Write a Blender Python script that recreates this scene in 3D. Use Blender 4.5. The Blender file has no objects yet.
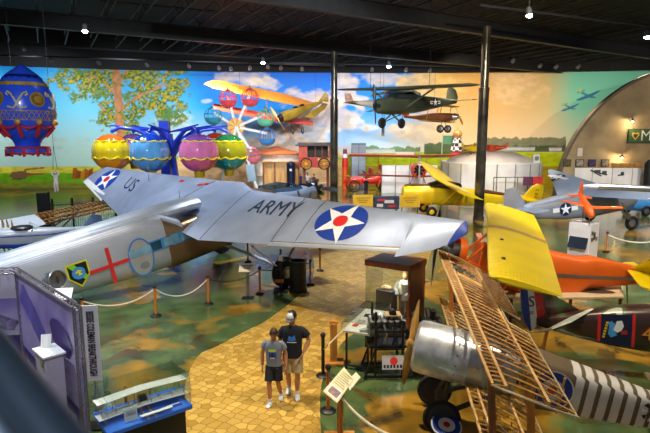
import bpy, math, random
import numpy as np
from mathutils import Vector as V, Matrix as MX, geometry

random.seed(7)
SC = bpy.context.scene
COL = SC.collection
H, F = 5.3, 520.0
PIT = math.atan(78.5 / F)
CP, SP = math.cos(PIT), math.sin(PIT)

# ---- placing: where in the hall a point seen in the photograph stands
def ray(px, py):
    a, b = (px - 325) / F, (216.5 - py) / F
    return V((a, CP + b * SP, -SP + b * CP))
def U(px, py, z):
    r = ray(px, py); return V((0, 0, H)) + r * ((z - H) / r.z)
def D(px, py, d):
    r = ray(px, py); return V((0, 0, H)) + r * (d / r.y)
def G(px, py): return U(px, py, 0.0)

# ---- materials
def lin(c):
    if isinstance(c, str):
        c = c.lstrip('#'); c = [int(c[i:i + 2], 16) / 255 for i in (0, 2, 4)]
    return tuple((x / 12.92 if x <= .04045 else ((x + .055) / 1.055) ** 2.4) for x in c)
MATS = {}
def mat(name, col='#808080', rough=.5, metal=0.0, var=.12, vs=3.0, bump=0.0, bs=30.0, coat=0.0, spec=.5, emit=0.0, col2=None):
    if name in MATS: return MATS[name]
    m = bpy.data.materials.new(name); m.use_nodes = True
    nt = m.node_tree; N = nt.nodes; L = nt.links
    b = N['Principled BSDF']
    c = lin(col); d = lin(col2) if col2 else tuple(min(1, x * (1 + var)) for x in c)
    c1 = c if col2 else tuple(x * (1 - var) for x in c)
    tc = N.new('ShaderNodeTexCoord')
    no = N.new('ShaderNodeTexNoise'); no.inputs['Scale'].default_value = vs; no.inputs['Detail'].default_value = 5
    L.new(tc.outputs['Object'], no.inputs['Vector'])
    rp = N.new('ShaderNodeValToRGB')
    rp.color_ramp.elements[0].position = .35; rp.color_ramp.elements[1].position = .65
    rp.color_ramp.elements[0].color = (*c1, 1); rp.color_ramp.elements[1].color = (*d, 1)
    L.new(no.outputs['Fac'], rp.inputs['Fac']); L.new(rp.outputs['Color'], b.inputs['Base Color'])
    b.inputs['Roughness'].default_value = rough; b.inputs['Metallic'].default_value = metal
    b.inputs['Coat Weight'].default_value = coat; b.inputs['Coat Roughness'].default_value = .08
    b.inputs['Specular IOR Level'].default_value = spec
    if emit:
        b.inputs['Emission Color'].default_value = (*c, 1); b.inputs['Emission Strength'].default_value = emit
    if bump:
        n2 = N.new('ShaderNodeTexNoise'); n2.inputs['Scale'].default_value = bs
        L.new(tc.outputs['Object'], n2.inputs['Vector'])
        bp = N.new('ShaderNodeBump'); bp.inputs['Strength'].default_value = bump; bp.inputs['Distance'].default_value = .01
        L.new(n2.outputs['Fac'], bp.inputs['Height']); L.new(bp.outputs['Normal'], b.inputs['Normal'])
    MATS[name] = m
    return m
def wood(name, c1, c2, axis='Z', scale=6, rough=.4, coat=.2):
    m = bpy.data.materials.new(name); m.use_nodes = True; MATS[name] = m
    nt = m.node_tree; N = nt.nodes; L = nt.links; b = N['Principled BSDF']
    tc = N.new('ShaderNodeTexCoord'); mp = N.new('ShaderNodeMapping')
    s = {'X': (.15, 1, 1), 'Y': (1, .15, 1), 'Z': (1, 1, .15)}[axis]
    mp.inputs['Scale'].default_value = s
    no = N.new('ShaderNodeTexNoise'); no.inputs['Scale'].default_value = scale; no.inputs['Detail'].default_value = 6; no.inputs['Distortion'].default_value = .8
    rp = N.new('ShaderNodeValToRGB'); rp.color_ramp.elements[0].position = .35; rp.color_ramp.elements[1].position = .65
    rp.color_ramp.elements[0].color = (*lin(c1), 1); rp.color_ramp.elements[1].color = (*lin(c2), 1)
    L.new(tc.outputs['Object'], mp.inputs['Vector']); L.new(mp.outputs['Vector'], no.inputs['Vector'])
    L.new(no.outputs['Fac'], rp.inputs['Fac']); L.new(rp.outputs['Color'], b.inputs['Base Color'])
    b.inputs['Roughness'].default_value = rough; b.inputs['Coat Weight'].default_value = coat
    return m
def ribbed(name, col, axis=1, freq=14.0, strength=.6, rough=.33, metal=.8, var=.1, dist=.012):
    """sheet metal or fabric with fine ribs running across the given local axis"""
    m = mat(name, col, rough, metal, var, 1.2); nt = m.node_tree; N = nt.nodes; L = nt.links; b = N['Principled BSDF']
    tc = N.new('ShaderNodeTexCoord'); w = N.new('ShaderNodeTexWave')
    w.bands_direction = 'XYZ'[axis]; w.inputs['Scale'].default_value = freq / 3.1416 / 2 * 1.0; w.inputs['Distortion'].default_value = 0
    w.wave_profile = 'SIN'
    L.new(tc.outputs['Object'], w.inputs['Vector'])
    bp = N.new('ShaderNodeBump'); bp.inputs['Strength'].default_value = strength; bp.inputs['Distance'].default_value = dist
    L.new(w.outputs['Fac'], bp.inputs['Height']); L.new(bp.outputs['Normal'], b.inputs['Normal'])
    return m
def glassy(name, tint='#e8f2f2', refl=.12, rough=.03):
    m = bpy.data.materials.new(name); m.use_nodes = True; MATS[name] = m
    nt = m.node_tree; N = nt.nodes; L = nt.links; N.clear()
    o = N.new('ShaderNodeOutputMaterial'); mx = N.new('ShaderNodeMixShader'); t = N.new('ShaderNodeBsdfTransparent'); g = N.new('ShaderNodeBsdfGlossy')
    lw = N.new('ShaderNodeLayerWeight'); lw.inputs['Blend'].default_value = .3
    ma = N.new('ShaderNodeMath'); ma.operation = 'MULTIPLY_ADD'; ma.inputs[1].default_value = .30; ma.inputs[2].default_value = refl * .4
    nz = N.new('ShaderNodeTexNoise'); nz.inputs['Scale'].default_value = 3
    t.inputs['Color'].default_value = (*lin(tint), 1); g.inputs['Roughness'].default_value = rough
    L.new(lw.outputs['Fresnel'], ma.inputs[0]); L.new(ma.outputs[0], mx.inputs[0])
    L.new(t.outputs[0], mx.inputs[1]); L.new(g.outputs[0], mx.inputs[2]); L.new(mx.outputs[0], o.inputs['Surface'])
    return m

# ---- objects
WM = {}
def tag(o, label=None, cat=None, group=None, kind=None):
    if label: o['label'] = label
    if cat: o['category'] = cat
    if group: o['group'] = group
    if kind: o['kind'] = kind
    return o
def thing(name, label, cat, loc=(0, 0, 0), rot=None, group=None):
    o = bpy.data.objects.new(name, None); COL.objects.link(o); o.empty_display_size = .2
    m = MX.Translation(V(loc)) @ (rot.to_4x4() if rot is not None else MX.Identity(4))
    o.matrix_world = m; WM[o.name] = m
    return tag(o, label, cat, group)
def rotz(a): return MX.Rotation(a, 3, 'Z')
def pose(fwd, pitch=0, roll=0):
    """rotation with local x along the ground direction fwd, nose raised by pitch"""
    return (rotz(math.atan2(fwd[1], fwd[0])) @ MX.Rotation(-pitch, 3, 'Y') @ MX.Rotation(roll, 3, 'X'))
def frame(loc, rot): return MX.Translation(V(loc)) @ rot.to_4x4()

class MB:
    def __init__(s, fr=None): s.v = []; s.f = []; s.m = []; s.s = []; s.fr = fr
    def add(s, vs, fs, smooth=False, mi=0):
        b = len(s.v)
        for p in vs:
            p = V(p); s.v.append(s.fr @ p if s.fr is not None else p)
        for f in fs: s.f.append([i + b for i in f]); s.m.append(mi); s.s.append(smooth)
        return s
    def box(s, c, size, rot=None, mi=0):
        c = V(c); hx, hy, hz = [q / 2 for q in size]; R = rot if rot is not None else MX.Identity(3)
        vs = [c + R @ V((x * hx, y * hy, z * hz)) for x in (-1, 1) for y in (-1, 1) for z in (-1, 1)]
        return s.add(vs, [(0, 1, 3, 2), (4, 6, 7, 5), (0, 4, 5, 1), (2, 3, 7, 6), (0, 2, 6, 4), (1, 5, 7, 3)], False, mi)
    def beam(s, p0, p1, w, h, up=(0, 0, 1), mi=0):
        p0, p1 = V(p0), V(p1); d = (p1 - p0).normalized(); sd = d.cross(V(up))
        if sd.length < 1e-4: sd = d.cross(V((1, 0, 0)))
        sd.normalize(); u = sd.cross(d)
        vs = [p + sd * (a * w / 2) + u * (b * h / 2) for p in (p0, p1) for a, b in ((-1, -1), (1, -1), (1, 1), (-1, 1))]
        return s.add(vs, [(0, 1, 2, 3), (7, 6, 5, 4), (0, 4, 5, 1), (1, 5, 6, 2), (2, 6, 7, 3), (3, 7, 4, 0)], False, mi)
    def loft(s, rings, caps=True, closed=True, smooth=True, mi=0, loop=False):
        n = len(rings[0]); vs = [p for r in rings for p in r]; fs = []
        R = len(rings)
        for i in range(R if loop else R - 1):
            for j in range(n if closed else n - 1):
                a, b = i * n + j, i * n + (j + 1) % n; c, d = ((i + 1) % R) * n + (j + 1) % n, ((i + 1) % R) * n + j
                fs.append((a, b, c, d))
        s.add(vs, fs, smooth, mi)
        if caps and not loop:
            s.add(rings[0], [tuple(range(n))[::-1]], False, mi); s.add(rings[-1], [tuple(range(n))], False, mi)
        return s
    def tube(s, pts, r, n=8, caps=True, mi=0, loop=False, flat=1.0):
        pts = [V(p) for p in pts]; k = len(pts); rs = r if isinstance(r, (list, tuple)) else [r] * k
        rings = []; u = None
        for i, p in enumerate(pts):
            if loop: t = pts[(i + 1) % k] - pts[i - 1]
            else: t = pts[min(i + 1, k - 1)] - pts[max(i - 1, 0)]
            t = t.normalized() if t.length > 1e-9 else V((0, 0, 1))
            if u is None:
                u = t.orthogonal() if abs(t.z) > .9 else t.cross(V((0, 0, 1)))
            u = (u - t * u.dot(t)).normalized(); w = t.cross(u)
            rings.append([p + (u * math.cos(q) * flat + w * math.sin(q)) * rs[i] for q in [2 * math.pi * j / n for j in range(n)]])
        return s.loft(rings, caps, True, True, mi, loop)
    def cyl(s, p0, p1, r, r1=None, n=16, mi=0, smooth=True):
        return s.tube([p0, p1], [r, r if r1 is None else r1], n, True, mi)
    def lathe(s, prof, o=(0, 0, 0), axis=(0, 0, 1), n=24, caps=True, mi=0, flut=None):
        a = V(axis).normalized(); u = a.orthogonal().normalized(); w = a.cross(u); o = V(o); rings = []
        for r, h in prof:
            rings.append([o + a * h + (u * math.cos(q) + w * math.sin(q)) * max(r, 1e-4) * (flut(q) if flut else 1) for q in [2 * math.pi * j / n for j in range(n)]])
        return s.loft(rings, caps, True, True, mi)
    def ell(s, c, r, rot=None, n=16, m=10, mi=0):
        R = rot if rot is not None else MX.Identity(3); c = V(c)
        if not isinstance(r, (list, tuple)): r = (r, r, r)
        rings = [[c + R @ V((r[0] * math.sin(t) * math.cos(q), r[1] * math.sin(t) * math.sin(q), r[2] * math.cos(t))) for q in [2 * math.pi * j / n for j in range(n)]] for t in [max(.03, min(math.pi - .03, math.pi * i / m)) for i in range(m + 1)]]
        return s.loft(rings, True, True, True, mi)
    def torus(s, c, axis, R, r, n=28, k=8, mi=0):
        a = V(axis).normalized(); u = a.orthogonal().normalized(); w = a.cross(u); c = V(c)
        return s.tube([c + (u * math.cos(q) + w * math.sin(q)) * R for q in [2 * math.pi * j / n for j in range(n)]], r, k, False, mi, True)
    def prism(s, poly, vec, mi=0):
        poly = [V(p) for p in poly]; vec = V(vec); n = len(poly)
        s.add(poly + [p + vec for p in poly], [tuple(range(n))[::-1], tuple(range(n, 2 * n))] + [(i, (i + 1) % n, n + (i + 1) % n, n + i) for i in range(n)], False, mi)
        return s
    def wing(s, secs, n=1, mi=0, up=(0, 0, 1), smooth=True):
        """secs: (leading edge, trailing edge, height above chord, depth below chord)"""
        cs = [1, .85, .65, .45, .28, .14, .05, .01]
        sh = lambda c: 2.45 * math.sqrt(c) * (1 - c) ** 1.05 + .04 * (1 - c)
        rings = []; secs = [tuple(V(q[k]) if k < 2 else q[k] for k in range(4)) for q in secs]
        if n > 1: secs = [tuple(secs[i][k] + (secs[i + 1][k] - secs[i][k]) * (j / n) for k in range(4)) for i in range(len(secs) - 1) for j in range(n)] + [secs[-1]]
        for le, te, tu, tl in secs:
            le, te = V(le), V(te); ch = te - le; u = V(up) if not isinstance(up, str) else V((0, 0, 1))
            u = (u - ch * (u.dot(ch) / max(ch.length_squared, 1e-9))).normalized()
            top = [le + ch * c + u * (tu * min(1, sh(c))) for c in cs]
            bot = [le + ch * c - u * (tl * min(1, sh(c))) for c in cs[::-1][:-1]]
            rings.append(top + [le.copy()] + bot)
        return s.loft(rings, True, True, smooth, mi)
    def fus(s, st, n=20, mi=0, caps=True):
        """st: (x, half width, z bottom, z top, squareness, y centre) stations along local x"""
        rings = []
        for q in st:
            x, w, zb, zt, e = q[:5]; yc = q[5] if len(q) > 5 else 0; zc, hh = (zb + zt) / 2, (zt - zb) / 2
            ring = []
            for j in range(n):
                a = 2 * math.pi * (j + .5) / n; c, d = math.cos(a), math.sin(a)
                ring.append(V((x, yc + w * math.copysign(abs(c) ** (2 / e), c), zc + hh * math.copysign(abs(d) ** (2 / e), d))))
            rings.append(ring)
        return s.loft(rings, caps, True, True, mi)
    def build(s, name, mats, parent=None, bevel=0, label=None, cat=None, group=None, kind=None, base=None, recalc=True):
        if not isinstance(mats, (list, tuple)): mats = [mats]
        me = bpy.data.meshes.new(name)
        pts = s.v
        if parent is not None:
            inv = WM[parent.name].inverted(); loc = None
        else:
            if base is None:
                lo = [min(p[i] for p in pts) for i in range(3)]; hi = [max(p[i] for p in pts) for i in range(3)]
                base = ((lo[0] + hi[0]) / 2, (lo[1] + hi[1]) / 2, lo[2])
            inv = MX.Translation(-V(base))
        me.from_pydata([tuple(inv @ p) for p in pts], [], s.f)
        for m in mats: me.materials.append(m)
        me.polygons.foreach_set('material_index', s.m); me.polygons.foreach_set('use_smooth', s.s)
        if recalc:
            import bmesh
            bm = bmesh.new(); bm.from_mesh(me); bmesh.ops.remove_doubles(bm, verts=bm.verts, dist=1e-5)
            bmesh.ops.recalc_face_normals(bm, faces=bm.faces); bm.to_mesh(me); bm.free()
        try: me.set_sharp_from_angle(angle=math.radians(38))
        except Exception: pass
        o = bpy.data.objects.new(name, me); COL.objects.link(o)
        if parent is not None:
            o.parent = parent; WM[o.name] = WM[parent.name].copy()
        else:
            o.location = base; WM[o.name] = MX.Translation(V(base))
        if bevel:
            b = o.modifiers.new('bevel', 'BEVEL'); b.width = bevel; b.segments = 2; b.limit_method = 'ANGLE'
        return tag(o, label, cat, group, kind)

from mathutils.bvhtree import BVHTree
def drop_on(mb, fn, off, dirn=(0, 0, -1), back=1.2):
    """fn's points pushed along dirn onto the surface held in mb, then lifted off it"""
    t = BVHTree.FromPolygons([tuple(p) for p in mb.v], [f for f in mb.f]); dirn = V(dirn).normalized()
    def g(u, v):
        p = fn(u, v); h = t.ray_cast(p - dirn * back, dirn)
        return (h[0] if h[0] is not None else p) - dirn * off
    return g
def kids(o): return [c for c in bpy.data.objects if c.parent == o]
def dup(root, loc, rot=None, label=None, group=None):
    """a copy of a thing with copies of its parts and sub-parts"""
    r = root.copy(); COL.objects.link(r)
    m = MX.Translation(V(loc)) @ (rot.to_4x4() if rot is not None else WM[root.name].to_3x3().to_4x4())
    r.matrix_world = m; WM[r.name] = m
    if label: r['label'] = label
    if group: r['group'] = group
    for ch in list(root.children):
        c = ch.copy(); COL.objects.link(c); c.parent = r; WM[c.name] = m.copy()
        for g in list(ch.children):
            d = g.copy(); COL.objects.link(d); d.parent = c; WM[d.name] = m.copy()
    return r

# ---- flat markings laid on a surface: fn maps (u, v) to a point
def sub_tris(tris, mx):
    out = []; st = list(tris)
    while st:
        t = st.pop(); e = [(t[i] - t[(i + 1) % 3]).length for i in range(3)]; k = e.index(max(e))
        if e[k] <= mx or len(out) + len(st) > 3000: out.append(t); continue
        a, b, c = t[k], t[(k + 1) % 3], t[(k + 2) % 3]; m = (a + b) / 2
        st += [(a, m, c), (m, b, c)]
    return out
def decal(mb, poly, fn, mx=.2, mi=0):
    pts = [V((p[0], p[1], 0)) for p in poly]
    tr = geometry.tessellate_polygon([pts])
    for t in sub_tris([tuple(pts[i] for i in q) for q in tr], mx):
        mb.add([fn(p.x, p.y) for p in t], [(0, 1, 2)], False, mi)
    return mb
def circ(cx, cy, r, n=28, ry=None): return [(cx + r * math.cos(2 * math.pi * i / n), cy + (ry or r) * math.sin(2 * math.pi * i / n)) for i in range(n)]
def star(cx, cy, r, ri=.382, a0=math.pi / 2): return [(cx + (r if i % 2 == 0 else r * ri) * math.cos(a0 + i * math.pi / 5), cy + (r if i % 2 == 0 else r * ri) * math.sin(a0 + i * math.pi / 5)) for i in range(10)]
def rect(x0, y0, x1, y1): return [(x0, y0), (x1, y0), (x1, y1), (x0, y1)]
def text_tris(txt, size=1.0, bold=0.0):
    cu = bpy.data.curves.new('t', 'FONT'); cu.body = txt; cu.size = size; cu.offset = bold; cu.resolution_u = 3; cu.align_x = 'CENTER'; cu.align_y = 'CENTER'
    o = bpy.data.objects.new('t', cu); COL.objects.link(o)
    dg = bpy.context.evaluated_depsgraph_get(); me = bpy.data.meshes.new_from_object(o.evaluated_get(dg))
    vs = [v.co.copy() for v in me.vertices]; fs = [tuple(p.vertices) for p in me.polygons]
    bpy.data.objects.remove(o); bpy.data.curves.remove(cu); bpy.data.meshes.remove(me)
    return vs, fs
def text_on(mb, txt, size, fn, mi=0, sx=1.0, bold=0.0):
    vs, fs = text_tris(txt, size, bold)
    mb.add([fn(v.x * sx, v.y) for v in vs], fs, False, mi); return mb
def plane_fn(o, ux, uy, off=.004):
    o, ux, uy = V(o), V(ux).normalized(), V(uy).normalized(); n = ux.cross(uy) * off
    return lambda u, v: o + ux * u + uy * v + n

# ---- common materials
black = mat('black_paint', '#141416', .45, 0, .2, 4)
dark_metal = mat('dark_metal', '#2a2b2e', .4, .6, .2, 4)
steel = mat('steel', '#a8acb0', .3, .9, .1, 6)
chrome = mat('chrome', '#cfd3d6', .12, 1, .05, 4)
rubber = mat('rubber', '#17171a', .75, 0, .15, 9)
white_paint = mat('white_paint', '#e8e8e6', .45, 0, .04, 3)
cream = mat('cream_cloth', '#d8cfae', .8, 0, .08, 6)
yellow_paint = mat('yellow_paint', '#e6c80e', .32, 0, .06, 2, coat=.3)
orange_paint = mat('orange_paint', '#e25a10', .35, 0, .08, 2, coat=.3)
red_paint = mat('red_paint', '#c02418', .35, 0, .1, 3, coat=.2)
blue_paint = mat('blue_paint', '#1a3fa8', .35, 0, .08, 3, coat=.2)
insignia_blue = mat('insignia_blue', '#1e3f9e', .4, 0, .05, 3)
insignia_white = mat('insignia_white', '#eef0f2', .4, 0, .03, 3)
insignia_red = mat('insignia_red', '#d22a2a', .4, 0, .05, 3)
navy = mat('navy_paint', '#131c3e', .4, 0, .1, 3)
honey_wood = wood('honey_wood', '#b8772a', '#d99a44', 'Z', 7)
post_wood = wood('post_wood', '#b4641c', '#d08430', 'Z', 7)
red_wood = wood('mahogany', '#6e2f16', '#8f451f', 'Z', 6, .35, .4)
rib_wood = wood('spruce', '#b98a4c', '#d9b376', 'X', 9, .5, .1)
prop_wood = wood('prop_wood', '#c88838', '#e8b866', 'Z', 12, .25, .6)
glass = glassy('glass', '#f7fbfa', .03, .02)
lamp_glow = mat('lamp_glow', '#cfe2ff', .5, 0, 0.01, 1, emit=60)
# =====================================================================  THE HALL
FLX, FLY = 19, 11
def node_floor():
    m = bpy.data.materials.new('painted_floor'); m.use_nodes = True
    nt = m.node_tree; N = nt.nodes; L = nt.links; b = N['Principled BSDF']
    tc0 = N.new('ShaderNodeTexCoord'); mp0 = N.new('ShaderNodeMapping'); mp0.inputs['Location'].default_value = (FLX, FLY, 0); L.new(tc0.outputs['Object'], mp0.inputs['Vector'])
    def noise(sc, det=5, dist=0.0):
        n = N.new('ShaderNodeTexNoise'); n.inputs['Scale'].default_value = sc; n.inputs['Detail'].default_value = det; n.inputs['Distortion'].default_value = dist
        L.new(mp0.outputs[0], n.inputs['Vector']); return n.outputs['Fac']
    def ramp(f, p0, c0, p1, c1):
        r = N.new('ShaderNodeValToRGB'); r.color_ramp.elements[0].position = p0; r.color_ramp.elements[1].position = p1
        r.color_ramp.elements[0].color = (*lin(c0), 1); r.color_ramp.elements[1].color = (*lin(c1), 1); L.new(f, r.inputs['Fac']); return r.outputs['Color']
    def mix(f, a, c):
        x = N.new('ShaderNodeMix'); x.data_type = 'RGBA'; L.new(f, x.inputs[0]); L.new(a, x.inputs[6]); L.new(c, x.inputs[7]); return x.outputs[2]
    green = ramp(noise(1.3, 8), .3, '#2e3f24', .7, '#5c7444')
    ochre = ramp(noise(.9, 6), .35, '#7a5c18', .68, '#b88c2c')
    mask = ramp(noise(.33, 3, .6), .50, '#000000', .56, '#ffffff')
    base = mix(mask, green, ochre)
    brown = ramp(noise(2.2, 4), .3, '#3c2f18', .7, '#5a4a22')
    m2 = ramp(noise(.55, 5, 1.0), .60, '#000000', .66, '#ffffff')
    L.new(mix(m2, base, brown), b.inputs['Base Color'])
    b.inputs['Roughness'].default_value = .22; b.inputs['Coat Weight'].default_value = .4; b.inputs['Coat Roughness'].default_value = .12
    return m
def node_bricks():
    m = bpy.data.materials.new('yellow_cobbles'); m.use_nodes = True
    nt = m.node_tree; N = nt.nodes; L = nt.links; b = N['Principled BSDF']
    tc = N.new('ShaderNodeTexCoord'); mp = N.new('ShaderNodeMapping'); mp.inputs['Scale'].default_value = (4.9, 5.3, 1); mp.inputs['Rotation'].default_value = (0, 0, .5)
    L.new(tc.outputs['Object'], mp.inputs['Vector'])
    v = N.new('ShaderNodeTexVoronoi'); v.voronoi_dimensions = '2D'; v.feature = 'DISTANCE_TO_EDGE'; v.inputs['Scale'].default_value = 1; v.inputs['Randomness'].default_value = .62
    c = N.new('ShaderNodeTexVoronoi'); c.voronoi_dimensions = '2D'; c.inputs['Scale'].default_value = 1; c.inputs['Randomness'].default_value = .62
    L.new(mp.outputs[0], v.inputs['Vector']); L.new(mp.outputs[0], c.inputs['Vector'])
    r = N.new('ShaderNodeValToRGB'); r.color_ramp.elements[0].color = (*lin('#ae8834'), 1); r.color_ramp.elements[1].color = (*lin('#dcb65a'), 1)
    sp = N.new('ShaderNodeSeparateColor'); L.new(c.outputs['Color'], sp.inputs[0]); L.new(sp.outputs[0], r.inputs['Fac'])
    e = N.new('ShaderNodeValToRGB'); e.color_ramp.elements[0].position = .015; e.color_ramp.elements[1].position = .07
    L.new(v.outputs['Distance'], e.inputs['Fac'])
    x = N.new('ShaderNodeMix'); x.data_type = 'RGBA'; x.inputs[6].default_value = (*lin('#8a6a2e'), 1)
    L.new(e.outputs['Color'], x.inputs[0]); L.new(r.outputs['Color'], x.inputs[7])
    n = N.new('ShaderNodeTexNoise'); n.inputs['Scale'].default_value = .5; L.new(tc.outputs['Object'], n.inputs['Vector'])
    y = N.new('ShaderNodeMix'); y.data_type = 'RGBA'; y.blend_type = 'MULTIPLY'; y.inputs[0].default_value = .45
    n2 = N.new('ShaderNodeValToRGB'); n2.color_ramp.elements[0].color = (.55, .5, .4, 1); n2.color_ramp.elements[1].color = (1, 1, 1, 1); L.new(n.outputs['Fac'], n2.inputs['Fac'])
    L.new(x.outputs[2], y.inputs[6]); L.new(n2.outputs['Color'], y.inputs[7]); L.new(y.outputs[2], b.inputs['Base Color'])
    bp = N.new('ShaderNodeBump'); bp.inputs['Strength'].default_value = .25; bp.inputs['Distance'].default_value = .01
    L.new(e.outputs['Color'], bp.inputs['Height']); L.new(bp.outputs['Normal'], b.inputs['Normal'])
    b.inputs['Roughness'].default_value = .38; b.inputs['Coat Weight'].default_value = .15; b.inputs['Coat Roughness'].default_value = .2
    return m
MB().box((0, 32, -.1), (110, 76, .2)).build('floor', node_floor(), kind='structure', base=(0, 0, 0))
pth = [(172, 470), (182, 425), (185, 400), (186, 382), (198, 356), (218, 346), (246, 331), (269, 319), (302, 293), (311, 283), (314, 262), (305, 240), (300, 215), (440, 212), (432, 250), (420, 285), (400, 318), (350, 336), (326, 372), (320, 400), (322, 440), (326, 470)]
P = [G(*p) for p in pth]
sm = []
for i in range(len(P)):
    a, b, c, d = P[i - 1], P[i], P[(i + 1) % len(P)], P[(i + 2) % len(P)]
    if 1 < i < 12 or 14 < i < 20:
        for t in (0, .25, .5, .75): sm.append(.5 * ((2 * b) + (c - a) * t + (2 * a - 5 * b + 4 * c - d) * t * t + (3 * b - a - 3 * c + d) * t ** 3))
    else: sm.append(b)
mb = MB(); tr = geometry.tessellate_polygon([[V((p.x, p.y, 0)) for p in sm]])
mb.add([(p.x, p.y, .006) for p in sm], [tuple(t) for t in tr])
tag(mb.build('path', node_bricks(), kind='structure', base=(0, 0, 0)))

# ---- the painted wall
def wall_d(px): return 58 - 6 * np.minimum(1.5, ((px - 400) / 400.0) ** 2)
rng = np.random.RandomState(3)
LAT = [rng.rand(97, 97) for _ in range(8)]
def vn(x, y, k=0):
    L = LAT[k % 8]; xi = np.floor(x).astype(int); yi = np.floor(y).astype(int); fx = x - xi; fy = y - yi
    fx = fx * fx * (3 - 2 * fx); fy = fy * fy * (3 - 2 * fy); g = lambda a, b: L[a % 97, b % 97]
    return (g(xi, yi) * (1 - fx) + g(xi + 1, yi) * fx) * (1 - fy) + (g(xi, yi + 1) * (1 - fx) + g(xi + 1, yi + 1) * fx) * fy
def fbm(x, y, k=0, o=4):
    s = 0; a = .5; t = 0
    for i in range(o): s = s + a * vn(x * 2 ** i + 13.7 * i, y * 2 ** i + 5.1 * i, k + i); t += a; a *= .5
    return s / t
def paint(X, Y):
    """the mural's own picture: colour at the place seen at photo column X, row Y"""
    def hexs(l): return np.array([lin(c) for c in l])
    kx = [-150, 30, 80, 180, 210, 330, 400, 440, 485, 545, 575, 800]
    top = hexs(['#3f86b0', '#2f7cb8', '#4a94bc', '#3a8cc8', '#1c6cc4', '#1664c4', '#2c82d0', '#cfa764', '#cfa066', '#b8a478', '#74b4a4', '#6cb2a8'])
    mid = hexs(['#6fa4b2', '#64a6c0', '#74b0c4', '#66acd0', '#3f94d8', '#3488d8', '#4c9fdc', '#d8b480', '#d0a878', '#bcaa84', '#7cb6a6', '#7ab8ac'])
    hor = hexs(['#a8b8a8', '#9fb8b0', '#a4bcb0', '#b6c8c0', '#c4d8e0', '#bcd6ea', '#d2dcdc', '#e4cfae', '#e0c8a6', '#d6c6b0', '#c8c8b4', '#b8ccc0'])
    I = lambda A: np.stack([np.interp(X, kx, A[:, i]) for i in range(3)], -1)
    t = np.clip((Y - 66) / 84, 0, 1)[..., None]
    c = np.where(t < .5, I(top) * (1 - 2 * t) + I(mid) * 2 * t, I(mid) * (2 - 2 * t) + I(hor) * (2 * t - 1))
    def lay(c, a, col): a = np.clip(a, 0, 1)[..., None]; return c * (1 - a) + np.array(lin(col)) * a if isinstance(col, str) else c * (1 - a) + col * a
    n = fbm(X / 14, Y / 9, 1)
    def blob(cx, cy, rx, ry): return 1 - np.sqrt(((X - cx) / rx) ** 2 + ((Y - cy) / ry) ** 2)
    for cx, cy, rx, ry, col in ((246, 78, 26, 11, '#e8d6c4'), (268, 83, 16, 7, '#f2e2d0'), (222, 76, 14, 6, '#d8c8c0'), (312, 100, 30, 14, '#efd9c0'), (330, 116, 34, 20, '#f2dcc4'), (345, 90, 14, 22, '#f4e6d8'), (302, 132, 40, 10, '#eceae8'), (270, 148, 60, 14, '#ead8c6'), (206, 101, 8, 3, '#e8ecf0'), (358, 121, 8, 3.5, '#f4f4f2'), (372, 128, 12, 4, '#eef2f2'), (385, 78, 22, 10, '#e6dcd4'), (352, 100, 18, 8, '#e8e0da'), (430, 85, 40, 16, '#e6cc94'), (175, 128, 20, 14, '#c8dce0'), (320, 150, 60, 8, '#f0d8c4'), (420, 132, 50, 10, '#eedcc0'), (520, 90, 30, 26, '#d8c2a0'), (30, 140, 60, 14, '#a8bcb4')):
        a = np.clip((blob(cx, cy, rx, ry) + (n - .5) * 1.5) * 2.6, 0, .92)
        c = lay(c, a * (.75 + .5 * (n - .5)), np.array(lin(col)) * (.62 + .5 * np.clip(fbm(X / 6, Y / 4, 3)[..., None] + .02 * 0, 0, 1)) * np.array([1, .95, .9]))
    # ground
    edge = fbm(X / 9, X * 0 + 2, 2) * 3
    far = np.interp(X, [-150, 100, 130, 200, 330, 480, 560, 800], [167, 166, 160, 158, 153, 151, 152, 152])
    g = np.clip((Y - far) * 1.2, 0, 1)
    f1 = fbm(X / 5, Y / 2.2, 3)
    left = np.where((Y < 173)[..., None], np.array(lin('#b4aa52')), np.array(lin('#5f8a2c')))
    left = lay(left, (Y - 181) / 2, '#6e7434'); left = lay(left, (Y - 187) / 2, '#57502a')
    left = left * (.6 + .8 * f1[..., None])
    midc = np.broadcast_to(np.array(lin('#d9b48c')), left.shape) * (.75 + .5 * f1[..., None])
    rightc = np.where((Y < 166)[..., None], np.array(lin('#9aa63a')), np.array(lin('#8a7a34'))) * (.65 + .7 * f1[..., None])
    wl = np.clip((150 - X) / 30, 0, 1)[..., None]; wr = np.clip((X - 330) / 20, 0, 1)[..., None]
    c = lay(c, g, left * wl + (1 - wl) * (midc * (1 - wr) + rightc * wr))
    # tree lines
    for x0, x1, yt, yb, col in ((352, 420, 145, 152, '#5a7a4a'), (424, 452, 141, 154, '#2f4e2c'), (462, 492, 143, 154, '#3c5434'), (486, 566, 136, 151, '#5e6450'), (486, 566, 144, 152, '#38452e'), (150, 352, 155, 159, '#8fa07c')):
        a = ((X > x0) & (X < x1) & (Y < yb)) * np.clip((Y - yt - 5 * (1 - fbm(X / 4, X * 0, 4)) + 1) * 1.3, 0, 1)
        c = lay(c, a * .9, np.array(lin(col)) * (.6 + .8 * f1[..., None]))
    # silver bombers parked on the painted field
    for x0, x1, y0, y1 in ((497, 535, 147, 151), (549, 562, 148, 151), (365, 395, 149, 153)):
        a = ((X > x0) & (X < x1)) * np.clip(1.3 - abs(Y - (y0 + y1) / 2) / 2, 0, 1); c = lay(c, a * (.55 + .4 * f1), '#d0d0d4')
    # the big tree
    fo = fbm(X / 6, Y / 4.5, 5, 5); fc = vn(X / 1.7, Y / 1.5, 6) * .6 + vn(X / 4, Y / 3, 2) * .4; fk = vn(X / 1.5 + 40, Y / 1.3 + 9, 4)
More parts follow.
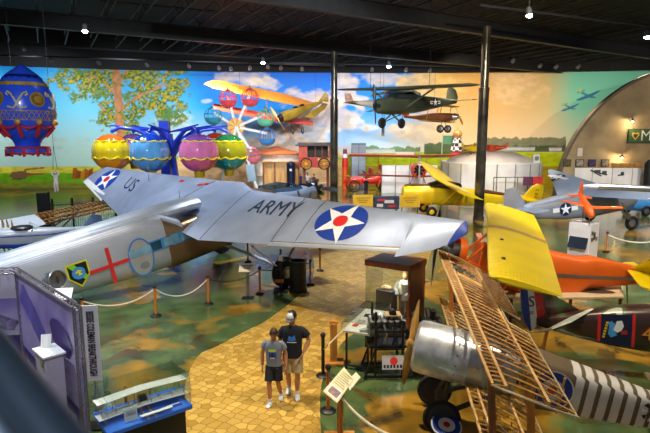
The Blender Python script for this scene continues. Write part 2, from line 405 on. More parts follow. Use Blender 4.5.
    def seg(pts, w0, w1):
        best = np.full(X.shape, 9.0)
        for (xa, ya), (xb, yb) in zip(pts[:-1], pts[1:]):
            dx, dy = xb - xa, yb - ya; q = np.clip(((X - xa) * dx + (Y - ya) * dy) / (dx * dx + dy * dy), 0, 1)
            best = np.minimum(best, np.hypot(X - xa - q * dx, Y - ya - q * dy) / (w0 + (w1 - w0) * q))
        return np.clip((1.15 - best) * 4, 0, 1)
    def leaves(bl, c, k):
        for cx, cy, rx, ry in bl:
            a = np.clip((blob(cx, cy, rx, ry) * 1.1 + (fo - .52) * 2.0) * 4, 0, 1) * np.clip((fc - .22) * 6, 0, 1)
            mixc = lay(np.broadcast_to(np.array(lin('#5a6a1e')), X.shape + (3,)), (fk - .45) * 3, '#a08a2c'); mixc = lay(mixc, (.42 - fk) * 4, '#2c4a1c'); mixc = lay(mixc, (vn(X / 8, Y / 7, 7) - .55) * 3, '#48651f')
            mixc = mixc * (.55 + .9 * fc[..., None])
            c = lay(c, a * .95, mixc)
        return c
    c = leaves(((75, 77, 30, 11), (105, 74, 34, 10), (150, 76, 34, 10), (92, 90, 28, 13), (150, 96, 34, 18), (168, 112, 20, 14), (112, 112, 16, 18), (128, 126, 16, 8), (172, 86, 20, 14)), c, 0)
    tw = np.array(lin('#a87858')) * (.45 + 1.0 * fbm(X / 1.6, Y / 4, 2)[..., None])
    for pts, w0, w1 in (([(122, 152), (120, 128), (119, 105), (117, 88), (116, 68)], 4.6, 3.4), ([(119, 97), (105, 84), (86, 72)], 1.6, .9), ([(121, 110), (136, 98), (150, 90), (168, 84)], 1.8, .8), ([(118, 86), (124, 76), (128, 66)], 1.8, 1.2), ([(119, 120), (104, 110), (98, 104)], 1.2, .6)):
        c = lay(c, seg(pts, w0, w1), tw)
    c = leaves(((88, 80, 22, 7), (142, 84, 22, 8), (104, 118, 10, 9), (133, 112, 13, 9), (160, 104, 16, 10)), c, 1)
    # two painted fighters climbing at the right, a painted biplane and a hay cart in the left field
    def poly(c, pts, col):
        ins = np.zeros(X.shape, bool); k = len(pts)
        for i in range(k):
            (xa, ya), (xb, yb) = pts[i], pts[(i + 1) % k]
            if ya == yb: continue
            ins ^= ((ya > Y) != (yb > Y)) & (X < (xb - xa) * (Y - ya) / (yb - ya) + xa)
        return lay(c, ins * .95, col)
    for ox, oy, s in ((588, 95, 1), (570, 107, .75)):
        T = lambda l: [(ox + x * s, oy + y * s) for x, y in l]
        c = poly(c, T([(-12, 5.5), (-11, 4), (3, -1.5), (12, -5.2), (12.5, -4.2), (4, 1.5), (-8, 5.6)]), '#3c6a8c')
        c = poly(c, T([(-10, -5), (-6, -3.5), (3, 1), (8, 2), (8, 3), (2, 3), (-7, -1.5)]), '#3f7896')
        c = poly(c, T([(-11.5, -2.5), (-3, -5.5), (-3, -4.2), (-10.5, -1.6)]), '#4a7c84'); c = poly(c, T([(-9.5, -7), (-7.5, -6.8), (-6, -3), (-9, -3)]), '#a8b04a')
    for pts, col in (([(9, 176), (12, 172), (26, 170.5), (28, 177), (20, 180), (12, 178.5)], '#6a4a3a'), ([(26, 173), (44, 173), (44, 174.5), (26, 176)], '#7a4a36'), ([(24, 169), (44, 167), (44, 168.5), (24, 170.5)], '#8a4a34'), ([(10, 179), (26, 178), (26, 179), (10, 180)], '#433a2e')):
        c = poly(c, pts, col)
    for k in range(6): c = poly(c, [(72 + k * 4, 179), (73 + k * 4, 168 + (k % 3) * 2), (77 + k * 4, 168 + (k % 2) * 3), (77 + k * 4, 178)], ('#8a4a2a', '#6a3a24', '#a8703a')[k % 3])
    # carnival roofs far behind
    c = poly(c, [(262, 150), (276, 146), (292, 151), (292, 153), (262, 153)], '#c86a34')
    for x0, x1 in ((340, 352), (396, 414)): c = poly(c, [(x0, 152), (x1, 152), (x1, 155), (x0, 155)], '#d8c8c0')
    g_ = c.mean(-1, keepdims=True); c = np.clip(g_ + (c - g_) * 1.25, 0, 1)
    return np.clip(c * (.97 + .06 * fbm(X / 30, Y / 30, 4)[..., None]), 0, 1)
def build_mural():
    cols = np.concatenate([np.arange(-160, -4, 4.0), np.arange(-4, 656, .65), np.arange(656, 820, 4.0)]); nz = 200; ZT = 12.25
    d = wall_d(cols); zs = np.linspace(0, ZT, nz)
    wx = (cols - 325) / F * d * 1.0
    Xw = np.repeat(wx[None], nz, 0); Yw = np.repeat(d[None], nz, 0); Zw = np.repeat(zs[:, None], len(cols), 1)
    dz = Zw - H; dep = Yw * CP - dz * SP; up = Yw * SP + dz * CP
    PX = 325 + F * Xw / dep; PY = 216.5 - F * up / dep
    C = paint(PX, PY)
    me = bpy.data.meshes.new('wall_back'); n = len(cols)
    vs = np.stack([Xw, Yw, Zw], -1).reshape(-1, 3)
    i = np.arange(nz - 1)[:, None] * n + np.arange(n - 1)[None]
    fs = np.stack([i, i + 1, i + n + 1, i + n], -1).reshape(-1, 4)
    me.vertices.add(len(vs)); me.vertices.foreach_set('co', vs.ravel())
    me.loops.add(fs.size); me.loops.foreach_set('vertex_index', fs.ravel())
    me.polygons.add(len(fs)); me.polygons.foreach_set('loop_start', np.arange(0, fs.size, 4)); me.polygons.foreach_set('loop_total', np.full(len(fs), 4))
    me.update(); me.validate()
    ca = me.color_attributes.new('mural', 'FLOAT_COLOR', 'POINT')
    ca.data.foreach_set('color', np.concatenate([C.reshape(-1, 3), np.ones((len(vs), 1))], 1).astype(np.float32).ravel())
    m = bpy.data.materials.new('mural_paint'); m.use_nodes = True; nt = m.node_tree
    a = nt.nodes.new('ShaderNodeVertexColor'); a.layer_name = 'mural'; nt.links.new(a.outputs['Color'], nt.nodes['Principled BSDF'].inputs['Base Color'])
    nt.nodes['Principled BSDF'].inputs['Roughness'].default_value = .55; nt.nodes['Principled BSDF'].inputs['Specular IOR Level'].default_value = .25
    me.materials.append(m); o = bpy.data.objects.new('wall_back', me); COL.objects.link(o); tag(o, kind='structure')
    # black header above the painting
    mb = MB(); pts = [(-160, 0), (60, 0), (200, 0), (400, 0), (600, 0), (820, 0)]
    for (a_, _), (b_, _) in zip(pts[:-1], pts[1:]):
        A, B = [V(((q - 325) / F * float(wall_d(np.array(q))), float(wall_d(np.array(q))), ZT + 2.2)) for q in (a_, b_)]
        mb.beam(A, B, .5, 4.4)
    mb.build('trim_1', mat('black_header', '#0b0b0d', .8, 0, .2, 3), kind='structure')
build_mural()

# ---- ceiling, girders, joists
ceil_m = mat('black_ceiling', '#0e0e10', .85, 0, .3, 2)
MB().box((0, 32, 16.2), (120, 80, .3)).build('ceiling', ceil_m, kind='structure')
beam_m = mat('ceiling_steel', '#191818', .6, .1, .3, 2)
def girder(a, b, nm):
    d = (b - a).normalized(); a = a - d * 14; b = b + d * 34
    mb = MB(); up = V((0, 0, .45)); mb.beam(a, b, .05, .9); mb.beam(a + up, b + up, .42, .07); mb.beam(a - up, b - up, .42, .07)
    tag(mb.build(nm, beam_m), kind='structure'); return a, b
g1 = girder(U(0, 16, 12.6), U(500, 63, 12.6), 'trim_2')
g2 = girder(U(326, 3, 12.6), U(650, 53, 12.6), 'trim_3')
g0 = girder(U(-300, 26, 12.6), U(40, 62, 12.2), 'trim_4') if False else None
gd = (g1[1] - g1[0]).normalized(); nrm = V((-gd.y, gd.x, 0))
k = 5
for i in range(15):        # bar joists across the girders
    for ga, gb in (g1, g2):
        pass
span = (g2[0] - g1[0]).dot(nrm)
mbn = 0
for i in range(34):
    p = g1[0] + gd * (4 + i * 2.0); q0 = p - nrm * 16 + V((0, 0, .5)); q1 = p + nrm * 12 + V((0, 0, .5))
    mb = MB(); mb.beam(q0, q1, .09, .07); mb.beam(q0 + V((0, 0, .75)), q1 + V((0, 0, .75)), .09, .07)
    L_ = (q1 - q0).length; nn = 22
    for j in range(nn):
        a = q0.lerp(q1, j / nn) + V((0, 0, .75 * (j % 2))); b = q0.lerp(q1, (j + 1) / nn) + V((0, 0, .75 * ((j + 1) % 2))); mb.beam(a, b, .035, .035)
    tag(mb.build('trim_%d' % (5 + i), beam_m, recalc=False), kind='structure')
pipe_m = mat('conduit', '#38383c', .5, .3, .15, 3)
for i, (a, b) in enumerate((((-40, 41, 11.9), (262, 58, 11.9)), ((-40, 54, 12.3), (345, 66, 12.4)), ((100, 1, 14.2), (300, 19, 14.2)), ((270, 62.5, 12.5), (480, 67, 12.5)), ((206, 55, 12.1), (262, 46, 12.1)), ((480, 5, 12.3), (650, 26, 12.3)))):
    tag(MB().cyl(U(*a), U(*b), .07, n=8).build('ceiling_pipe', pipe_m, kind='structure'))

# ---- columns clad in polished panels
col_m = mat('polished_column', '#4c483f', .18, .6, .6, 1.0, bump=.5, bs=1.1)
for i, (px, d, zt) in enumerate(((334, 43, 12.1), (481.5, 33.5, 12.1))):
    c = D(px, 150, d); mb = MB()
    mb.lathe([(.36, 0), (.36, .25), (.32, .26), (.32, 8.2), (.34, 8.22), (.34, 8.4), (.26, 8.45), (.26, zt)], (c.x, d, 0), n=14)
    tag(mb.build('column_%d' % (i + 1), col_m), kind='structure')

# ---- the round-topped hangar front at the right
hc = D(686, 199, 45); hc.z = 0; RA = 11.35
plaster = mat('hangar_plaster', '#83745c', .8, 0, .0, .5, col2='#a89676', bump=.15, bs=3)
mb = MB(); nseg = 56
out = [V((hc.x + RA * math.cos(a), 45, RA * math.sin(a))) for a in [math.pi * i / nseg for i in range(nseg + 1)]]
mb.prism(out, (0, .35, 0)); tag(mb.build('wall_right', plaster), kind='structure')
mb = MB(); rim = mat('hangar_rim', '#5d5448', .7, 0, .15, 1)
rr = [[V((hc.x + r * math.cos(a), y, max(0, r * math.sin(a)))) for r, y in ((RA - .12, 44.92), (RA + .10, 44.92), (RA + .10, 45.5), (RA - .12, 45.5))] for a in [math.pi * i / nseg for i in range(nseg + 1)]]
mb.loft(rr, True, True, True); tag(mb.build('trim_60', rim), kind='structure')

# ---- near handrail of the balcony, out of focus
rail_m = mat('rail_steel', '#3a4654', .34, .6, .1, 3)
a, b = D(-95, 245, .95), D(160, 582, .43)
r = thing('balcony_railing', 'dark steel balcony handrail blurred close to the viewer at lower left', 'railing', (a + b) / 2)
up_ = V((0, 0, 1)); dr = (b - a).normalized(); sd = dr.cross(up_).normalized()
MB().tube([a, b], .034, 20).build('handrail', rail_m, r)
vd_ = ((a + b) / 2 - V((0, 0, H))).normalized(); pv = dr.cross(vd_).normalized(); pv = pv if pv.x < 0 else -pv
MB().tube([a + pv * .052 + vd_ * .03, b + pv * .052 + vd_ * .03], .017, 14).build('highlight_tube', mat('rail_highlight', '#9fb4cc', .35, .3, .08, 3), r)  # pale tube added to stand in for the handrail's highlight streak
MB().beam(a + V((0, -.03, -.30)), b + V((0, -.03, -.30)), .012, .36).build('infill_panel', mat('rail_panel', '#14161b', .4, .3, .1, 2), r)

# ---- lamps of the hall and added fill spots
def spot(loc, target, energy, size=60, blend=.6, col=(1, 1, 1), rad=.15):
    l = bpy.data.lights.new('spot', 'SPOT'); l.energy = energy; l.spot_size = math.radians(size); l.spot_blend = blend; l.color = col; l.shadow_soft_size = rad
    o = bpy.data.objects.new('spot_lamp', l); COL.objects.link(o); o.location = loc
    o.rotation_euler = (V(target) - V(loc)).to_track_quat('-Z', 'Y').to_euler(); return o
def fixture(loc, target, label, lit=False):
    d = (V(target) - V(loc)).normalized(); t = thing('ceiling_spotlight', label, 'spotlight', loc, None, 'track spotlights under the black ceiling')
    MB().lathe([(.08, -.28), (.13, -.2), (.14, 0), (.15, .12), (.12, .12)], loc, d, 14).build('housing', mat('lamp_housing', '#8f949a', .35, .6, .1, 4), t)
    MB().cyl(V(loc) + d * .09, V(loc) + d * .105, .115, n=14).build('lens', lamp_glow if lit else mat('lamp_lens', '#c8d4e0', .1, 0, .05, 3), t)
    if lit: MB().ell(V(loc) + d * .12, (.15, .15, .10)).build('glowing_bulb', lamp_glow, t)
    p = V(loc) - d * .1; MB().tube([p, p + V((0, 0, .5))], .025, 6).build('yoke', dark_metal, t)
    return t
fx = [(24, 49, 0, 'left of the first hanging balloon'), (52, 61, 0, 'over the painted tree top'), (99, 63, 0, 'over the middle of the painted tree'), (147, 65, 0, 'over the right of the painted tree'), (189, 66, 0, 'left above the orange biplane wing'), (219, 68, 0, 'above the orange biplane wing'), (231, 69, 0, 'right above the orange biplane wing'), (250, 68, 0, 'brightest of the row above the orange biplane'), (268, 67, 0, 'between the biplane and its tail'), (281, 68, 0, 'right above the orange biplane'), (302, 69, 0, 'just left of the left column'), (372, 70, 0, 'right of the left column'), (406, 70, 0, 'above the olive aeroplane nose'), (430, 71, 0, 'above the olive aeroplane'), (513, 61, 0, 'right of the right column'), (556, 67, 0, 'left above the painted fighters'), (578, 67, 0, 'above the painted fighters'), (540, 66, 0, 'over the golden sky')]
for px, py, lit, w in fx:
    p = D(px, py, 44); fixture(p, V((p.x, 58, 6)), 'small grey ceiling spotlight hanging ' + w, False)
for px, py, d, w in ((85, 29, 30, 'glowing blue-white high over the painted tree'), (529, 13, 26, 'brightly glowing right of the right column'), (647, 35, 30, 'glowing violet at the right edge of the ceiling'), (263, 61, 40, 'glowing blue over the orange biplane'), (389, 65, 42, 'glowing blue over the olive aeroplane')):
    p = D(px, py, d); fixture(p, p + V((.05, -.2, -1)), 'ceiling spotlight ' + w, True)

warm = (1, .86, .66); cool = (.86, .93, 1)
# wall washers along the painting
for px, c, e in ((-60, cool, 1), (30, cool, 1), (120, cool, 1.05), (210, cool, 1.1), (300, cool, 1.1), (390, cool, 1.1), (470, warm, 1.05), (550, warm, .85), (640, warm, .6)):
    p = D(px, 62, 45.0); spot((p.x, 45, 11.6), (p.x * 1.22, 57, 4.5), 3100 * e, 105, .8, c, .3)
# pools of light on the floor and on the machines
for x, y, e, c, s in ((-10, 9, 1.0, cool, 85), (-3, 11, 1.1, warm, 80), (4, 8, .9, warm, 80), (11, 12, .9, warm, 85), (-12, 20, 1.0, cool, 85), (-2, 22, 1.0, cool, 80), (7, 20, 1.0, warm, 80), (16, 20, .9, warm, 85), (-14, 33, 1.1, cool, 90), (-3, 35, 1.2, warm, 90), (9, 34, 1.2, warm, 90), (22, 32, 1.0, warm, 90), (-8, 46, 1.0, warm, 90), (6, 47, 1.2, warm, 90), (20, 45, .9, warm, 90)):
    spot((x, y, 12.0), (x + .6, y + 1.2, 0), 3600 * e, s, .7, c, .2)
# unseen fill spots added to brighten hanging machines, rides, hangar front, kiosk and handrail
for x, y, t, e, c, s in ((-12, 10, (-13, 30, 7), 5000, cool, 40), (-6, 12, (-9, 36, 5.5), 6500, cool, 45), (0, 14, (-3, 46, 7), 7000, cool, 40), (2, 10, (5, 30, 7), 6000, warm, 45), (10, 14, (11, 46, 4), 7000, warm, 50), (16, 12, (16, 30, 2), 6500, cool, 50), (24, 20, (30, 45, 5), 8000, warm, 60), (5, 10, (10.5, 21, 1.4), 4500, cool, 40), (-3, 20, (-7.5, 44, 6), 6000, cool, 25), (-1.5, 3.0, (-5.2, 10.2, 1.4), 1500, cool, 50), (-2, -2.5, (-.6, .6, 4.8), 2500, cool, 40), (-2, 18, (4, 48, 3), 7000, cool, 50)):
    spot((x, y, 11.9), t, e, s, .6, c, .2)
w = bpy.data.worlds.new('hall_air'); SC.world = w; w.use_nodes = True
w.node_tree.nodes['Background'].inputs['Color'].default_value = (.55, .6, .7, 1); w.node_tree.nodes['Background'].inputs['Strength'].default_value = .22

cam = bpy.data.cameras.new('camera'); co = bpy.data.objects.new('camera', cam); COL.objects.link(co)
co.location = (0, 0, H); co.rotation_euler = (math.pi / 2 - PIT, 0, 0); cam.sensor_width = 36; cam.lens = F / 650 * 36; cam.clip_start = .02; cam.clip_end = 300
cam.dof.use_dof = True; cam.dof.focus_distance = 15; cam.dof.aperture_fstop = 2.4
SC.camera = co
SC.view_settings.view_transform = 'Standard'; SC.view_settings.look = 'None'; SC.view_settings.exposure = .42; SC.view_settings.gamma = 1
try: SC.view_settings.use_curve_mapping = False
except Exception: pass
# =====================================================================  THE SILVER TRIMOTOR
silver = ribbed('corrugated_silver', '#b4c2de', 1, 30, .35, .36, .45)
fus_silver = ribbed('corrugated_fuselage', '#c2cada', 2, 34, .3, .42, .5)
bronze = ribbed('bronzed_sheet', '#a98a66', 2, 34, .3, .3, .8)
deck_silver = mat('deck_silver', '#ccd4e0', .45, .5, .08, 1.2, bump=.15, bs=2)
yawF, pitF = .77, .2
FO = V((-3.39, 21.0, 3.43)); FR = rotz(yawF) @ MX.Rotation(-pitF, 3, 'Y'); FF = frame(FO, FR); FI = FF.inverted()
gp = FF @ V((.2, 0, 0)); trim = thing('trimotor_aeroplane', 'large silver corrugated three-engined army monoplane with star insignia on its wing', 'aeroplane', FO - V((0, 0, FO.z)), FR)
JR_LE, JR_TE = D(253, 190.5, 19.75), D(198, 240, 17.48)
RT_LE, RT_TE = D(466, 221, 12.04), D(447, 245, 11.97)
def lp(a, b, t): return a + (b - a) * t
teR = lambda t: lp(JR_TE, RT_TE, t); leR = lambda t: lp(JR_LE, RT_LE, t)
def px_at(p, px, py): return D(px, py, p.y)
cutA, cutB = px_at(teR(.377), 272, 241), px_at(teR(.862), 404, 247)
sec = [(FF @ V((.15, 0, .05)), FF @ V((-3.45, 0, -.62)), .14, .45), (JR_LE, JR_TE, .14, .42), (leR(.37), px_at(teR(.37), 270, 244.5), .13, .34), (leR(.385), cutA, .13, .33), (leR(.85), cutB, .10, .18), (leR(.875), px_at(teR(.875), 394, 257), .09, .16), (leR(.97), px_at(teR(.97), 432, 250.5), .07, .10), (leR(1.0), lp(RT_TE, RT_LE, .03), .05, .07)]
tipc = lp(RT_LE, RT_TE, .45) + (RT_LE - JR_LE).normalized() * .10
rwm = MB().wing(sec, 12); rwm.build('right_wing', silver, trim)
# blue wing tip
tip = MB().wing([(RT_LE, RT_TE, .055, .075), (lp(RT_LE, tipc, .5) + (RT_LE - JR_LE).normalized() * .12, lp(RT_TE, tipc, .45) + (RT_LE - JR_LE).normalized() * .10, .04, .06), (lp(RT_LE, tipc, .85) + (RT_LE - JR_LE).normalized() * .17, lp(RT_TE, tipc, .8) + (RT_LE - JR_LE).normalized() * .16, .015, .02)])
tip.build('wing_tip', insignia_blue, trim, label='dark blue wing tip')
# drooping aileron under the cut in the trailing edge
dz_ = V((0, 0, -.03))
ail = MB().wing([(cutA + dz_, px_at(cutA, 267, 245.5), .03, .03), (cutB + dz_, px_at(cutB, 401, 252), .02, .02)])
ail.build('aileron', deck_silver, trim)
# left wing, beyond the fuselage
JL_LE, JL_TE = FF @ V((.1, 1.6, .03)), FF @ V((-3.45, 1.6, -.62))
LT_LE, LT_TE = D(107, 167.2, 28.07), D(84, 180.5, 27.4)
m1 = lp(JL_LE, LT_LE, .5); m2 = lp(JL_TE, D(103, 200, 25.6), .6)
lwm = MB().wing(n=10, secs=[(FF @ V((.15, 0, .05)), FF @ V((-3.45, 0, -.62)), .14, .45), (JL_LE, JL_TE, .14, .42), (lp(JL_LE, LT_LE, .3), lp(JL_TE, D(119, 216, 24.2), .52), .13, .34), (lp(JL_LE, LT_LE, .58), D(119, 216, 24.2), .10, .2), (lp(JL_LE, LT_LE, .76), D(103, 199.5, 25.4), .09, .15), (lp(JL_LE, LT_LE, .92), lp(D(103, 199.5, 25.4), LT_TE, .75), .08, .12), (LT_LE, LT_TE, .06, .08), (lp(LT_LE, LT_TE, .3) + (LT_LE - JL_LE).normalized() * .15, lp(LT_LE, LT_TE, .8) + (LT_LE - JL_LE).normalized() * .12, .03, .04)]); lwm.build('left_wing', silver, trim)
q = [D(84, 181, 27.3), D(88, 178.5, 27.3), D(105, 193.5, 25.7), D(102, 200, 25.6)]
MB().prism(q, (-.02, -.05, -.05)).build('aileron', white_paint, trim, label='pale drooped aileron at the left wing tip')
def wing_fn(jl, jt, tl, tt, tu, off=.012):
    """(span fraction, chord fraction) to a point on the wing's upper skin"""
    sh = lambda c: 2.45 * math.sqrt(max(c, 1e-4)) * max(0, 1 - c) ** 1.05 + .04 * (1 - c)
    def fn(s, c):
        le, te = lp(jl, tl, s), lp(jt, tt, s); ch = te - le; u = V((0, 0, 1)); u = (u - ch * (u.dot(ch) / ch.length_squared)).normalized()
        return le + ch * c + u * ((tu[0] + (tu[1] - tu[0]) * s) * min(1, sh(c)) + off)
    return fn
def on_wing(jl, jt, tl, tt, tu, s0, c0, ax, ay, off):
    """a flat drawing of metres (u along the span, v towards the leading edge) centred at s0, c0"""
    f = wing_fn(jl, jt, tl, tt, tu, off); L_ = (tl - jl).length
    def fn(u, v):
        s = s0 + u / L_; cl = (lp(jt, tt, s) - lp(jl, tl, s)).length
        return f(s, c0 - v / cl)
    return fn
RW = (JR_LE, JR_TE, RT_LE, cutB + (cutB - cutA) * .30, (.14, .08))
for k, (pl, m, off) in enumerate(((circ(0, 0, .98, 36, .80), insignia_blue, .012), (star(0, 0, .94, .382, 0), insignia_white, .018), (circ(0, 0, .27, 24, .25), insignia_red, .024))):
    pl = [(x, y * .86) for x, y in pl]
    mb = MB(); decal(mb, pl, drop_on(rwm, on_wing(*RW, .60, .52, 1, 1, 0), off + .012), .07); mb.build(('insignia_disc', 'insignia_star', 'insignia_centre')[k], m, trim, recalc=False)
mb = MB(); vs, fs = text_tris('ARMY', 1.0); fn = drop_on(rwm, on_wing(*RW, .255, .36, 1, 1, 0), .022)
t3 = [tuple(V((vs[i].x * .95, vs[i].y * 1.05, 0)) for i in (f[0], f[j], f[j + 1])) for f in fs for j in range(1, len(f) - 1)]
for t in sub_tris(t3, .09): mb.add([fn(p.x, p.y) for p in t], [(0, 1, 2)])
mb.build('army_lettering', mat('wing_lettering', '#27334e', .5, 0, .1, 3), trim, recalc=False)
LW = (JL_LE, JL_TE, LT_LE, LT_TE, (.14, .07))
for k, (pl, m, off) in enumerate(((circ(0, 0, .70, 32), insignia_blue, .014), (star(0, 0, .68, .382, 0), insignia_white, .02), (circ(0, 0, .18), insignia_red, .026))):
    mb = MB(); decal(mb, pl, drop_on(lwm, on_wing(*LW, .84, .5, 1, 1, 0), off), .15); mb.build(('insignia_disc', 'insignia_star', 'insignia_centre')[k], m, trim, recalc=False)
mb = MB(); fn = drop_on(lwm, on_wing(*LW, .62, .34, 1, 1, 0), .014); text_on(mb, 'US', .8, lambda u, v: fn(-u, v)); mb.build('us_lettering', MATS['wing_lettering'], trim, recalc=False)
# red filler caps and seams along the centre section
for k, (s, c) in enumerate(((.02, .16), (.05, .2), (.22, .15))):
    mb = MB(); decal(mb, rect(-.16, -.07, .16, .07), drop_on(lwm, on_wing(*LW, s, c, 1, 1, 0), .02), .2); mb.build('filler_cap', insignia_red, trim, recalc=False)
for W, s in ((RW, .005), (LW, .01), (RW, .36), (RW, .47)):
    f = drop_on(rwm if W is RW else lwm, wing_fn(*W, 0), .004); MB().tube([f(s, c) for c in (.06, .15, .3, .5, .7, .9, .985)], .012, 5).build('seam_strip', dark_metal, trim)
for s, c in ((.02, .55), (.42, .35)):
    p = wing_fn(*LW, .0)(s, c); MB().cyl(p, p + V((0, 0, .35)), .02, .012, 8).build('mast', steel, trim)

# fuselage: square aft body with a rounded deck, seen from its right rear
def fx_(p): return FI @ p
st = [(-14.2, .14, -.62, -.02, 3.2), (-12.0, .34, -.98, .16, 3.2), (-9.6, .52, -1.36, .2, 3.4), (-7.2, .66, -1.68, .2, 3.6), (-5.2, .78, -1.90, .16, 3.8), (-3.9, .84, -1.98, .1, 3.8), (-3.3, .84, -1.99, -.3, 3.8)]
MB(FF).fus(st, 24).build('aft_fuselage', fus_silver, trim)
MB(FF).fus([(-4.0, .86, -2.0, .02, 5), (-3.3, .86, -2.02, -.45, 5), (-1.2, .86, -2.02, -.38, 5), (.6, .86, -1.98, -.3, 5), (1.2, .84, -1.95, -.55, 4)], 24).build('cabin', bronze, trim, label='bronze coloured cabin under the wing')
MB(FF).fus([(1.2, .84, -1.95, -.55, 4), (2.0, .80, -1.92, -.75, 4), (2.9, .66, -1.8, -.85, 3), (3.6, .45, -1.6, -.95, 2.4)], 24).build('nose_section', silver, trim)
# rounded spine fairing running on to the wing
MB(FF).fus([(-9, .3, -.1, .23, 2), (-5.5, .5, -.1, .24, 2), (-3.6, .62, -.3, .24, 2.2), (-2.6, .58, -.3, .20, 2.2), (-2.2, .5, -.3, .12, 2.2)], 16).build('spine_fairing', deck_silver, trim)
mb = MB(FF); mb.fus([(1.2, .62, -.8, -.35, 3), (2.0, .6, -.9, -.42, 3), (2.75, .5, -1.1, -.7, 3)], 16); mb.build('windscreen', glassy('cockpit_glass', '#9fb8c4', .5, .08), trim)
side = lambda off: (lambda x, z: FF @ V((x, -(.84 + .02 if x > -3.9 else .84 + (x + 3.9) * .055 + .02) - off, z)))
def side_pt(x, z, off):        # the right flank, following the taper of the body
    xs = [-14.2, -12, -9.6, -7.2, -5.2, -3.9, -1]; ws = [.14, .34, .52, .66, .78, .845, .87]
    return FF @ V((x, -np.interp(x, xs, ws) - off, z))
def on_side(x0, z0, off): return lambda u, v: side_pt(x0 + u, z0 + v, off)
# band of cabin windows
wg = mat('window_glass', '#7fb4d8', .12, .2, .25, 2); wf = mat('window_blue', '#3f8fd0', .4, 0, .1, 3)
mb = MB(); decal(mb, [(-1.1, -.2), (2.9, -.2), (2.9, .2), (-1.1, .2)], on_side(-3.75, -.92, .012), .3); mb.build('window_band', wf, trim, recalc=False)
for i in range(6):
    mb = MB(); x0 = -1.05 + i * .66; decal(mb, rect(x0, -.15, x0 + .56, .15), on_side(-3.75, -.92, .02), .3); mb.build('cabin_window', wg if i % 3 else mat('window_dark', '#24506e', .1, .2, .1, 2), trim, recalc=False)
# blue ring of the entrance door with an oval light in it
for pts, m, off, nm in ((circ(0, 0, .44, 36, .68), mat('ring_blue', '#2f7fd0', .4, 0, .05, 3), .022, 'door_ring'), (circ(0, 0, .385, 36, .625), mat('door_silver', '#c6ccd6', .35, .6, .06, 2), .028, 'door_panel'), (circ(.05, -.3, .17, 24, .12), mat('oval_light', '#8c98a4', .2, .4, .2, 3), .034, 'oval_window'), (rect(-.38, .06, .38, .34), wg, .034, 'door_window')):
    mb = MB(); decal(mb, pts, on_side(-5.02, -1.14, off), .2); mb.build(nm, m, trim, recalc=False)
# red cross bars
for pts in ([(-.06, -.62), (.06, -.62), (.06, .62), (-.06, .62)], [(-.68, -.06), (.62, -.06), (.62, .06), (-.68, .06)]):
    mb = MB(); decal(mb, pts, on_side(-6.03, -1.06, .02 if pts[0][1] < -.5 else .024), .2); mb.build('red_bar', insignia_red, trim, recalc=False)
# squadron shield
em = [('shield_rim', [(-.42, .42), (.42, .42), (.42, -.15), (0, -.62), (-.42, -.15)], mat('shield_yellow', '#d8d020', .5, 0, .05), .018), ('shield', [(-.36, .36), (.36, .36), (.36, -.14), (0, -.53), (-.36, -.14)], mat('shield_black', '#15181c', .5, 0, .1), .024), ('shield_band', [(-.36, .36), (-.1, .36), (.30, -.2), (.18, -.36)], mat('shield_green', '#7fc42a', .5, 0, .05), .028), ('shield_disc', circ(0, -.02, .25), wf, .033), ('shield_swirl', [(-.16, .0), (0, .12), (.14, .04), (.06, .0), (.12, -.1), (-.04, -.14), (.0, -.03)], MATS['shield_yellow'], .038)]
for nm, pts, m, off in em:
    pts = [(x * .8, y * .8) for x, y in pts]; mb = MB(); decal(mb, pts, on_side(-7.02, -.92, off), .2); mb.build(nm, m, trim, recalc=False)
# engines: nose and one under each wing
eng_m = mat('engine_metal', '#7c8084', .35, .8, .2, 6)
def radial(fr, nm, r=.55, nac=True):
    mb = MB(fr); mb.lathe([(.05, .05), (.2, .02), (.24, -.1), (.22, -.4)], (0, 0, 0), (1, 0, 0), 16)
    for i in range(9):
        a = 2 * math.pi * i / 9; d = V((0, math.cos(a), math.sin(a)))
        for j in range(5): mb.cyl(V((-.12, 0, 0)) + d * (.22 + j * .07), V((-.12, 0, 0)) + d * (.26 + j * .07), .095, n=10)
    mb.torus((-.32, 0, 0), (1, 0, 0), .36, .035)
    e = mb.build(nm, eng_m, trim)
    mb = MB(fr)
    for sg in (-1, 1): mb.loft([[V((.12 + s * math.sin(tw), sg * y + 0, 0)) + V((dx * math.sin(tw), 0, 0)) + V((0, 0, w * math.cos(tw) * c)) + V((w * math.sin(tw) * c * .5, 0, 0)) for c, dx in ((-1, 0), (0, .02), (1, 0), (0, -.02))] for y, w, tw, s in ((.08, .05, 1.2, 0), (.4, .11, .9, 0), (.9, .12, .6, 0), (1.3, .06, .5, 0))])
    mb.build('propeller', steel, trim)
    return e
radial(FF @ MX.Translation((4.0, 0, -1.25)), 'nose_engine')
MB(FF).fus([(3.2, .5, -1.75, -.8, 2.2), (3.8, .34, -1.6, -.92, 2)], 16).build('nose_cowl', dark_metal, trim)
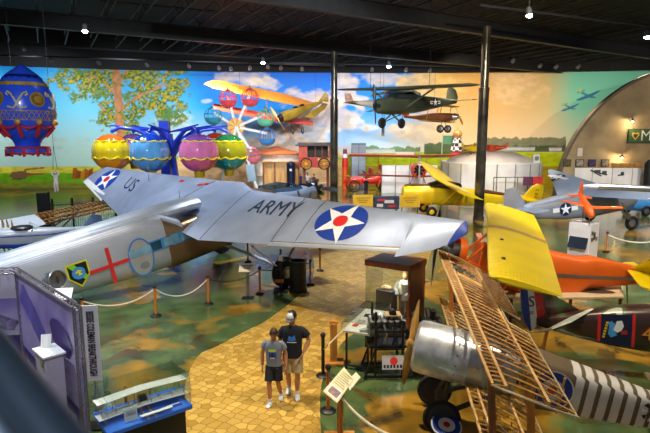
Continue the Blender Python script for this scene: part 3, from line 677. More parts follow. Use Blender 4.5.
for sg in (-1, 1):
    fr = FF @ MX.Translation((.9, sg * 3.0, -1.35)); radial(fr, 'wing_engine')
    MB(fr).fus([(-.2, .36, -.36, .36, 2), (-.9, .38, -.38, .38, 2.2), (-2.0, .16, -.14, .2, 2)], 14).build('engine_nacelle', silver, trim)
    for a, b in (((-.3, .15, .3), (-.2, .35, 1.1)), ((-.3, -.15, .3), (-.2, -.35, 1.1)), ((-1.2, 0, .3), (-1.9, .0, .9))): MB(fr).tube([a, b], .04, 8).build('engine_strut', steel, trim)
    # main wheel and legs
    w0 = FF @ V((.35, sg * 2.9, -2.6)); w0 = G(285, 287) if sg < 0 else w0; w0.z = .55; ax = FR @ V((0, 1, 0)); ax.z = 0
    mb = MB(); mb.lathe([(.30, -.13), (.46, -.14), (.55, -.06), (.55, .06), (.46, .14), (.30, .13)], w0, ax, 26); wh = mb.build('wheel', rubber, trim)
    mb = MB(); mb.lathe([(.05, -.15), (.3, -.12), (.3, .12), (.05, .15)], w0, ax, 20); mb.build('hub', steel, wh)
    top = fr @ V((-.5, 0, -.3)); MB().tube([w0 + ax * (-.2 * sg), top], .06, 10).build('landing_leg', steel, trim)
    a = FF @ V((-1.7, sg * .8, -1.9)); MB().beam(a, w0 + V((0, 0, .15)), .20, .05).build('landing_strut', deck_silver, trim)
a = D(252, 246, 17.6); MB().beam(a, D(279, 268, 17.9), .22, .06).build('bracing_strut', deck_silver, trim, label='broad silver diagonal brace')
# tail wheel and cross tail far at the left (mostly outside the frame)
tw = FF @ V((-13.4, 0, -1.0)); tw.z = .2
mb = MB(); mb.lathe([(.1, -.06), (.2, -.05), (.2, .05), (.1, .06)], tw, FR @ V((0, 1, 0)), 18); mb.build('tail_wheel', rubber, trim)
MB().tube([tw, FF @ V((-13.3, 0, -.7))], .05, 8).build('tail_leg', steel, trim)
MB(FF).wing([(V((-12.2, y, .15)), V((-14.4, y, .1)), .07, .07) for y in (-2.8, -1.4, 0, 1.4, 2.8)]).build('tailplane', silver, trim)
mb = MB(FF); mb.wing([(V((-12.6, 0, .1)), V((-15.0, 0, .1)), .08, .08), (V((-13.4, 0, 1.5)), V((-15.1, 0, 1.5)), .05, .05)], up=(0, 1, 0)); mb.build('tail_fin', silver, trim)
# =====================================================================  PARTS COMMON TO THE SMALLER AEROPLANES
def wheel(par, c, ax, r=.35, w=.12, disc=None, dm=None, spokes=0):
    c, ax = V(c), V(ax).normalized(); mb = MB(); mb.torus(c, ax, r - w * .45, w * .5, 28, 10); o = mb.build('wheel', rubber, par)
    mb = MB()
    if spokes:
        u = ax.orthogonal().normalized(); v = ax.cross(u); mb.cyl(c - ax * w * .5, c + ax * w * .5, r * .16, n=12); mb.torus(c, ax, r - w * .9, w * .16, 24, 6)
        for i in range(spokes): q = u * math.cos(6.2832 * i / spokes) + v * math.sin(6.2832 * i / spokes); mb.tube([c + q * r * .1, c + q * (r - w * .85)], r * .03, 5)
    else:
        mb.lathe([(.02, -w * .55), (r * .4, -w * .4), (r - w * .7, -w * .18), (r - w * .7, w * .18), (r * .4, w * .4), (.02, w * .55)], c, ax, 24)
    mb.build('wheel_disc' if not spokes else 'spokes', dm or steel, o); return o
def prop(par, c, ax, L, m, ang=0.0, tip=None, blades=2, hub=.08, wk=1.0):
    """airscrew with twisted tapered blades, ang measured from straight up"""
    c, ax = V(c), V(ax).normalized(); u0 = V((0, 0, 1)); u0 = (u0 - ax * u0.dot(ax)).normalized(); s0 = ax.cross(u0); mb = MB()
    mb.lathe([(.02, -.08), (hub, -.06), (hub, .06), (.02, .1)], c, ax, 14)
    for b in range(blades):
        a = ang + b * 2 * math.pi / blades; d = u0 * math.cos(a) + s0 * math.sin(a); e = ax.cross(d); rings = []
        for r, w, t, tw in ((.04, .05, .045, 1.1), (.2, .055, .03, .95), (.45, .095, .022, .6), (.7, .085, .014, .42), (.9, .06, .009, .33), (1, .018, .005, .3)):
            p = c + d * (r * L / 2); cw = (e * math.cos(tw) + ax * math.sin(tw)) * w * wk * L / 2; ct = (ax * math.cos(tw) - e * math.sin(tw)) * t * L / 2
            rings.append([p + cw * math.cos(q) + ct * math.sin(q) for q in [2 * math.pi * k / 10 for k in range(10)]])
        mb.loft(rings, True, True, True)
    return mb.build('propeller', m, par)
def strut(par, a, b, m, w=.09, t=.03, name='strut', n=8):
    a, b = V(a), V(b); mb = MB(); mb.tube([a, b], w / 2, n, True, 0, False, t / w if w > t else 1); return mb.build(name, m, par)
def flat_marks(par, items, fn_of, mx=.2):
    for nm, pts, m, off in items:
        mb = MB(); decal(mb, pts, fn_of(off), mx); mb.build(nm, m, par, recalc=False)
def roundel(r, cols, off0=.006, d=.005): return [('roundel_ring', circ(0, 0, r * k, 32), m, off0 + i * d) for i, (k, m) in enumerate(cols)]
def us_star(r, bars=True, off0=.006):
    it = [('insignia_bar', rect(-2 * r, -.25 * r, 2 * r, .25 * r), insignia_white, off0)] if bars else []
    return it + [('insignia_disc', circ(0, 0, r, 32), navy, off0 + .004), ('insignia_star', star(0, 0, r * .97), insignia_white, off0 + .008)]
def wire(par, a, b, r=.012): return MB().tube([a, b], r, 5).build('hanging_wire', dark_metal, par)

# =====================================================================  HUNG FROM THE CEILING
# --- paper-and-cloth balloon at the left
bc = D(25, 110, 30); S_ = 30 / F
bal = thing('hot_air_balloon', 'big royal blue hanging balloon model with gold ornaments and red swags', 'balloon', (bc.x, bc.y, bc.z - 44 * S_))
blue_b = mat('balloon_blue', '#2a52e0', .3, 0, .1, 1.5, coat=.3); gold = mat('balloon_gold', '#b8923a', .4, .2, .2, 3); redc = mat('swag_red', '#c01e2c', .7, 0, .12, 5)
bprof = [(.6, 43.5), (3, 42), (8, 38.5), (13.5, 34), (20, 26), (24.5, 17), (27, 7), (27.3, -3), (26, -11), (23, -18), (18.5, -24.5), (13.5, -29), (11.4, -33), (11.4, -39)]
def bal_r(h): return float(np.interp(h, [p[1] for p in bprof][::-1], [p[0] for p in bprof][::-1])) * S_
MB().lathe([(r * S_, h * S_) for r, h in bprof], bc, (0, 0, 1), 40).build('envelope', blue_b, bal)
def band(h0, h1, nm, m, off=.02, sc=None, n=40):
    mb = MB(); rings = []
    for t in (0, .5, 1):
        h = h0 + (h1 - h0) * t; rings.append([bc + V(((bal_r(h) + off) * math.cos(q), (bal_r(h) + off) * math.sin(q), h * S_ + (sc(q) * S_ if sc and t == 0 else 0))) for q in [2 * math.pi * j / n for j in range(n)]])
    mb.loft(rings, False, True, True); return mb.build(nm, m, bal)
band(22.5, 25.5, 'gold_band', gold, .02, lambda q: 1.6 * abs(math.sin(q * 10)) - 1.6, 80); band(-10.5, -9.8, 'gold_band', gold); band(-2, -1.3, 'gold_band', gold)
band(29, 33, 'dark_band', mat('balloon_navy', '#14206e', .4, 0, .1, 2), .015, lambda q: 2 * math.sin(q * 8), 80)
def on_bal(a0, h0, off): return lambda u, v: bc + V((math.sin(a0 + u / bal_r(h0 + v)) * (bal_r(h0 + v) + off), -math.cos(a0 + u / bal_r(h0 + v)) * (bal_r(h0 + v) + off), (h0 + v) * S_))
def on_balm(a0, h0, off): return lambda u, v: on_bal(a0, h0, off)(u * S_, v)
lat = MB()
for i in range(40):
    for k in (-1, 1):
        q0 = 2 * math.pi * i / 40; f = on_bal(q0, -6, .02); lat.tube([f(-k * 2 * S_, -3.8), f(0, 0), f(k * 2 * S_, 3.8)], .018, 4, False)
lat.build('lattice_band', gold, bal)
for a0 in (-.42, .95, -1.8, 2.3):
    for r, m, o in ((7, gold, .02), (5.6, mat('sun_gold', '#8f6d22', .45, .2, .3, 6), .03), (3.4, gold, .04)):
        mb = MB(); decal(mb, circ(0, 0, r, 24), on_balm(a0, 9, o), .2); mb.build('sun_disc', m, bal, recalc=False)
for a0 in (.28, 1.65, -1.1):
    f = on_balm(a0, 10, .03)
    for k in (-1, 1):
        MB().tube([f(k * x, y) for x, y in ((-8, -8), (-3, -9.5), (-1, -7), (2, -1), (5, 4), (8, 6), (9, 3.5), (7, 2.5))], .05, 6).build('scroll', mat('scroll_gold', '#d8c88a', .35, .2, .1, 4), bal)
for i in range(9):
    q0 = 2 * math.pi * (i + .35) / 9; q1 = 2 * math.pi / 9
    f = on_bal(q0, -17, .06); W = bal_r(-17) * q1
    MB().tube([f(W * t, -7 * 4 * t * (1 - t) * .55 + 3) for t in np.linspace(0, 1, 9)], [.03 + .05 * math.sin(math.pi * t) for t in np.linspace(0, 1, 9)], 7).build('swag', redc, bal)
    MB().tube([f(0, 3.5), f(0.02, -2), f(.05, -9)], [.04, .11, .09], 8).build('tassel', redc, bal)
    MB().ell(f(0, 5), (.17, .1, .17), n=10, m=7).build('gold_boss', gold, bal)
mb = MB(); mb.lathe([(r * S_, h * S_) for r, h in ((11, -35.5), (18.5, -36.5), (19, -42), (13, -43), (11, -37))], bc, (0, 0, 1), 32); g_ = mb.build('gallery', blue_b, bal)
for h in (-36.5, -42): MB().torus(bc + V((0, 0, h * S_)), (0, 0, 1), 18.8 * S_, .06, 36, 8).build('gallery_rail', redc, g_)
for i in range(10): a = 6.2832 * i / 10; MB().cyl(bc + V((math.cos(a) * 19 * S_, math.sin(a) * 19 * S_, -38 * S_)), bc + V((math.cos(a) * 19 * S_, math.sin(a) * 19 * S_, -45 * S_)), .08, n=8).build('gallery_tassel', redc, g_)
wire(bal, bc + V((-.6, 0, 42 * S_)), V((bc.x - .6, bc.y, 16)), .02)

# --- orange-winged biplane, climbing left
def hang(nm, label, loc, group=None): return thing(nm, label, 'aeroplane', loc)
def DJ(px, py, d): return D(px, py, d + 4)
jn = hang('biplane', 'hanging orange and yellow biplane with olive-gold fuselage beside the small Ferris wheel', DJ(284, 113, 47))
oy = ribbed('doped_orange', '#e2862c', 0, 12, .3, .5, 0); yl = mat('golden_fuselage', '#86691f', .45, 0, .2, 1.5); lred = mat('wing_red', '#d84a34', .5, 0, .15, 1)
MB().wing([(DJ(204, 84, 42), DJ(213.5, 80, 44), .05, .08), (DJ(213, 88, 42.3), DJ(222, 81, 44.2), .07, .10), (DJ(283, 103, 46.5), DJ(284, 93.5, 48.5), .07, .1), (DJ(312, 107.5, 49.3), DJ(316, 103, 51), .05, .08)], up=(0, 0, 1)).build('upper_wing', oy, jn)
MB().wing([(DJ(212, 109, 42.3), DJ(214, 103.5, 44), .05, .08), (DJ(280, 122, 46.5), DJ(284, 116, 48.3), .06, .09), (DJ(313, 125, 49.3), DJ(313, 121, 50.8), .05, .08)]).build('lower_wing', lred, jn)
N0, T0 = DJ(281, 117.5, 46.2), DJ(322, 102, 50.5); fd = (N0 - T0).normalized(); up0 = V((0, 0, 1)); sdv = fd.cross(up0).normalized(); upv = sdv.cross(fd)
FJ = MX.Translation(T0) @ MX((fd, -sdv, upv)).transposed().to_4x4(); LJ = (N0 - T0).length
MB(FJ).fus([(0, .06, -.1, .12, 2.4), (LJ * .35, .28, -.34, .3, 3), (LJ * .62, .42, -.52, .40, 3.4), (LJ * .85, .44, -.58, .46, 3), (LJ, .36, -.48, .42, 2.4)], 18).build('fuselage', yl, jn)
MB(FJ).fus([(LJ, .34, -.42, .36, 2.2), (LJ + .35, .28, -.34, .28, 2)], 16).build('engine_cowl', dark_metal, jn)
for x in (.5, .64): mb = MB(FJ); mb.lathe([(.28, -.05), (.30, .04), (.22, .08), (.05, .0)], (LJ * x, 0, .42), (0, 0, 1), 14); mb.build('cockpit', black, jn)
MB().wing([(T0 + fd * .7 + upv * .05, T0 - fd * .3 + upv * .05, .04, .04), (DJ(323.5, 94, 50.6), DJ(328.5, 102, 50.6), .03, .03), (DJ(325.5, 92, 50.6), DJ(328.5, 95, 50.6), .02, .02)], up=sdv).build('tail_fin', yl, jn)
MB().wing([(DJ(303, 116.5, 48.6), DJ(312, 118.5, 49), .03, .03), (DJ(320, 106, 50.2), DJ(325, 109, 50.8), .05, .05), (DJ(322, 103, 51.5), DJ(328, 104, 52), .03, .03)]).build('tailplane', yl, jn)
prop(jn, N0 + fd * .45, fd, 2.6, prop_wood, .5)
for px, d in ((292.5, 46.8), (302.5, 47.6)):
    c = DJ(px, 130.5, d); wheel(jn, c, sdv + fd * .5, .34, .10, spokes=8, dm=steel); strut(jn, c, FJ @ V((LJ * .8, 0, -.5)), dark_metal, .05, .05)
for t, a in ((.12, 0), (.45, 0), (.75, 0)):
    p = lp(DJ(213, 85, 42.5), DJ(283, 99, 47), t); q = lp(DJ(213, 106.5, 42.8), DJ(283, 119, 47), t); strut(jn, p, q, post_wood, .07, .05)
wire(jn, DJ(240, 90, 44), V((DJ(240, 90, 44).x, 48, 16))); wire(jn, FJ @ V((1, 0, .2)), V(((FJ @ V((1, 0, 0))).x, 54, 16)))

# --- olive army observation aeroplane
ol = mat('olive_drab', '#3a4030', .5, 0, .15, 1.2); olw = mat('olive_wing', '#3e4438', .5, 0, .15, 1); gl2 = glassy('hazy_glass', '#b8c4cc', .3, .1)
ob = hang('observation_aeroplane', 'hanging dark olive high-wing aeroplane with white star, nose to the left', D(420, 110, 30))
NB, TB = D(377, 104, 28.4), D(456, 101.5, 33.5); fd = (NB - TB).normalized(); sdv = fd.cross(V((0, 0, 1))).normalized(); upv = sdv.cross(fd)
FB = MX.Translation(TB) @ MX((fd, -sdv, upv)).transposed().to_4x4(); LB = (NB - TB).length
MB(FB).fus([(0, .05, -.12, .12, 2.2), (LB * .25, .26, -.32, .26, 3), (LB * .55, .40, -.56, .42, 3.4), (LB * .62, .42, -.6, .62, 3.2), (LB * .82, .44, -.62, .58, 3), (LB * .86, .44, -.6, .34, 3), (LB * .97, .40, -.52, .30, 2.6), (LB, .30, -.42, .2, 2.2)], 20).build('fuselage', ol, ob)
MB(FB).fus([(LB * .56, .425, .05, .60, 3.6), (LB * .66, .445, .05, .80, 3.6), (LB * .80, .45, .05, .80, 3.6), (LB * .87, .40, .15, .5, 3)], 16).build('cabin_glazing', gl2, ob)
for sg in (-1, 1): MB(FB).cyl((LB, sg * .16, -.1), (LB + .04, sg * .16, -.1), .11, n=14).build('cowl_opening', black, ob)
wc = FB @ V((LB * .72, 0, .82)); wl, wr = D(343, 89.5, 34.0), D(476, 84.5, 26.5); ch = fd * 1.55
MB().wing([(wl + ch * .2, wl - ch * .3, .02, .02), (wl * .97 + wc * .03 + ch * .45, wl * .97 + wc * .03 - ch * .5, .06, .08), (wc + ch * .5, wc - ch * .5, .10, .14), (wr * .96 + wc * .04 + ch * .5, wr * .96 + wc * .04 - ch * .5, .08, .10), (wr * .985 + wc * .015 + ch * .4, wr * .985 + wc * .015 - ch * .4, .06, .07), (wr + ch * .2, wr - ch * .2, .02, .02)]).build('wing', olw, ob)
MB().wing([(TB + fd * 1.1 + upv * .1, TB - fd * .1 + upv * -.1, .04, .04), (D(447, 90, 33.2), D(458, 97, 33.6), .035, .035), (D(449, 86.5, 33.3), D(456, 90, 33.5), .03, .03)], up=sdv).build('tail_fin', ol, ob)
MB().wing([(TB + fd * .8 + sdv * s + upv * .05, TB + fd * .05 + sdv * s + upv * .05, .03, .03) for s in (-1.6, -.8, 0, .8, 1.6)]).build('tailplane', ol, ob)
prop(ob, NB + fd * .18, fd, 2.1, dark_metal, .02)
for px, py, d in ((382, 123, 27.6), (401.5, 123.5, 28.7)):
    c = D(px, py, d); wheel(ob, c, sdv, .27, .17, dm=dark_metal); strut(ob, c, FB @ V((LB * .84, 0, -.55)), ol, .1, .05, 'landing_leg'); strut(ob, c, FB @ V((LB * .70, 0, -.55)), ol, .06, .05, 'landing_leg')
for w_ in (wl, wr): strut(ob, FB @ V((LB * .74, 0, -.45)), wc + (w_ - wc) * .5, ol, .1, .04, 'wing_strut')
fnb = lambda off: (lambda u, v: FB @ V((LB * .25 - u + .3, -(.285 + (.3 - u) * .07) - off, v)))
sgn = 1 if (sdv.y < 0) else -1
def fnb(off): return lambda u, v: FB @ V((LB * .36 - u, -sgn * (.335 - u * .06 + off), v - .02))
flat_marks(ob, [('insignia_bar', rect(-.55, -.09, .55, .09), insignia_white, .01), ('insignia_red', rect(-.5, -.04, .5, .04), insignia_red, .014), ('insignia_disc', circ(0, 0, .27, 28), navy, .018), ('insignia_star', star(0, 0, .26), insignia_white, .022)], fnb)
wire(ob, wc + (wl - wc) * .5, V(((wc + (wl - wc) * .5).x, (wc + (wl - wc) * .5).y, 16))); wire(ob, wc + (wr - wc) * .4, V(((wc + (wr - wc) * .4).x, (wc + (wr - wc) * .4).y, 16)))

# --- small brown biplane, and a grey one with a red-marked tail behind the olive one
def small_biplane(nm, label, px, py, d, fwd, span, L, mf, mw, tail_m=None, wheels=True, lo=True, rollz=0.0):
    c = D(px, py, d); R = pose(fwd, 0, rollz); fr = frame(c, R); o = thing(nm, label, 'aeroplane', c, R)
    MB(fr).fus([(-L * .6, .05, .0, .2, 2), (-L * .3, .22, -.2, .25, 2.6), (0, .34, -.38, .32, 2.8), (L * .25, .36, -.4, .3, 2.4), (L * .38, .30, -.32, .24, 2)], 16).build('fuselage', mf, o)
    MB(fr).fus([(L * .38, .32, -.36, .28, 2), (L * .46, .18, -.2, .14, 2)], 16).build('engine_cowl', steel, o)
    ww = [(V((L * .22, y, .95)), V((L * .02, y, .9)), .05, .06) for y in (-span / 2, -span / 4, 0, span / 4, span / 2)]
    MB(fr).wing(ww).build('upper_wing', mw, o)
    if lo: MB(fr).wing([(V((L * .16, y, -.35)), V((-L * .03, y, -.4)), .05, .06) for y in (-span / 2, -span / 4, 0, span / 4, span / 2)]).build('lower_wing', mw, o)
    for y in (-span * .38, -.3, .3, span * .38): strut(o, fr @ V((L * .12, y, .95)), fr @ V((L * .08, y, -.38 if abs(y) > 1 else .2)), post_wood, .07, .05)
    MB(fr).wing([(V((-L * .48, 0, .1)), V((-L * .64, 0, .1)), .03, .03), (V((-L * .55, 0, .8)), V((-L * .66, 0, .75)), .02, .02)], up=(0, 1, 0)).build('tail_fin', tail_m or mf, o)
    MB(fr).wing([(V((-L * .48, y, .12)), V((-L * .62, y, .12)), .03, .03) for y in (-1.3, 0, 1.3)]).build('tailplane', mw, o)
    if wheels:
        for y in (-.75, .75): wheel(o, fr @ V((L * .2, y, -.98)), fr.to_3x3() @ V((0, 1, 0)), .32, .12); strut(o, fr @ V((L * .2, y, -.98)), fr @ V((L * .18, y * .3, -.35)), dark_metal, .06, .05, 'landing_leg')
    prop(o, fr @ V((L * .48, 0, -.03)), fr.to_3x3() @ V((1, 0, 0)), 2.1, prop_wood, .9)
    p = fr @ V((0, 0, .95)); wire(o, p, V((p.x, p.y, 16)))
    return o, fr
brw = mat('brown_dope', '#7c4a28', .5, 0, .25, 1.5); tanw = mat('tan_dope', '#a98a60', .55, 0, .15, 1.5)
o, fr = small_biplane('biplane', 'small hanging brown biplane with tan wings right of the olive aeroplane wheels', 434, 117, 44, (.75, -.55), 5.8, 4.6, brw, tanw, red_paint)
grw = mat('grey_dope', '#a8a49c', .5, 0, .12, 1.5)
o, fr = small_biplane('biplane', 'small hanging grey aeroplane with red marked fin behind the olive one', 380, 104, 42, (.96, .2), 7.6, 4.4, grw, grw, mat('striped_fin', '#b88a78', .5, 0, .3, 4), False)

# --- lay figures of parachutists
def dangler(px, py, d, nm, label, m1, m2, k=1.0):
    c = D(px, py, d); o = thing(nm, label, 'mannequin', c)
    mb = MB(); mb.tube([c + V(p) * k for p in ((0, 0, .55), (0, 0, .2), (.02, 0, -.1))], [.20 * k, .23 * k, .17 * k], 12)
    for s in (-1, 1):
        mb.tube([c + V(p) * k for p in ((s * .09, 0, -.05), (s * .11, -.08, -.45), (s * .12, .02, -.85), (s * .12, -.1, -.95))], [.12 * k, .10 * k, .07 * k, .06 * k], 8)
        mb.tube([c + V(p) * k for p in ((s * .2, 0, .48), (s * .33, -.05, .72), (s * .2, -.02, 1.0))], [.08 * k, .065 * k, .05 * k], 8)
    mb.build('flight_suit', m1, o)
    mb = MB(); mb.ell(c + V((0, -.02, .76)) * k, (.11 * k, .12 * k, .14 * k), n=12, m=8); mb.build('head', m2, o)
    for s in (-1, 1): MB().tube([c + V((s * .2, 0, 1.0)) * k, c + V((0, 0, 3.2)) * k], .012, 5).build('riser', dark_metal, o)
    MB().tube([c + V((0, 0, 3.2)) * k, V((c.x, c.y, 16))], .01, 5).build('hanging_line', dark_metal, o)
dangler(383, 129, 30, 'parachutist_mannequin', 'tiny parachutist figure dangling below the olive aeroplane nose', mat('suit_dark', '#4a4a4e', .8, 0, .3, 4), mat('helmet', '#b8a890', .6, 0, .1), .42)
dangler(56, 181, 26, 'parachutist_mannequin', 'pale parachutist figure hanging over the black fence at left', mat('suit_pale', '#b8aca8', .8, 0, .25, 4), MATS['helmet'], .55)

# =====================================================================  THE RIDES
bluest = mat('ride_blue', '#1c38b8', .3, .1, .1, 2, coat=.3)
mc = D(171, 150, 35); mc.z = 0
ride = thing('balloon_ride', 'blue carousel tower with curved arms that carry the round balloon gondolas', 'fairground ride', mc)
zt = D(170, 121, 35).z; za = D(170, 135.5, 35).z
MB().cyl((mc.x, mc.y, 0), (mc.x, mc.y, .5), 2.6, 2.4, 28).build('base', bluest, ride)
MB().beam((mc.x - .35, mc.y, .5), (mc.x - .35, mc.y, zt), .62, .5, (0, 1, 0)).build('mast', bluest, ride); MB().beam((mc.x + .5, mc.y, .5), (mc.x - .05, mc.y, za + .1), .3, .4, (0, 1, 0)).build('mast_brace', bluest, ride)
gond = [('yellow and orange', 112, 34.3, 152.5, ('#e8c818', '#e06018', '#e08a1c')), ('light blue and navy', 150, 33, 153, ('#5ea4e0', '#1a3fa8', '#4f8fd8')), ('lilac and pink', 199, 33, 153, ('#e07ab0', '#9a5fc0', '#d85a94')), ('olive green and teal', 228.5, 36.2, 152.5, ('#98981c', '#1f6a3c', '#1f8a8c')), ('dark red and yellow', 216, 39, 148, ('#c0a01c', '#b83418', '#b07018')), ('dusky violet', 134, 38.5, 149, ('#8a5a88', '#5a3a7a', '#7a4a70'))]
rope_y = mat('gondola_trim', '#f0d824', .4, 0, .1, 4)
for nm, px, d, py, cols in gond:
    c = D(px, py, d); r = 1.23 if d < 35 else 1.29 if d < 37 else 1.15
    # arm of the ride bending over to the gondola's crown
    a0 = V((mc.x, mc.y, za)); top = c + V((0, 0, r * .98))
    v = top - a0; pts = [a0 + V((0, 0, -1.6)), a0 + v * .2 + V((0, 0, -.4)), a0 + v * .55 + V((0, 0, .30)), a0 + v * .85 + V((0, 0, .42)), top + V((0, 0, .10))]
    MB().tube(pts, [.13, .15, .14, .12, .10], 10).build('arm', bluest, ride)
    MB().cyl(a0 + V((0, 0, .25)), top + V((0, 0, .55)), .05, n=8).build('tie_rod', bluest, ride)
    g = thing('balloon_gondola', nm + ' balloon gondola hanging from the blue fairground tower', 'gondola', c - V((0, 0, r)), None, 'balloon gondolas of the ride')
    fl = lambda q: .955 + .06 * abs(math.sin(q * 5))
    M3 = [mat('gondola ' + x, x, .12, 0, .05, 2, coat=.8) for x in cols]
    def cap(h0, h1, m, part):
        mb = MB(); pr = [(r * math.sqrt(max(1e-4, 1 - t * t)), r * t * .98) for t in np.linspace(h0, h1, 9)]; mb.lathe(pr, c, (0, 0, 1), 60, True, 0, fl); mb.build(part, m, g)
    cap(-.30, .62, M3[0], 'body'); cap(.62, .995, M3[1], 'crown'); cap(-.93, -.30, M3[2], 'tub')
    for h, am in ((.62, .04), (-.22, .10)):
        rr = r * math.sqrt(1 - h * h) * 1.02; MB().tube([c + V((math.cos(q) * rr * fl(q), math.sin(q) * rr * fl(q), r * (h - am * abs(math.cos(q * 5))))) for q in np.linspace(0, 2 * math.pi, 81)[:-1]], .045, 6, False, 0, True).build('rope_trim', rope_y, g)
    MB().cyl(c - V((0, 0, r * .9)), c - V((0, 0, r * 1.25)), .35, .3, 16).build('foot', mat('gondola_foot', '#b89a20', .4, .2, .1), g)

fw = D(236, 126.5, 44); wheelr = 2.45
fer = thing('ferris_ride', 'small white-spoked Ferris wheel with orange and yellow hub', 'ferris wheel', (fw.x, fw.y, 0))
fy = V((.25, -.97, 0)); fx2 = V((.97, .25, 0)); up3 = V((0, 0, 1))
cars = [(228, 99, 'red'), (250, 98, 'red'), (213, 116, 'teal'), (265.5, 118, 'mint'), (267, 137, 'blue'), (251.5, 156, 'pink'), (215, 142, 'violet'), (229, 158, 'white')]
colr = {'red': '#f0505a', 'teal': '#3a9ab0', 'mint': '#6ac8a0', 'blue': '#3f8ad0', 'pink': '#f07a90', 'violet': '#7a5ab0', 'white': '#d8d8dc'}
for q, m in ((.52, mat('hub_orange', '#e87a1c', .35, 0, .08, 3)),): MB().cyl(fw - fy * .12, fw + fy * .12, .72, n=28).build('hub', m, fer)
for i in range(8):
    a = 6.2832 * i / 8; mb = MB(); decal(mb, [(0, 0), (.66 * math.cos(a), .66 * math.sin(a)), (.66 * math.cos(a + .39), .66 * math.sin(a + .39))], plane_fn(fw + fy * .125, fx2, up3, -.004)); mb.build('hub_wedge', yellow_paint, fer, recalc=False)
carm = {}
for i, (px, py, cn) in enumerate(cars):
    c = D(px, py, 43.9 + .25 * (px - 236) * .02); e = fw + (c - fw) * .98
    d_ = (c - fw).normalized(); MB().beam(fw + d_ * .3, e + V((0, 0, .3)), .20, .10, fy).build('spoke', white_paint, fer)
    m = mat('car_' + cn, colr[cn], .3, 0, .08, 3, coat=.3); pos = ['upper left ', 'top right ', 'left ', 'right upper ', 'right lower ', 'lowest right ', 'lower left ', 'bottom '][i]
    g = thing('ferris_car', cn + ' cage-like car at the ' + pos + 'of the small Ferris wheel', 'ferris wheel car', c - V((0, 0, .6)), None, 'cars of the Ferris wheel'); CM = MX.Translation(c) @ MX.Scale(1.18, 4) @ MX.Translation(-c)
    MB(CM).lathe([(.16, -.60), (.40, -.52), (.56, -.32), (.60, -.12), (.56, -.12), (.38, -.42)], c, (0, 0, 1), 18).build('tub', m, g)
    MB(CM).lathe([(.30, .52), (.22, .58), (.12, .66), (.02, .68)], c, (0, 0, 1), 18).build('roof', m, g)
    for k in range(10): a = 6.2832 * k / 10; MB(CM).tube([c + V((math.cos(a) * .62 * math.cos(t), math.sin(a) * .62 * math.cos(t), .60 * math.sin(t))) for t in (-.25, .1, .5, .8, 1.08)], .024, 6).build('bar', m, g)
    MB(CM).torus(c + V((0, 0, .15)), (0, 0, 1), .61, .022, 24, 6).build('ring', m, g)
    MB(CM).cyl(c + V((0, 0, .66)), c + V((0, 0, .85)), .05, n=8).build('hanger', steel, g)
for s in (-1, 1):
    for k in (-1, 1): MB().beam(fw + fy * (.35 * s), V((fw.x + k * 1.9, fw.y, 0)) + fy * (.9 * s), .2, .14, fy).build('support_leg', white_paint, fer)
# =====================================================================  FAR SIDE OF THE HALL
# --- yellow high-wing aeroplane in the middle distance
hy = D(445, 190, 36); hy.z = 0
Rh = pose((-1, -.06), .10, -.12); FH = frame((hy.x, 36, 1.25), Rh)
yh = thing('high_wing_aeroplane', 'yellow high-wing aeroplane with brown top stripe standing right of the far red biplane', 'aeroplane', hy, Rh)
yfab = mat('yellow_fabric', '#e2c412', .35, 0, .05, 1.5, coat=.3); brown_p = mat('brown_trim', '#5a3418', .4, 0, .15, 2, coat=.2)
MB(FH).fus([(-6.4, .05, .25, .5, 2.2), (-4, .28, -.1, .6, 3), (-1.6, .5, -.45, .75, 3.6), (.2, .58, -.55, .82, 3.6), (1.6, .6, -.6, .72, 3), (2.7, .55, -.5, .62, 2.4), (3.0, .42, -.36, .5, 2)], 22).build('fuselage', yfab, yh)
MB(FH).fus([(1.2, .3, .68, .76, 2.6), (2.5, .32, .52, .68, 2.6), (2.95, .2, .44, .56, 2)], 14).build('cowl_stripe', brown_p, yh)
MB(FH).fus([(-5.2, .12, .3, .60, 2.5), (-2.4, .36, .5, .82, 3)], 14).build('deck_stripe', brown_p, yh)
MB(FH).fus([(-.9, .52, .6, 1.05, 3.4), (.4, .56, .6, 1.15, 3.4), (1.25, .5, .6, .8, 3)], 16).build('windscreen', glassy('smoky_glass', '#6a6e70', .3, .1), yh)
MB(FH).wing([(V((1.0 - abs(y) * .02, y, 1.25 + abs(y) * .05)), V((-1.0 + abs(y) * .03, y, .80 + abs(y) * .05)), .1, .13) for y in (-.01, .6, 3, 5.0)]).build('left_wing', yfab, yh)
MB(FH).wing([(V((1.0 - abs(y) * .02, y, 1.25 + abs(y) * .05)), V((-1.0 + abs(y) * .03, y, .80 + abs(y) * .05)), .1, .13) for y in (.01, -.6, -3, -5.4)]).build('right_wing', yfab, yh)
for s in (-1, 1):
    strut(yh, FH @ V((.3, s * .55, -.45)), FH @ V((.1, s * 2.7, 1.12)), yfab, .12, .05, 'wing_strut'); strut(yh, FH @ V((-.5, s * .55, -.4)), FH @ V((-.6, s * 2.7, 1.05)), yfab, .1, .04, 'wing_strut')
    w = FH @ V((1.2, s * 1.15, 0)); w.z = .36; wheel(yh, w, Rh @ V((0, 1, 0)), .36, .22, dm=yfab); strut(yh, w, FH @ V((1.0, s * .45, -.5)), yfab, .26, .1, 'landing_leg')
MB(FH).wing([(V((-5.4, 0, .4)), V((-6.9, 0, .3)), .06, .06), (V((-5.9, 0, 1.2)), V((-6.9, 0, 1.2)), .05, .05), (V((-6.3, 0, 1.55)), V((-6.8, 0, 1.5)), .03, .03)], up=(0, 1, 0)).build('tail_fin', yfab, yh)
MB(FH).wing([(V((-5.4, y, .45)), V((-6.6, y, .42)), .04, .04) for y in (-1, -.5, 0, .5, 1)]).build('tailplane', yfab, yh)
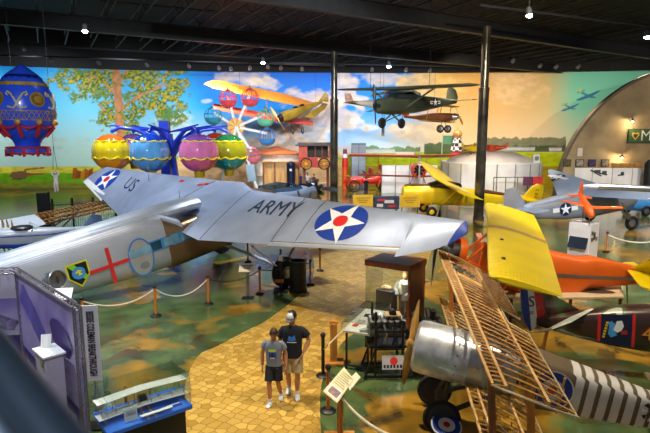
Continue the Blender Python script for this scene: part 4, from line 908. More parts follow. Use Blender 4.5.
mb = MB(); text_on(mb, '7 5 2', .34, lambda u, v: FH @ V((-6.42 + v * .9, .09, .85 + u * 1.0)), 0); mb.build('fin_lettering', black, yh, recalc=False)
tw = FH @ V((-6.2, 0, .2)); tw.z = .14; wheel(yh, tw, Rh @ V((0, 1, 0)), .14, .09); strut(yh, tw, FH @ V((-5.9, 0, .3)), steel, .05, .05, 'tail_leg')

# --- red biplane facing us with a white upright propeller
rb = D(418, 170, 47); rb.z = 0; Rr = pose((-.03, -1), 0); FRb = frame((rb.x, 47, D(418, 170, 47).z), Rr)
rr_ = thing('biplane', 'far red biplane facing the viewer with a white upright propeller and round red cowl', 'aeroplane', rb, Rr)
redw = mat('faded_red', '#c8503c', .5, 0, .15, 1.5); redw2 = mat('pale_underside', '#d8a890', .5, 0, .12, 1.2)
MB(FRb).fus([(-5, .1, -.1, .3, 2), (-1, .5, -.6, .5, 2.6), (.2, .6, -.65, .6, 2.2)], 18).build('fuselage', redw, rr_)
mb = MB(FRb); mb.lathe([(.48, .0), (.66, .02), (.70, .2), (.70, .5), (.62, .6), (.5, .62), (.5, .3)], (.15, 0, 0), (1, 0, 0), 28, False); mb.build('cowl_ring', mat('cowl_red', '#e04a20', .3, 0, .05, coat=.4), rr_)
mb = MB(FRb); mb.lathe([(.05, .4), (.2, .35), (.2, .1)], (.2, 0, 0), (1, 0, 0), 14)
for i in range(7): a = 6.2832 * i / 7; mb.cyl(V((.35, 0, 0)), V((.35, .52 * math.cos(a), .52 * math.sin(a))), .09, n=8)
mb.build('engine', dark_metal, rr_)
MB(FRb).wing([(V((.9 - abs(y) * .0, y, 1.25 + abs(y) * .02)), V((-.7, y, 1.1 + abs(y) * .02)), .07, .1) for y in (-6.2, -5.8, -3, 0, 3, 5.8, 6.2)]).build('upper_wing', redw2, rr_)
MB(FRb).wing([(V((.98, y, 1.30 + abs(y) * .02)), V((.8, y, 1.29 + abs(y) * .02)), .09, .09) for y in (-6.2, 0, 6.2)]).build('leading_edge', redw, rr_)
MB(FRb).wing([(V((.5, y, -.55 + abs(y) * .03)), V((-.9, y, -.62 + abs(y) * .03)), .07, .1) for y in (-5.4, -3, 0, 3, 5.4)]).build('lower_wing', redw, rr_)
for y in (-3.6, 3.6, -.7, .7): strut(rr_, FRb @ V((.5, y, 1.2)), FRb @ V((.1, y, -.5 if abs(y) > 1 else .4)), redw, .1, .05)
prop(rr_, FRb @ V((.85, 0, 0)), Rr @ V((1, 0, 0)), 3.1, mat('pale_propeller', '#c8ccd4', .4, .1, .05), .0)
for y in (-1, 1): w = FRb @ V((.2, y, 0)); w.z = .42; wheel(rr_, w, Rr @ V((0, 1, 0)), .42, .18, dm=redw); strut(rr_, w, FRb @ V((.1, y * .4, -.5)), redw, .1, .05, 'landing_leg')

# --- veteran red motor car with wire wheels
cr = G(368, 191); Rc = pose((-1, -.15)); FCr = frame(cr, Rc) @ MX.Scale(1.3, 4)
car = thing('antique_car', 'antique red open motor car with wire wheels and folded hood left of the red biplane', 'car', cr, Rc)
MB(FCr).box((0, 0, .62), (3.0, .8, .12)).build('chassis', red_paint, car)
MB(FCr).fus([(.55, .45, .65, 1.15, 4), (1.45, .42, .68, 1.1, 4)], 14).build('bonnet', red_paint, car); MB(FCr).box((1.5, 0, .9), (.08, .7, .62)).build('radiator', mat('brass', '#c8a040', .25, .9, .1), car)
mb = MB(FCr); mb.fus([(-1.5, .6, .66, 1.25, 5), (-.9, .62, .66, 1.35, 5), (-.2, .6, .66, 1.1, 5), (.5, .55, .66, 1.05, 5)], 16); mb.build('body', red_paint, car)
for x in (-1.0, .1): MB(FCr).box((x, 0, 1.28), (.55, 1.05, .18)).box((x - .3, 0, 1.55), (.14, 1.05, .5)).build('seat', mat('red_leather', '#8f1c18', .5, 0, .15), car, bevel=.05)
MB(FCr).fus([(-1.9, .55, 1.35, 1.75, 3), (-1.4, .6, 1.3, 2.0, 3), (-.95, .6, 1.6, 2.05, 3)], 14).build('folded_hood', mat('hood_cloth', '#a8301c', .8, 0, .15), car)
MB(FCr).torus((.35, .25, 1.45), (-.7, 0, .7), .2, .025).build('steering_wheel', black, car)
for x in (-1.25, 1.2):
    for y in (-.68, .68): w = FCr @ V((x, y, .45)); wheel(car, w, Rc @ V((0, 1, 0)), .585, .12, spokes=12, dm=MATS['brass'])
for x in (-1.25, 1.2):
    for y in (-.68, .68): MB(FCr).tube([(x + .6 * math.cos(q), y, .45 + .56 * math.sin(q)) for q in np.linspace(.2, 2.9, 9)], .09, 6, True, 0, False, .3).build('mudguard', red_paint, car)
for y in (-.35, .35): MB(FCr).cyl((1.6, y, 1.15), (1.75, y, 1.15), .13, n=14).build('headlamp', MATS['brass'], car)

# --- red popcorn wagon
pw = D(316, 158, 49); pw.z = 0; FP = frame(pw, rotz(.03))
wag = thing('popcorn_wagon', 'red and orange popcorn wagon with windows and yellow spoked wheels left of the left column', 'wagon', pw, rotz(.03))
orr = mat('wagon_orange', '#dc4a18', .4, 0, .08, 2, coat=.2)
z0, z1, zt = D(316, 167, 49).z, D(316, 157, 49).z, D(316, 146, 49).z
MB(FP).box((0, 0, (z0 + z1) / 2), (3.2, 1.6, z1 - z0)).build('body', red_paint, wag, bevel=.04)
for x, w_ in ((-1.2, .8), (1.35, .32)): MB(FP).box((x, -.05, (z1 + zt) / 2), (w_, 1.5, zt - z1)).build('corner_panel', orr, wag)
MB(FP).box((-.05, .55, (z1 + zt) / 2), (2.4, .1, zt - z1)).build('back_panel', mat('wagon_inside', '#4a3a34', .6, 0, .2), wag)
for x in (-.4, .25, .9): MB(FP).box((x, -.7, (z1 + zt) / 2), (.60, .02, zt - z1 - .1)).build('window', glass, wag); MB(FP).box((x + .32, -.72, (z1 + zt) / 2), (.05, .05, zt - z1)).build('window_post', red_paint, wag)
MB(FP).box((0, -.1, zt + .08), (3.8, 2.2, .14)).box((0, -.1, zt + .24), (3.4, 1.8, .18)).build('roof', mat('wagon_roof', '#4a4440', .5, 0, .2), wag, bevel=.03)
MB(FP).box((.7, -.84, z1 - .2), (1.1, .04, .22)).build('sign_board', mat('wagon_sign', '#e0c060', .5, 0, .1), wag)
for x in (-1.1, 1.1): w = FP @ V((x * .75 - .1, -.95, z0 + .35)); o = wheel(wag, w, (0, 1, 0), .55, .12, spokes=12, dm=yellow_paint)
for x in (-1.1, 1.1): MB(FP).beam((x, 0, 0), (x, 0, z0), .25, .25).build('stand_leg', red_wood, wag)
MB(FP).box((-1.95, -.2, z0 + .3), (.5, .9, .12)).build('step', red_wood, wag)

# --- boards, kiosks and ride fences in the background
def block(nm, label, cat, px, py, d, w, h, dep, m, group=None, ry=0, bevel=.02):
    c = D(px, py, d); R = rotz(ry); fr = frame((c.x, c.y, 0), R); o = thing(nm, label, cat, (c.x, c.y, 0), R, group); return o, fr
rust = mat('brick_fence', '#a8603a', .8, 0, .2, 2, bump=.4, bs=5); plank = wood('plank_tan', '#a87840', '#c89a58', 'Z', 5)
c = D(281, 164, 50); o = thing('wooden_stall', 'tan wooden plank stall front beyond the trimotor nose', 'stall', (c.x, 50, 0))
MB().box((c.x, 50, 1.5), (3.5, .12, 3.0)).build('front', plank, o); MB().box((c.x, 49.9, 3.05), (3.6, .5, .1)).build('counter', honey_wood, o)
for s in (-1.7, -.6, .6, 1.7): MB().box((c.x + s, 49.92, 1.5), (.14, .06, 3.0)).build('post', red_wood, o)
c = D(276, 152, 53); o = thing('carousel_pavilion', 'small orange roofed carousel pavilion with white sides behind the stall', 'pavilion', (c.x, 53, 0))
zr = D(276, 153, 53).z; MB().lathe([(2.5, zr - 2.2), (2.5, zr)], (c.x, 53, 0), (0, 0, 1), 16).build('wall', mat('pavilion_wall', '#e0cfc0', .6, 0, .08, 1), o)
MB().lathe([(2.8, zr - .05), (1.2, zr + .38), (.2, zr + .55), (.05, zr + .65)], (c.x, 53, 0), (0, 0, 1), 16).build('roof', mat('pavilion_roof', '#d8702c', .5, 0, .1), o)
MB().cyl((c.x, 53, 0), (c.x, 53, zr - 2.1), 2.2, n=14).build('base', white_paint, o)
c = D(358.5, 150, 55.5); o = thing('grey_cabinet', 'tall blue-grey steel cabinet block against the painting beside the left column', 'cabinet', (c.x, 55.5, 0)); g_ = mat('cabinet_grey', '#5a6470', .4, .3, .1, 2)
zt = D(358, 143, 55.5).z; MB().box((c.x, 55.5, zt / 2), (1.5, .9, zt)).build('body', g_, o, bevel=.03)
for s in (-.38, .38): MB().box((c.x + s, 55.03, zt / 2 + .4), (.68, .04, zt - 1.2)).build('door', mat('cabinet_door', '#7a8692', .35, .4, .1, 2), o)
def screen_fence(nm, label, pts, d, zt, m, mp):
    P = [D(px, 150, dd) for px, dd in zip(pts, d)]; o = thing(nm, label, 'fence', (P[0].x, P[0].y, 0))
    for i, (a, b) in enumerate(zip(P[:-1], P[1:])):
        a = V((a.x, a.y, 0)); b = V((b.x, b.y, 0)); MB().beam(a + V((0, 0, zt / 2)), b + V((0, 0, zt / 2)), .05, zt).build('panel', m, o)
        MB().cyl(a, a + V((0, 0, zt + .06)), .05, n=8).build('post', mp, o)
    return o
whp = mat('white_banner', '#d8d8dc', .55, 0, .1, .8)
screen_fence('banner_fence', 'row of white banner panels with faint writing behind the red biplane', (382, 396, 410, 424, 438), (50.5, 50.5, 50.5, 50.5, 50.5), 2.7, whp, steel)
# round white ride enclosure at right, with little yellow aeroplanes in it
rc = D(490, 165, 42.6); rc.z = 0; RR = 3.9
en = thing('ride_enclosure', 'round white fabric-sided platform of the children ride right of the right column', 'fairground ride', rc)
zt = 3.35; mb = MB(); n = 56
mb.loft([[rc + V((r * math.cos(q), r * math.sin(q), z)) for r, z in ((RR, .0), (RR, zt), (RR - .1, zt + .04), (RR - .12, zt - .3), (RR - .12, 0))] for q in [2 * math.pi * i / n for i in range(n)]], False, True, True, 0, True); mb.build('side_wall', whp, en)
MB().lathe([(RR - .12, zt - .3), (RR - .7, zt + .30), (1.9, zt + .80), (.4, zt + .9)], (rc.x, rc.y, 0), (0, 0, 1), 48).build('deck', mat('ride_deck', '#dcd2cc', .5, 0, .1, 1), en)
MB().torus(rc + V((0, 0, zt + .03)), (0, 0, 1), RR - .05, .06, 56).build('top_rail', white_paint, en)
for i in range(18): q = 2 * math.pi * i / 18; MB().cyl(rc + V((RR * 1.01 * math.cos(q), RR * 1.01 * math.sin(q), 0)), rc + V((RR * 1.01 * math.cos(q), RR * 1.01 * math.sin(q), zt)), .04, n=8).build('post', steel, en)
MB().cyl(rc + V((0, 0, zt + .7)), rc + V((0, 0, zt + 1.4)), .5, .3, 18).build('hub', orr, en)
for i, (dx, dy, m, lb) in enumerate(((-1.9, -1.2, yellow_paint, 'small yellow ride aeroplane at the left side of the white round enclosure'), (.9, 1.6, orr, 'small orange ride aeroplane at the back of the white round enclosure'), (-1.4, 1.5, red_paint, 'small red ride aeroplane at the back left of the white round enclosure'))):
    p = rc + V((dx, dy, zt + 1.15)); R = pose((-dy, dx)); fr = frame(p, R); o = thing('ride_aeroplane', lb, 'ride aeroplane', p - V((0, 0, .5)), R, 'aeroplanes of the children ride')
    MB(fr).fus([(-.9, .06, -.05, .12, 2), (-.2, .3, -.25, .2, 2.4), (.5, .3, -.26, .22, 2.2), (.8, .15, -.12, .12, 2)], 14).build('body', m, o)
    MB(fr).wing([(V((.35, y, .0)), V((-.15, y, -.02)), .04, .04) for y in (-.9, 0, .9)]).build('wing', m, o); MB(fr).wing([(V((-.7, 0, .05)), V((-1.0, 0, .05)), .03, .03), (V((-.85, 0, .4)), V((-1.05, 0, .4)), .02, .02)], up=(0, 1, 0)).build('tail_fin', m, o)
    MB(fr).cyl((0, 0, -.25), (0, 0, -.7), .06, n=8).build('post', steel, o)
c = D(536, 156, 40.4); o = thing('white_box', 'small white control box on the rim of the round white enclosure', 'control box', (c.x, 40.4, zt)); MB().box((c.x, 40.4, zt + .35), (.5, .3, .7)).build('body', white_paint, o, bevel=.02); MB().box((c.x, 40.23, zt + .4), (.3, .04, .3)).build('panel', steel, o)
# checkered pylon and its green sign
c = D(457, 150, 49); o = thing('racing_pylon', 'small air-race pylon with black and white checks and gold ball top', 'pylon', (c.x, 49, 0))
zb, zc1, zc2, ztp = [D(457, q, 49).z for q in (157, 151, 138, 127)]
MB().lathe([(.9, 0), (.6, zb - .3)], (c.x, 49, 0), (0, 0, 1), 20).build('base', mat('pylon_blue', '#5a6a8c', .5, 0, .15), o)
MB().lathe([(.72, zb - .35), (.5, zc1)], (c.x, 49, 0), (0, 0, 1), 20).build('red_section', mat('pylon_red', '#c04030', .5, 0, .1), o)
ck = bpy.data.materials.new('checker_cloth'); ck.use_nodes = True; nt = ck.node_tree; ch_ = nt.nodes.new('ShaderNodeTexChecker'); ch_.inputs['Scale'].default_value = 3.1; ch_.inputs['Color1'].default_value = (.02, .02, .02, 1); ch_.inputs['Color2'].default_value = (.8, .8, .8, 1)
tc = nt.nodes.new('ShaderNodeTexCoord'); nt.links.new(tc.outputs['Object'], ch_.inputs['Vector']); nt.links.new(ch_.outputs['Color'], nt.nodes['Principled BSDF'].inputs['Base Color'])
MB().lathe([(.62, zc1), (.36, zc2)], (c.x, 49, 0), (0, 0, 1), 16).build('checked_section', ck, o)
MB().ell((c.x, 49, zc2 + .35), (.42, .42, .42)).build('ball', mat('pylon_gold', '#d8a060', .3, .3, .1), o); MB().cyl((c.x, 49, zc2 + .6), (c.x, 49, ztp), .07, .02, 8).build('finial', MATS['pylon_gold'], o)
c = D(448.5, 142, 49.3); o = thing('hanging_sign', 'small green sign with pale frame left of the checkered pylon', 'sign', (c.x, 49.5, 0)); zt = D(448, 134.5, 49.3).z
MB().box((c.x, 49.5, zt - .5), (.95, .06, .8)).build('sign_face', mat('sign_green', '#4a7a5a', .5, 0, .1), o)
for s in (-.55, .55): MB().cyl((c.x + s, 49.5, 0), (c.x + s, 49.5, zt), .05, n=8).build('post', mat('sign_post', '#a8b4a0', .5, .2, .1), o)
MB().cyl((c.x - .55, 49.5, zt), (c.x + .55, 49.5, zt), .05, n=8).build('cross_bar', MATS['sign_post'], o)
# red and white pole figure right of the left column
c = D(345, 155, 55); o = thing('prize_stand', 'red and orange tiered prize stand with white ring right of the left column', 'stand', (c.x, 55, 0)); zt = D(345, 149, 55).z
for k, (z0, z1, r, m) in enumerate(((0, zt * .55, .30, orr), (zt * .55, zt * .78, .34, red_paint), (zt * .78, zt * .88, .28, whp), (zt * .88, zt, .22, mat('stand_maroon', '#7a2838', .5, 0, .15)))): MB().cyl((c.x, 55, z0), (c.x, 55, z1), r, r * .9, 14).build(('base', 'red_tier', 'white_tier', 'crown_tier')[k], m, o)
# blue bin by the stall
c = G(291, 186); c = D(291, 168, 47); o = thing('litter_bin', 'dark blue litter bin with white emblem beside the wooden stall', 'bin', (c.x, 47, 0)); zt = D(291, 163, 47).z
MB().lathe([(.34, 0), (.4, zt - .2), (.42, zt - .15), (.36, zt + .05), (.1, zt + .15)], (c.x, 47, 0), (0, 0, 1), 18).build('body', navy, o); MB().cyl((c.x, 46.58, zt - .6), (c.x, 46.6, zt - .6), .12, n=14).build('emblem', white_paint, o)
# green-framed queue rail behind the grey aeroplane
a, b = D(494, 176, 37.4), D(542, 172, 37.5)
o = thing('queue_rail', 'olive green tubular queue rail in front of the white round enclosure', 'railing', (a.x, a.y, 0)); gm = mat('rail_green', '#5a6a2c', .5, .2, .15)
for t in np.linspace(0, 1, 5): p = lp(a, b, t); MB().cyl((p.x, p.y, 0), (p.x, p.y, 1.05 + 1.45), .035, n=8).build('post', gm, o)
for z in (2.5, 1.3): MB().cyl((a.x, a.y, z), (b.x, b.y, z), .03, n=8).build('bar', gm, o)
for i, (px, m, w, lb) in enumerate(((528, mat('poster_purple', '#5a2848', .5, 0, .2), .7, 'dark purple poster board on the queue rail'), (537.5, mat('poster_red', '#b8282c', .5, 0, .15), .75, 'red notice board on the queue rail'))):
    p = D(px, 181, 37.2); o = thing('notice_board', lb, 'board', (p.x, p.y, 0)); MB().box((p.x, p.y, p.z), (w, .05, .62)).build('board', m, o); MB().cyl((p.x, p.y + .06, 0), (p.x, p.y + .06, p.z), .03, n=8).build('post', dark_metal, o)

# --- yellow sign boards with a display table between, before the yellow aeroplane
ybm = mat('yellow_board', '#e0b82c', .5, 0, .08, 2)
for i, (px, lb) in enumerate(((363, 'left yellow sign board on posts beyond the trimotor wing'), (410, 'right yellow sign board on posts beyond the trimotor wing'))):
    p = D(px, 201, 33); o = thing('sign_board', lb, 'sign', (p.x, 33, 0), None, 'yellow boards in front of the yellow aeroplane')
    MB().box((p.x, 33, p.z), (1.28, .06, .8)).build('board', ybm, o)
    for j in range(3): MB().box((p.x, 32.955, p.z + .2 - j * .14), (.9 - .2 * j, .02, .05)).build('text_line', mat('board_ink', '#a8801c', .6, 0, .1), o)
    for s in (-.5, .5): MB().cyl((p.x + s, 33.06, 0), (p.x + s, 33.06, p.z), .035, n=8).build('post', black, o)
p = D(386, 203, 33.4); o = thing('display_table', 'display table covered with dark printed panel of red and white shapes between the yellow boards', 'table', (p.x, 33.6, 0))
MB().box((p.x, 33.6, p.z), (1.7, .5, .8)).build('panel', mat('print_dark', '#2c3a5c', .5, 0, .5, 4), o)
for j, (dx, dz, w, h, m) in enumerate(((-.3, .2, .5, .12, insignia_red), (.2, .1, .6, .2, whp), (-.4, -.15, .4, .2, whp), (.4, -.2, .5, .12, insignia_red))): MB().box((p.x + dx, 33.33, p.z + dz), (w, .03, h)).build('print', m, o)
for s in (-.7, .7): MB().box((p.x + s, 33.6, (p.z - .4) / 2), (.08, .4, p.z - .4)).build('leg', black, o)

# --- grey naval aeroplane at the right
gd_ = V((.97, .22)); Rg = pose(gd_, .10); cg = D(561, 208, 28.8); cg.z = 0
FGv = frame((cg.x, cg.y, 1.5), Rg)
gv = thing('naval_aeroplane', 'grey naval aeroplane with dark star insignia standing before the hangar front', 'aeroplane', cg, Rg)
gpaint = mat('naval_grey', '#8a8a90', .45, .1, .06, 1.5); gtop = mat('naval_blue_grey', '#9fb0cc', .4, .15, .08, 1)
MB(FGv).fus([(-2.9, .06, -.1, .25, 2.2), (-1.6, .34, -.45, .42, 3), (0, .5, -.7, .55, 3.2), (1.8, .62, -.8, .7, 3), (3.6, .64, -.7, .72, 2.6), (4.6, .5, -.5, .55, 2.2)], 22).build('fuselage', gpaint, gv)
MB(FGv).fus([(-2.4, .16, .0, .42, 2.4), (-.5, .3, .4, .62, 2.4), (1.0, .42, .5, .80, 2.6)], 14).build('dorsal_deck', mat('naval_light', '#a8b0c0', .4, .1, .06), gv)
MB(FGv).wing([(V((-2.0, 0, .2)), V((-3.5, 0, .1)), .07, .07), (V((-2.5, 0, .95)), V((-3.55, 0, 1.0)), .05, .05), (V((-2.8, 0, 1.45)), V((-3.35, 0, 1.4)), .03, .03)], up=(0, 1, 0)).build('tail_fin', gpaint, gv)
MB(FGv).wing([(V((-1.9, y, .28)), V((-3.0 + abs(y) * .1, y, .25)), .04, .04) for y in (-1.7, -.8, 0, .8, 1.7)]).build('tailplane', gtop, gv)
tl, tt = D(546, 167.5, 34.2), D(552, 181.5, 32.2); rl, rt_ = FGv @ V((3.0, .5, .85)), FGv @ V((.2, .5, .45))
nr1, nr2 = FGv @ V((3.0, -.5, .75)), FGv @ V((.9, -.5, .55)); nt1, nt2 = FGv @ V((2.9, -4.2, .95)), FGv @ V((1.2, -4.2, .75))
lwg = MB().wing(n=10, secs=[(rl, rt_, .12, .16), (lp(rl, tl, .85), lp(rt_, tt, .8), .08, .1), (lp(lp(rl, tl, .93), lp(rt_, tt, .93), .06), lp(rt_, tt, .93), .06, .08), (lp(lp(rl, tl, .98), lp(rt_, tt, .98), .2), lp(lp(rl, tl, .98), lp(rt_, tt, .98), .92), .04, .05), (lp(tl, tt, .42), lp(tl, tt, .75), .02, .03)]); lwg.build('left_wing', gtop, gv)
MB().wing([(nr1, nr2, .12, .16), (nt1, nt2, .07, .09)]).build('right_wing', gtop, gv)
MB().wing([(FGv @ V((3.0, .6, .75)), FGv @ V((.9, .6, .55)), .12, .16), (FGv @ V((3.0, -.6, .75)), FGv @ V((.9, -.6, .55)), .12, .16)]).build('wing_centre', gtop, gv)
wfn = lambda off: drop_on(lwg, lambda u, v: lp(lp(rl, tl, .70), lp(rt_, tt, .70), .48) + (tl - rl).normalized() * u + (rl - rt_).normalized() * v, off)
flat_marks(gv, [('wing_disc', circ(0, 0, .42, 28), navy, .02), ('wing_bar', rect(-.8, -.11, .8, .11), insignia_white, .026), ('wing_star', star(0, 0, .42), insignia_white, .03)], wfn, .15)
gs = lambda off: (lambda u, v: FGv @ V((-.1 + u, -(.50 + u * .06 + off), -.06 + v)))
flat_marks(gv, [('insignia_bar', rect(-.75, -.12, .75, .12), insignia_white, .01), ('insignia_disc', circ(0, 0, .36, 28), navy, .016), ('insignia_star', star(0, 0, .34), insignia_white, .022)], gs)
w = G(631, 230); w.z = .42; wheel(gv, w, Rg @ V((0, 1, 0)), .42, .22); strut(gv, w, D(612, 199, 29), steel, .14, .1, 'landing_leg'); strut(gv, w + V((0, 0, .1)), D(622, 203, 27.5), steel, .09, .07, 'landing_leg')
w2 = w + Rg @ V((0, 3.4, 0)); w2.z = .42; wheel(gv, w2, Rg @ V((0, 1, 0)), .42, .22); strut(gv, w2, FGv @ V((2.4, .5, -.6)), steel, .14, .1, 'landing_leg')
tw = FGv @ V((-2.6, 0, 0)); tw.z = .15; wheel(gv, tw, Rg @ V((0, 1, 0)), .15, .1); strut(gv, tw, FGv @ V((-2.4, 0, .0)), steel, .07, .07, 'tail_leg')
# long silver tube with a white nose, on a stand beyond the picture's edge
a, b = D(580, 185.5, 23.2), D(680, 190.5, 22.8); ax = (b - a).normalized()
o = thing('rocket_tube', 'long polished silver tube with white pointed nose lying level at the right', 'rocket', (b.x, b.y, 0))
MB().lathe([(.01, 0), (.07, .4), (.12, .75)], a, ax, 18).build('nose_cone', white_paint, o); MB().lathe([(.12, .75), (.14, 1.1), (.14, (b - a).length)], a, ax, 20).build('body', steel, o)
p = lp(a, b, .97); MB().cyl((p.x, p.y, 0), p - V((0, 0, .2)), .08, n=10).build('stand_post', dark_metal, o); MB().cyl((p.x, p.y, 0), (p.x, p.y, .06), .5, n=18).build('stand_base', dark_metal, o)

# --- orange target aeroplane on the white kiosk
kc = G(588, 262); kf = D(583, 240, kc.y); 
kx0, kx1, kd = D(572.5, 240, 21.5).x, D(594, 240, 21.5).x, 21.5; zt = D(583, 224, 21.5).z
o = thing('kiosk', 'white display kiosk with slanted dark screen under the orange drone', 'kiosk', ((kx0 + kx1) / 2, kd + .4, 0)); kw = kx1 - kx0
Rk = rotz(-.9); Fk = frame(((kx0 + kx1) / 2 + .22, kd + .45, 0), Rk)
MB(Fk).box((0, 0, zt / 2), (kw * 1.02, .8, zt)).build('body', mat('kiosk_white', '#e6e4e8', .45, 0, .03, 2), o, bevel=.015)
mb = MB(Fk); mb.box((.0, -.47, zt * .52), (kw * .86, .05, .5), MX.Rotation(-.35, 3, 'X')); mb.build('screen', mat('screen_dark', '#2a3442', .15, .1, .2, 2), o)
for i in range(5): MB(Fk).box((kw * .51 + .012, -.22 + .2 * (i % 3), zt * (.62 + .12 * (i // 3)) + .06 * (i % 2)), (.02, .14, .16)).build('photo_print', mat('print_%d' % (i % 3), ('#6a5848', '#38383c', '#8a7a5c')[i % 3], .4, 0, .5, 9), o)
for i in range(2): MB(Fk).box((-.15 + .3 * i, -.405, zt * .86), (.2, .015, .14)).build('label_card', white_paint, o)
dc = Fk @ V((0, 0, zt)); Rd = pose((.10, -1), -.32); Fd = frame(D(583, 205, 21.8), Rd); od = thing('target_drone', 'bright orange small target aeroplane mounted on top of the white kiosk', 'drone', D(583, 205, 21.8), Rd)
nose, tail = D(592.5, 217, 21.0), D(579, 193, 22.6); fd = (nose - tail).normalized(); sd2 = fd.cross(V((0, 0, 1))).normalized(); u2 = sd2.cross(fd); LD = (nose - tail).length
FD = MX.Translation(tail) @ MX((fd, -sd2, u2)).transposed().to_4x4()
MB(FD).fus([(0, .05, -.06, .1, 2), (LD * .4, .13, -.16, .16, 2.4), (LD * .75, .17, -.2, .2, 2.4), (LD * .95, .12, -.14, .14, 2), (LD, .05, -.06, .06, 2)], 16).build('fuselage', orange_paint, od)
c_ = D(590.5, 206.5, 21.7)
MB().wing([(D(561.5, 200.5, 21.9), D(563, 200, 22.2), .03, .03), (D(586, 207.5, 21.6), D(586, 204, 22.1), .05, .05), (D(595, 209, 21.6), D(594, 206, 22.1), .05, .05), (D(623, 208.5, 22.2), D(622, 206.5, 22.6), .03, .03)]).build('wing', orange_paint, od)
MB().wing([(D(567, 196, 22.6), D(568, 194.5, 22.8), .02, .02), (D(579, 197, 22.4), D(579, 194.5, 22.8), .03, .03), (D(592, 199, 22.8), D(592, 197.5, 23), .02, .02)]).build('tailplane', orange_paint, od)
MB().wing([(FD @ V((.5, 0, .1)), FD @ V((-.1, 0, .1)), .03, .03), (FD @ V((.15, 0, .55)), FD @ V((-.15, 0, .55)), .02, .02)], up=sd2).build('tail_fin', orange_paint, od)
for k in (.4, .85): p = FD @ V((LD * k, 0, -.15)); MB().cyl((p.x + .02, p.y, zt), p, .025, n=8).build('stand_rod', steel, od)

# --- things on the hangar front
def picture(px, py, w, h, m, lb):
    p = D(px, py, 44.93); o = thing('picture_frame', lb, 'picture', p, None, 'framed pictures on the hangar front')
    MB().box(p, (w + .1, .06, h + .1)).build('frame', black, o); MB().box(p - V((0, .035, 0)), (w, .02, h)).build('picture', m, o)
for i, (px, c, lb) in enumerate(((567, '#4a4820', 'leftmost small dark framed picture with yellow burst on the hangar front'), (579.5, '#8a8880', 'framed pale grey picture, second from left on the hangar front'), (592, '#3a2a5c', 'framed purple picture, third from left on the hangar front'), (605, '#6a6460', 'rightmost framed grey picture on the hangar front'))):
    picture(px, 163, .58, .52, mat('art_%d' % i, c, .4, 0, .6, 5), lb)
p = D(580, 152, 44.93); o = thing('paper_notice', 'pale paper notice pinned above the framed pictures', 'notice', p); MB().box(p, (.42, .02, .7)).build('sheet', mat('notice_paper', '#c8c0bc', .7, 0, .05), o)
for i, (px, py, lb) in enumerate(((632.5, 121, 'upper glowing barn lamp above the green sign on the hangar front'), (622, 157, 'lower glowing barn lamp over the bench on the hangar front'))):
    p = D(px, py, 44.4); o = thing('wall_lamp', lb, 'lamp', p, None, 'barn lamps of the hangar front')
    MB().lathe([(.05, .2), (.09, .12), (.28, -.02), (.26, -.03)], p, (0, 0, 1), 18, False).build('shade', dark_metal, o); MB().ell(p - V((0, 0, .03)), .09).build('bulb', mat('bulb_glow', '#ffd890', .5, 0, .01, emit=40), o)
    MB().tube([p + V((0, 0, .18)), p + V((.1, .2, .38)), p + V((.3, .5, .3))], .025, 6).build('bracket', dark_metal, o)
    l = bpy.data.lights.new('barn_lamp', 'POINT'); l.energy = 90; l.color = (1, .75, .4); l.shadow_soft_size = .09; lo = bpy.data.objects.new('barn_lamp', l); COL.objects.link(lo); lo.location = p - V((0, .0, .18))
a = D(629.5, 129, 44.7); b = D(629.5, 143, 44.7); gsn = thing('hangar_sign', 'dark green sign with gold heart emblem and white letter M on the hangar front', 'sign', (a.x, 44.8, b.z)); hh = a.z - b.z
MB().box((a.x + 2.2, 44.85, (a.z + b.z) / 2), (4.4, .12, hh)).build('board', mat('sign_dark_green', '#24422c', .5, 0, .1), gsn)
MB().box((a.x + 2.2, 44.80, (a.z + b.z) / 2), (4.3, .04, hh - .12)).build('face', mat('sign_face_green', '#3a5c40', .5, 0, .1), gsn)
fs_ = lambda u, v: V((a.x + 1.95 + u, 44.77, (a.z + b.z) / 2 + v)); mb = MB(); text_on(mb, 'M', 1.25, lambda u, v: fs_(u - .45, v)); mb.build('letter', white_paint, gsn, recalc=False)
for s, m, of in ((1, mat('sign_gold', '#d8b04a', .4, .2, .1), 0), (.55, MATS['sign_dark_green'], -.01)):
    hp = [(0, -.36 * s), (.34 * s, .08 * s), (.30 * s, .28 * s), (.12 * s, .32 * s), (0, .2 * s), (-.12 * s, .32 * s), (-.30 * s, .28 * s), (-.34 * s, .08 * s)]
    mb = MB(); decal(mb, hp, lambda u, v: fs_(u - 1.35, v) + V((0, of, 0))); mb.build('heart_emblem', m, gsn, recalc=False)
p = D(627, 166, 44.3); o = thing('wooden_bench', 'light brown wooden bench box against the hangar front below the lower lamp', 'bench', (p.x, 44.3, 0)); zt = D(627, 163, 44.3).z
MB().box((p.x, 44.3, zt - .15), (2.5, .5, .3)).build('top', plank, o); MB().box((p.x, 44.4, zt - .55), (2.4, .3, .5)).build('front', honey_wood, o)
for s in (-1.1, 1.1): MB().box((p.x + s, 44.4, (zt - .8) / 2), (.2, .3, zt - .8)).build('leg', honey_wood, o)
P0 = [D(q, 176, dd) for q, dd in ((574, 41), (592, 41), (612, 41), (632, 41), (654, 41), (676, 41))]
o = thing('banner_barrier', 'white banner barrier with dark sketches before the hangar front', 'barrier', (P0[0].x, 41, 0)); zt = D(600, 168, 41).z
for a, b in zip(P0[:-1], P0[1:]): MB().box(((a.x + b.x) / 2, 41, zt / 2), ((b.x - a.x) * .98, .05, zt)).build('panel', whp, o); MB().cyl((a.x, 41, 0), (a.x, 41, zt + .05), .04, n=8).build('post', steel, o)
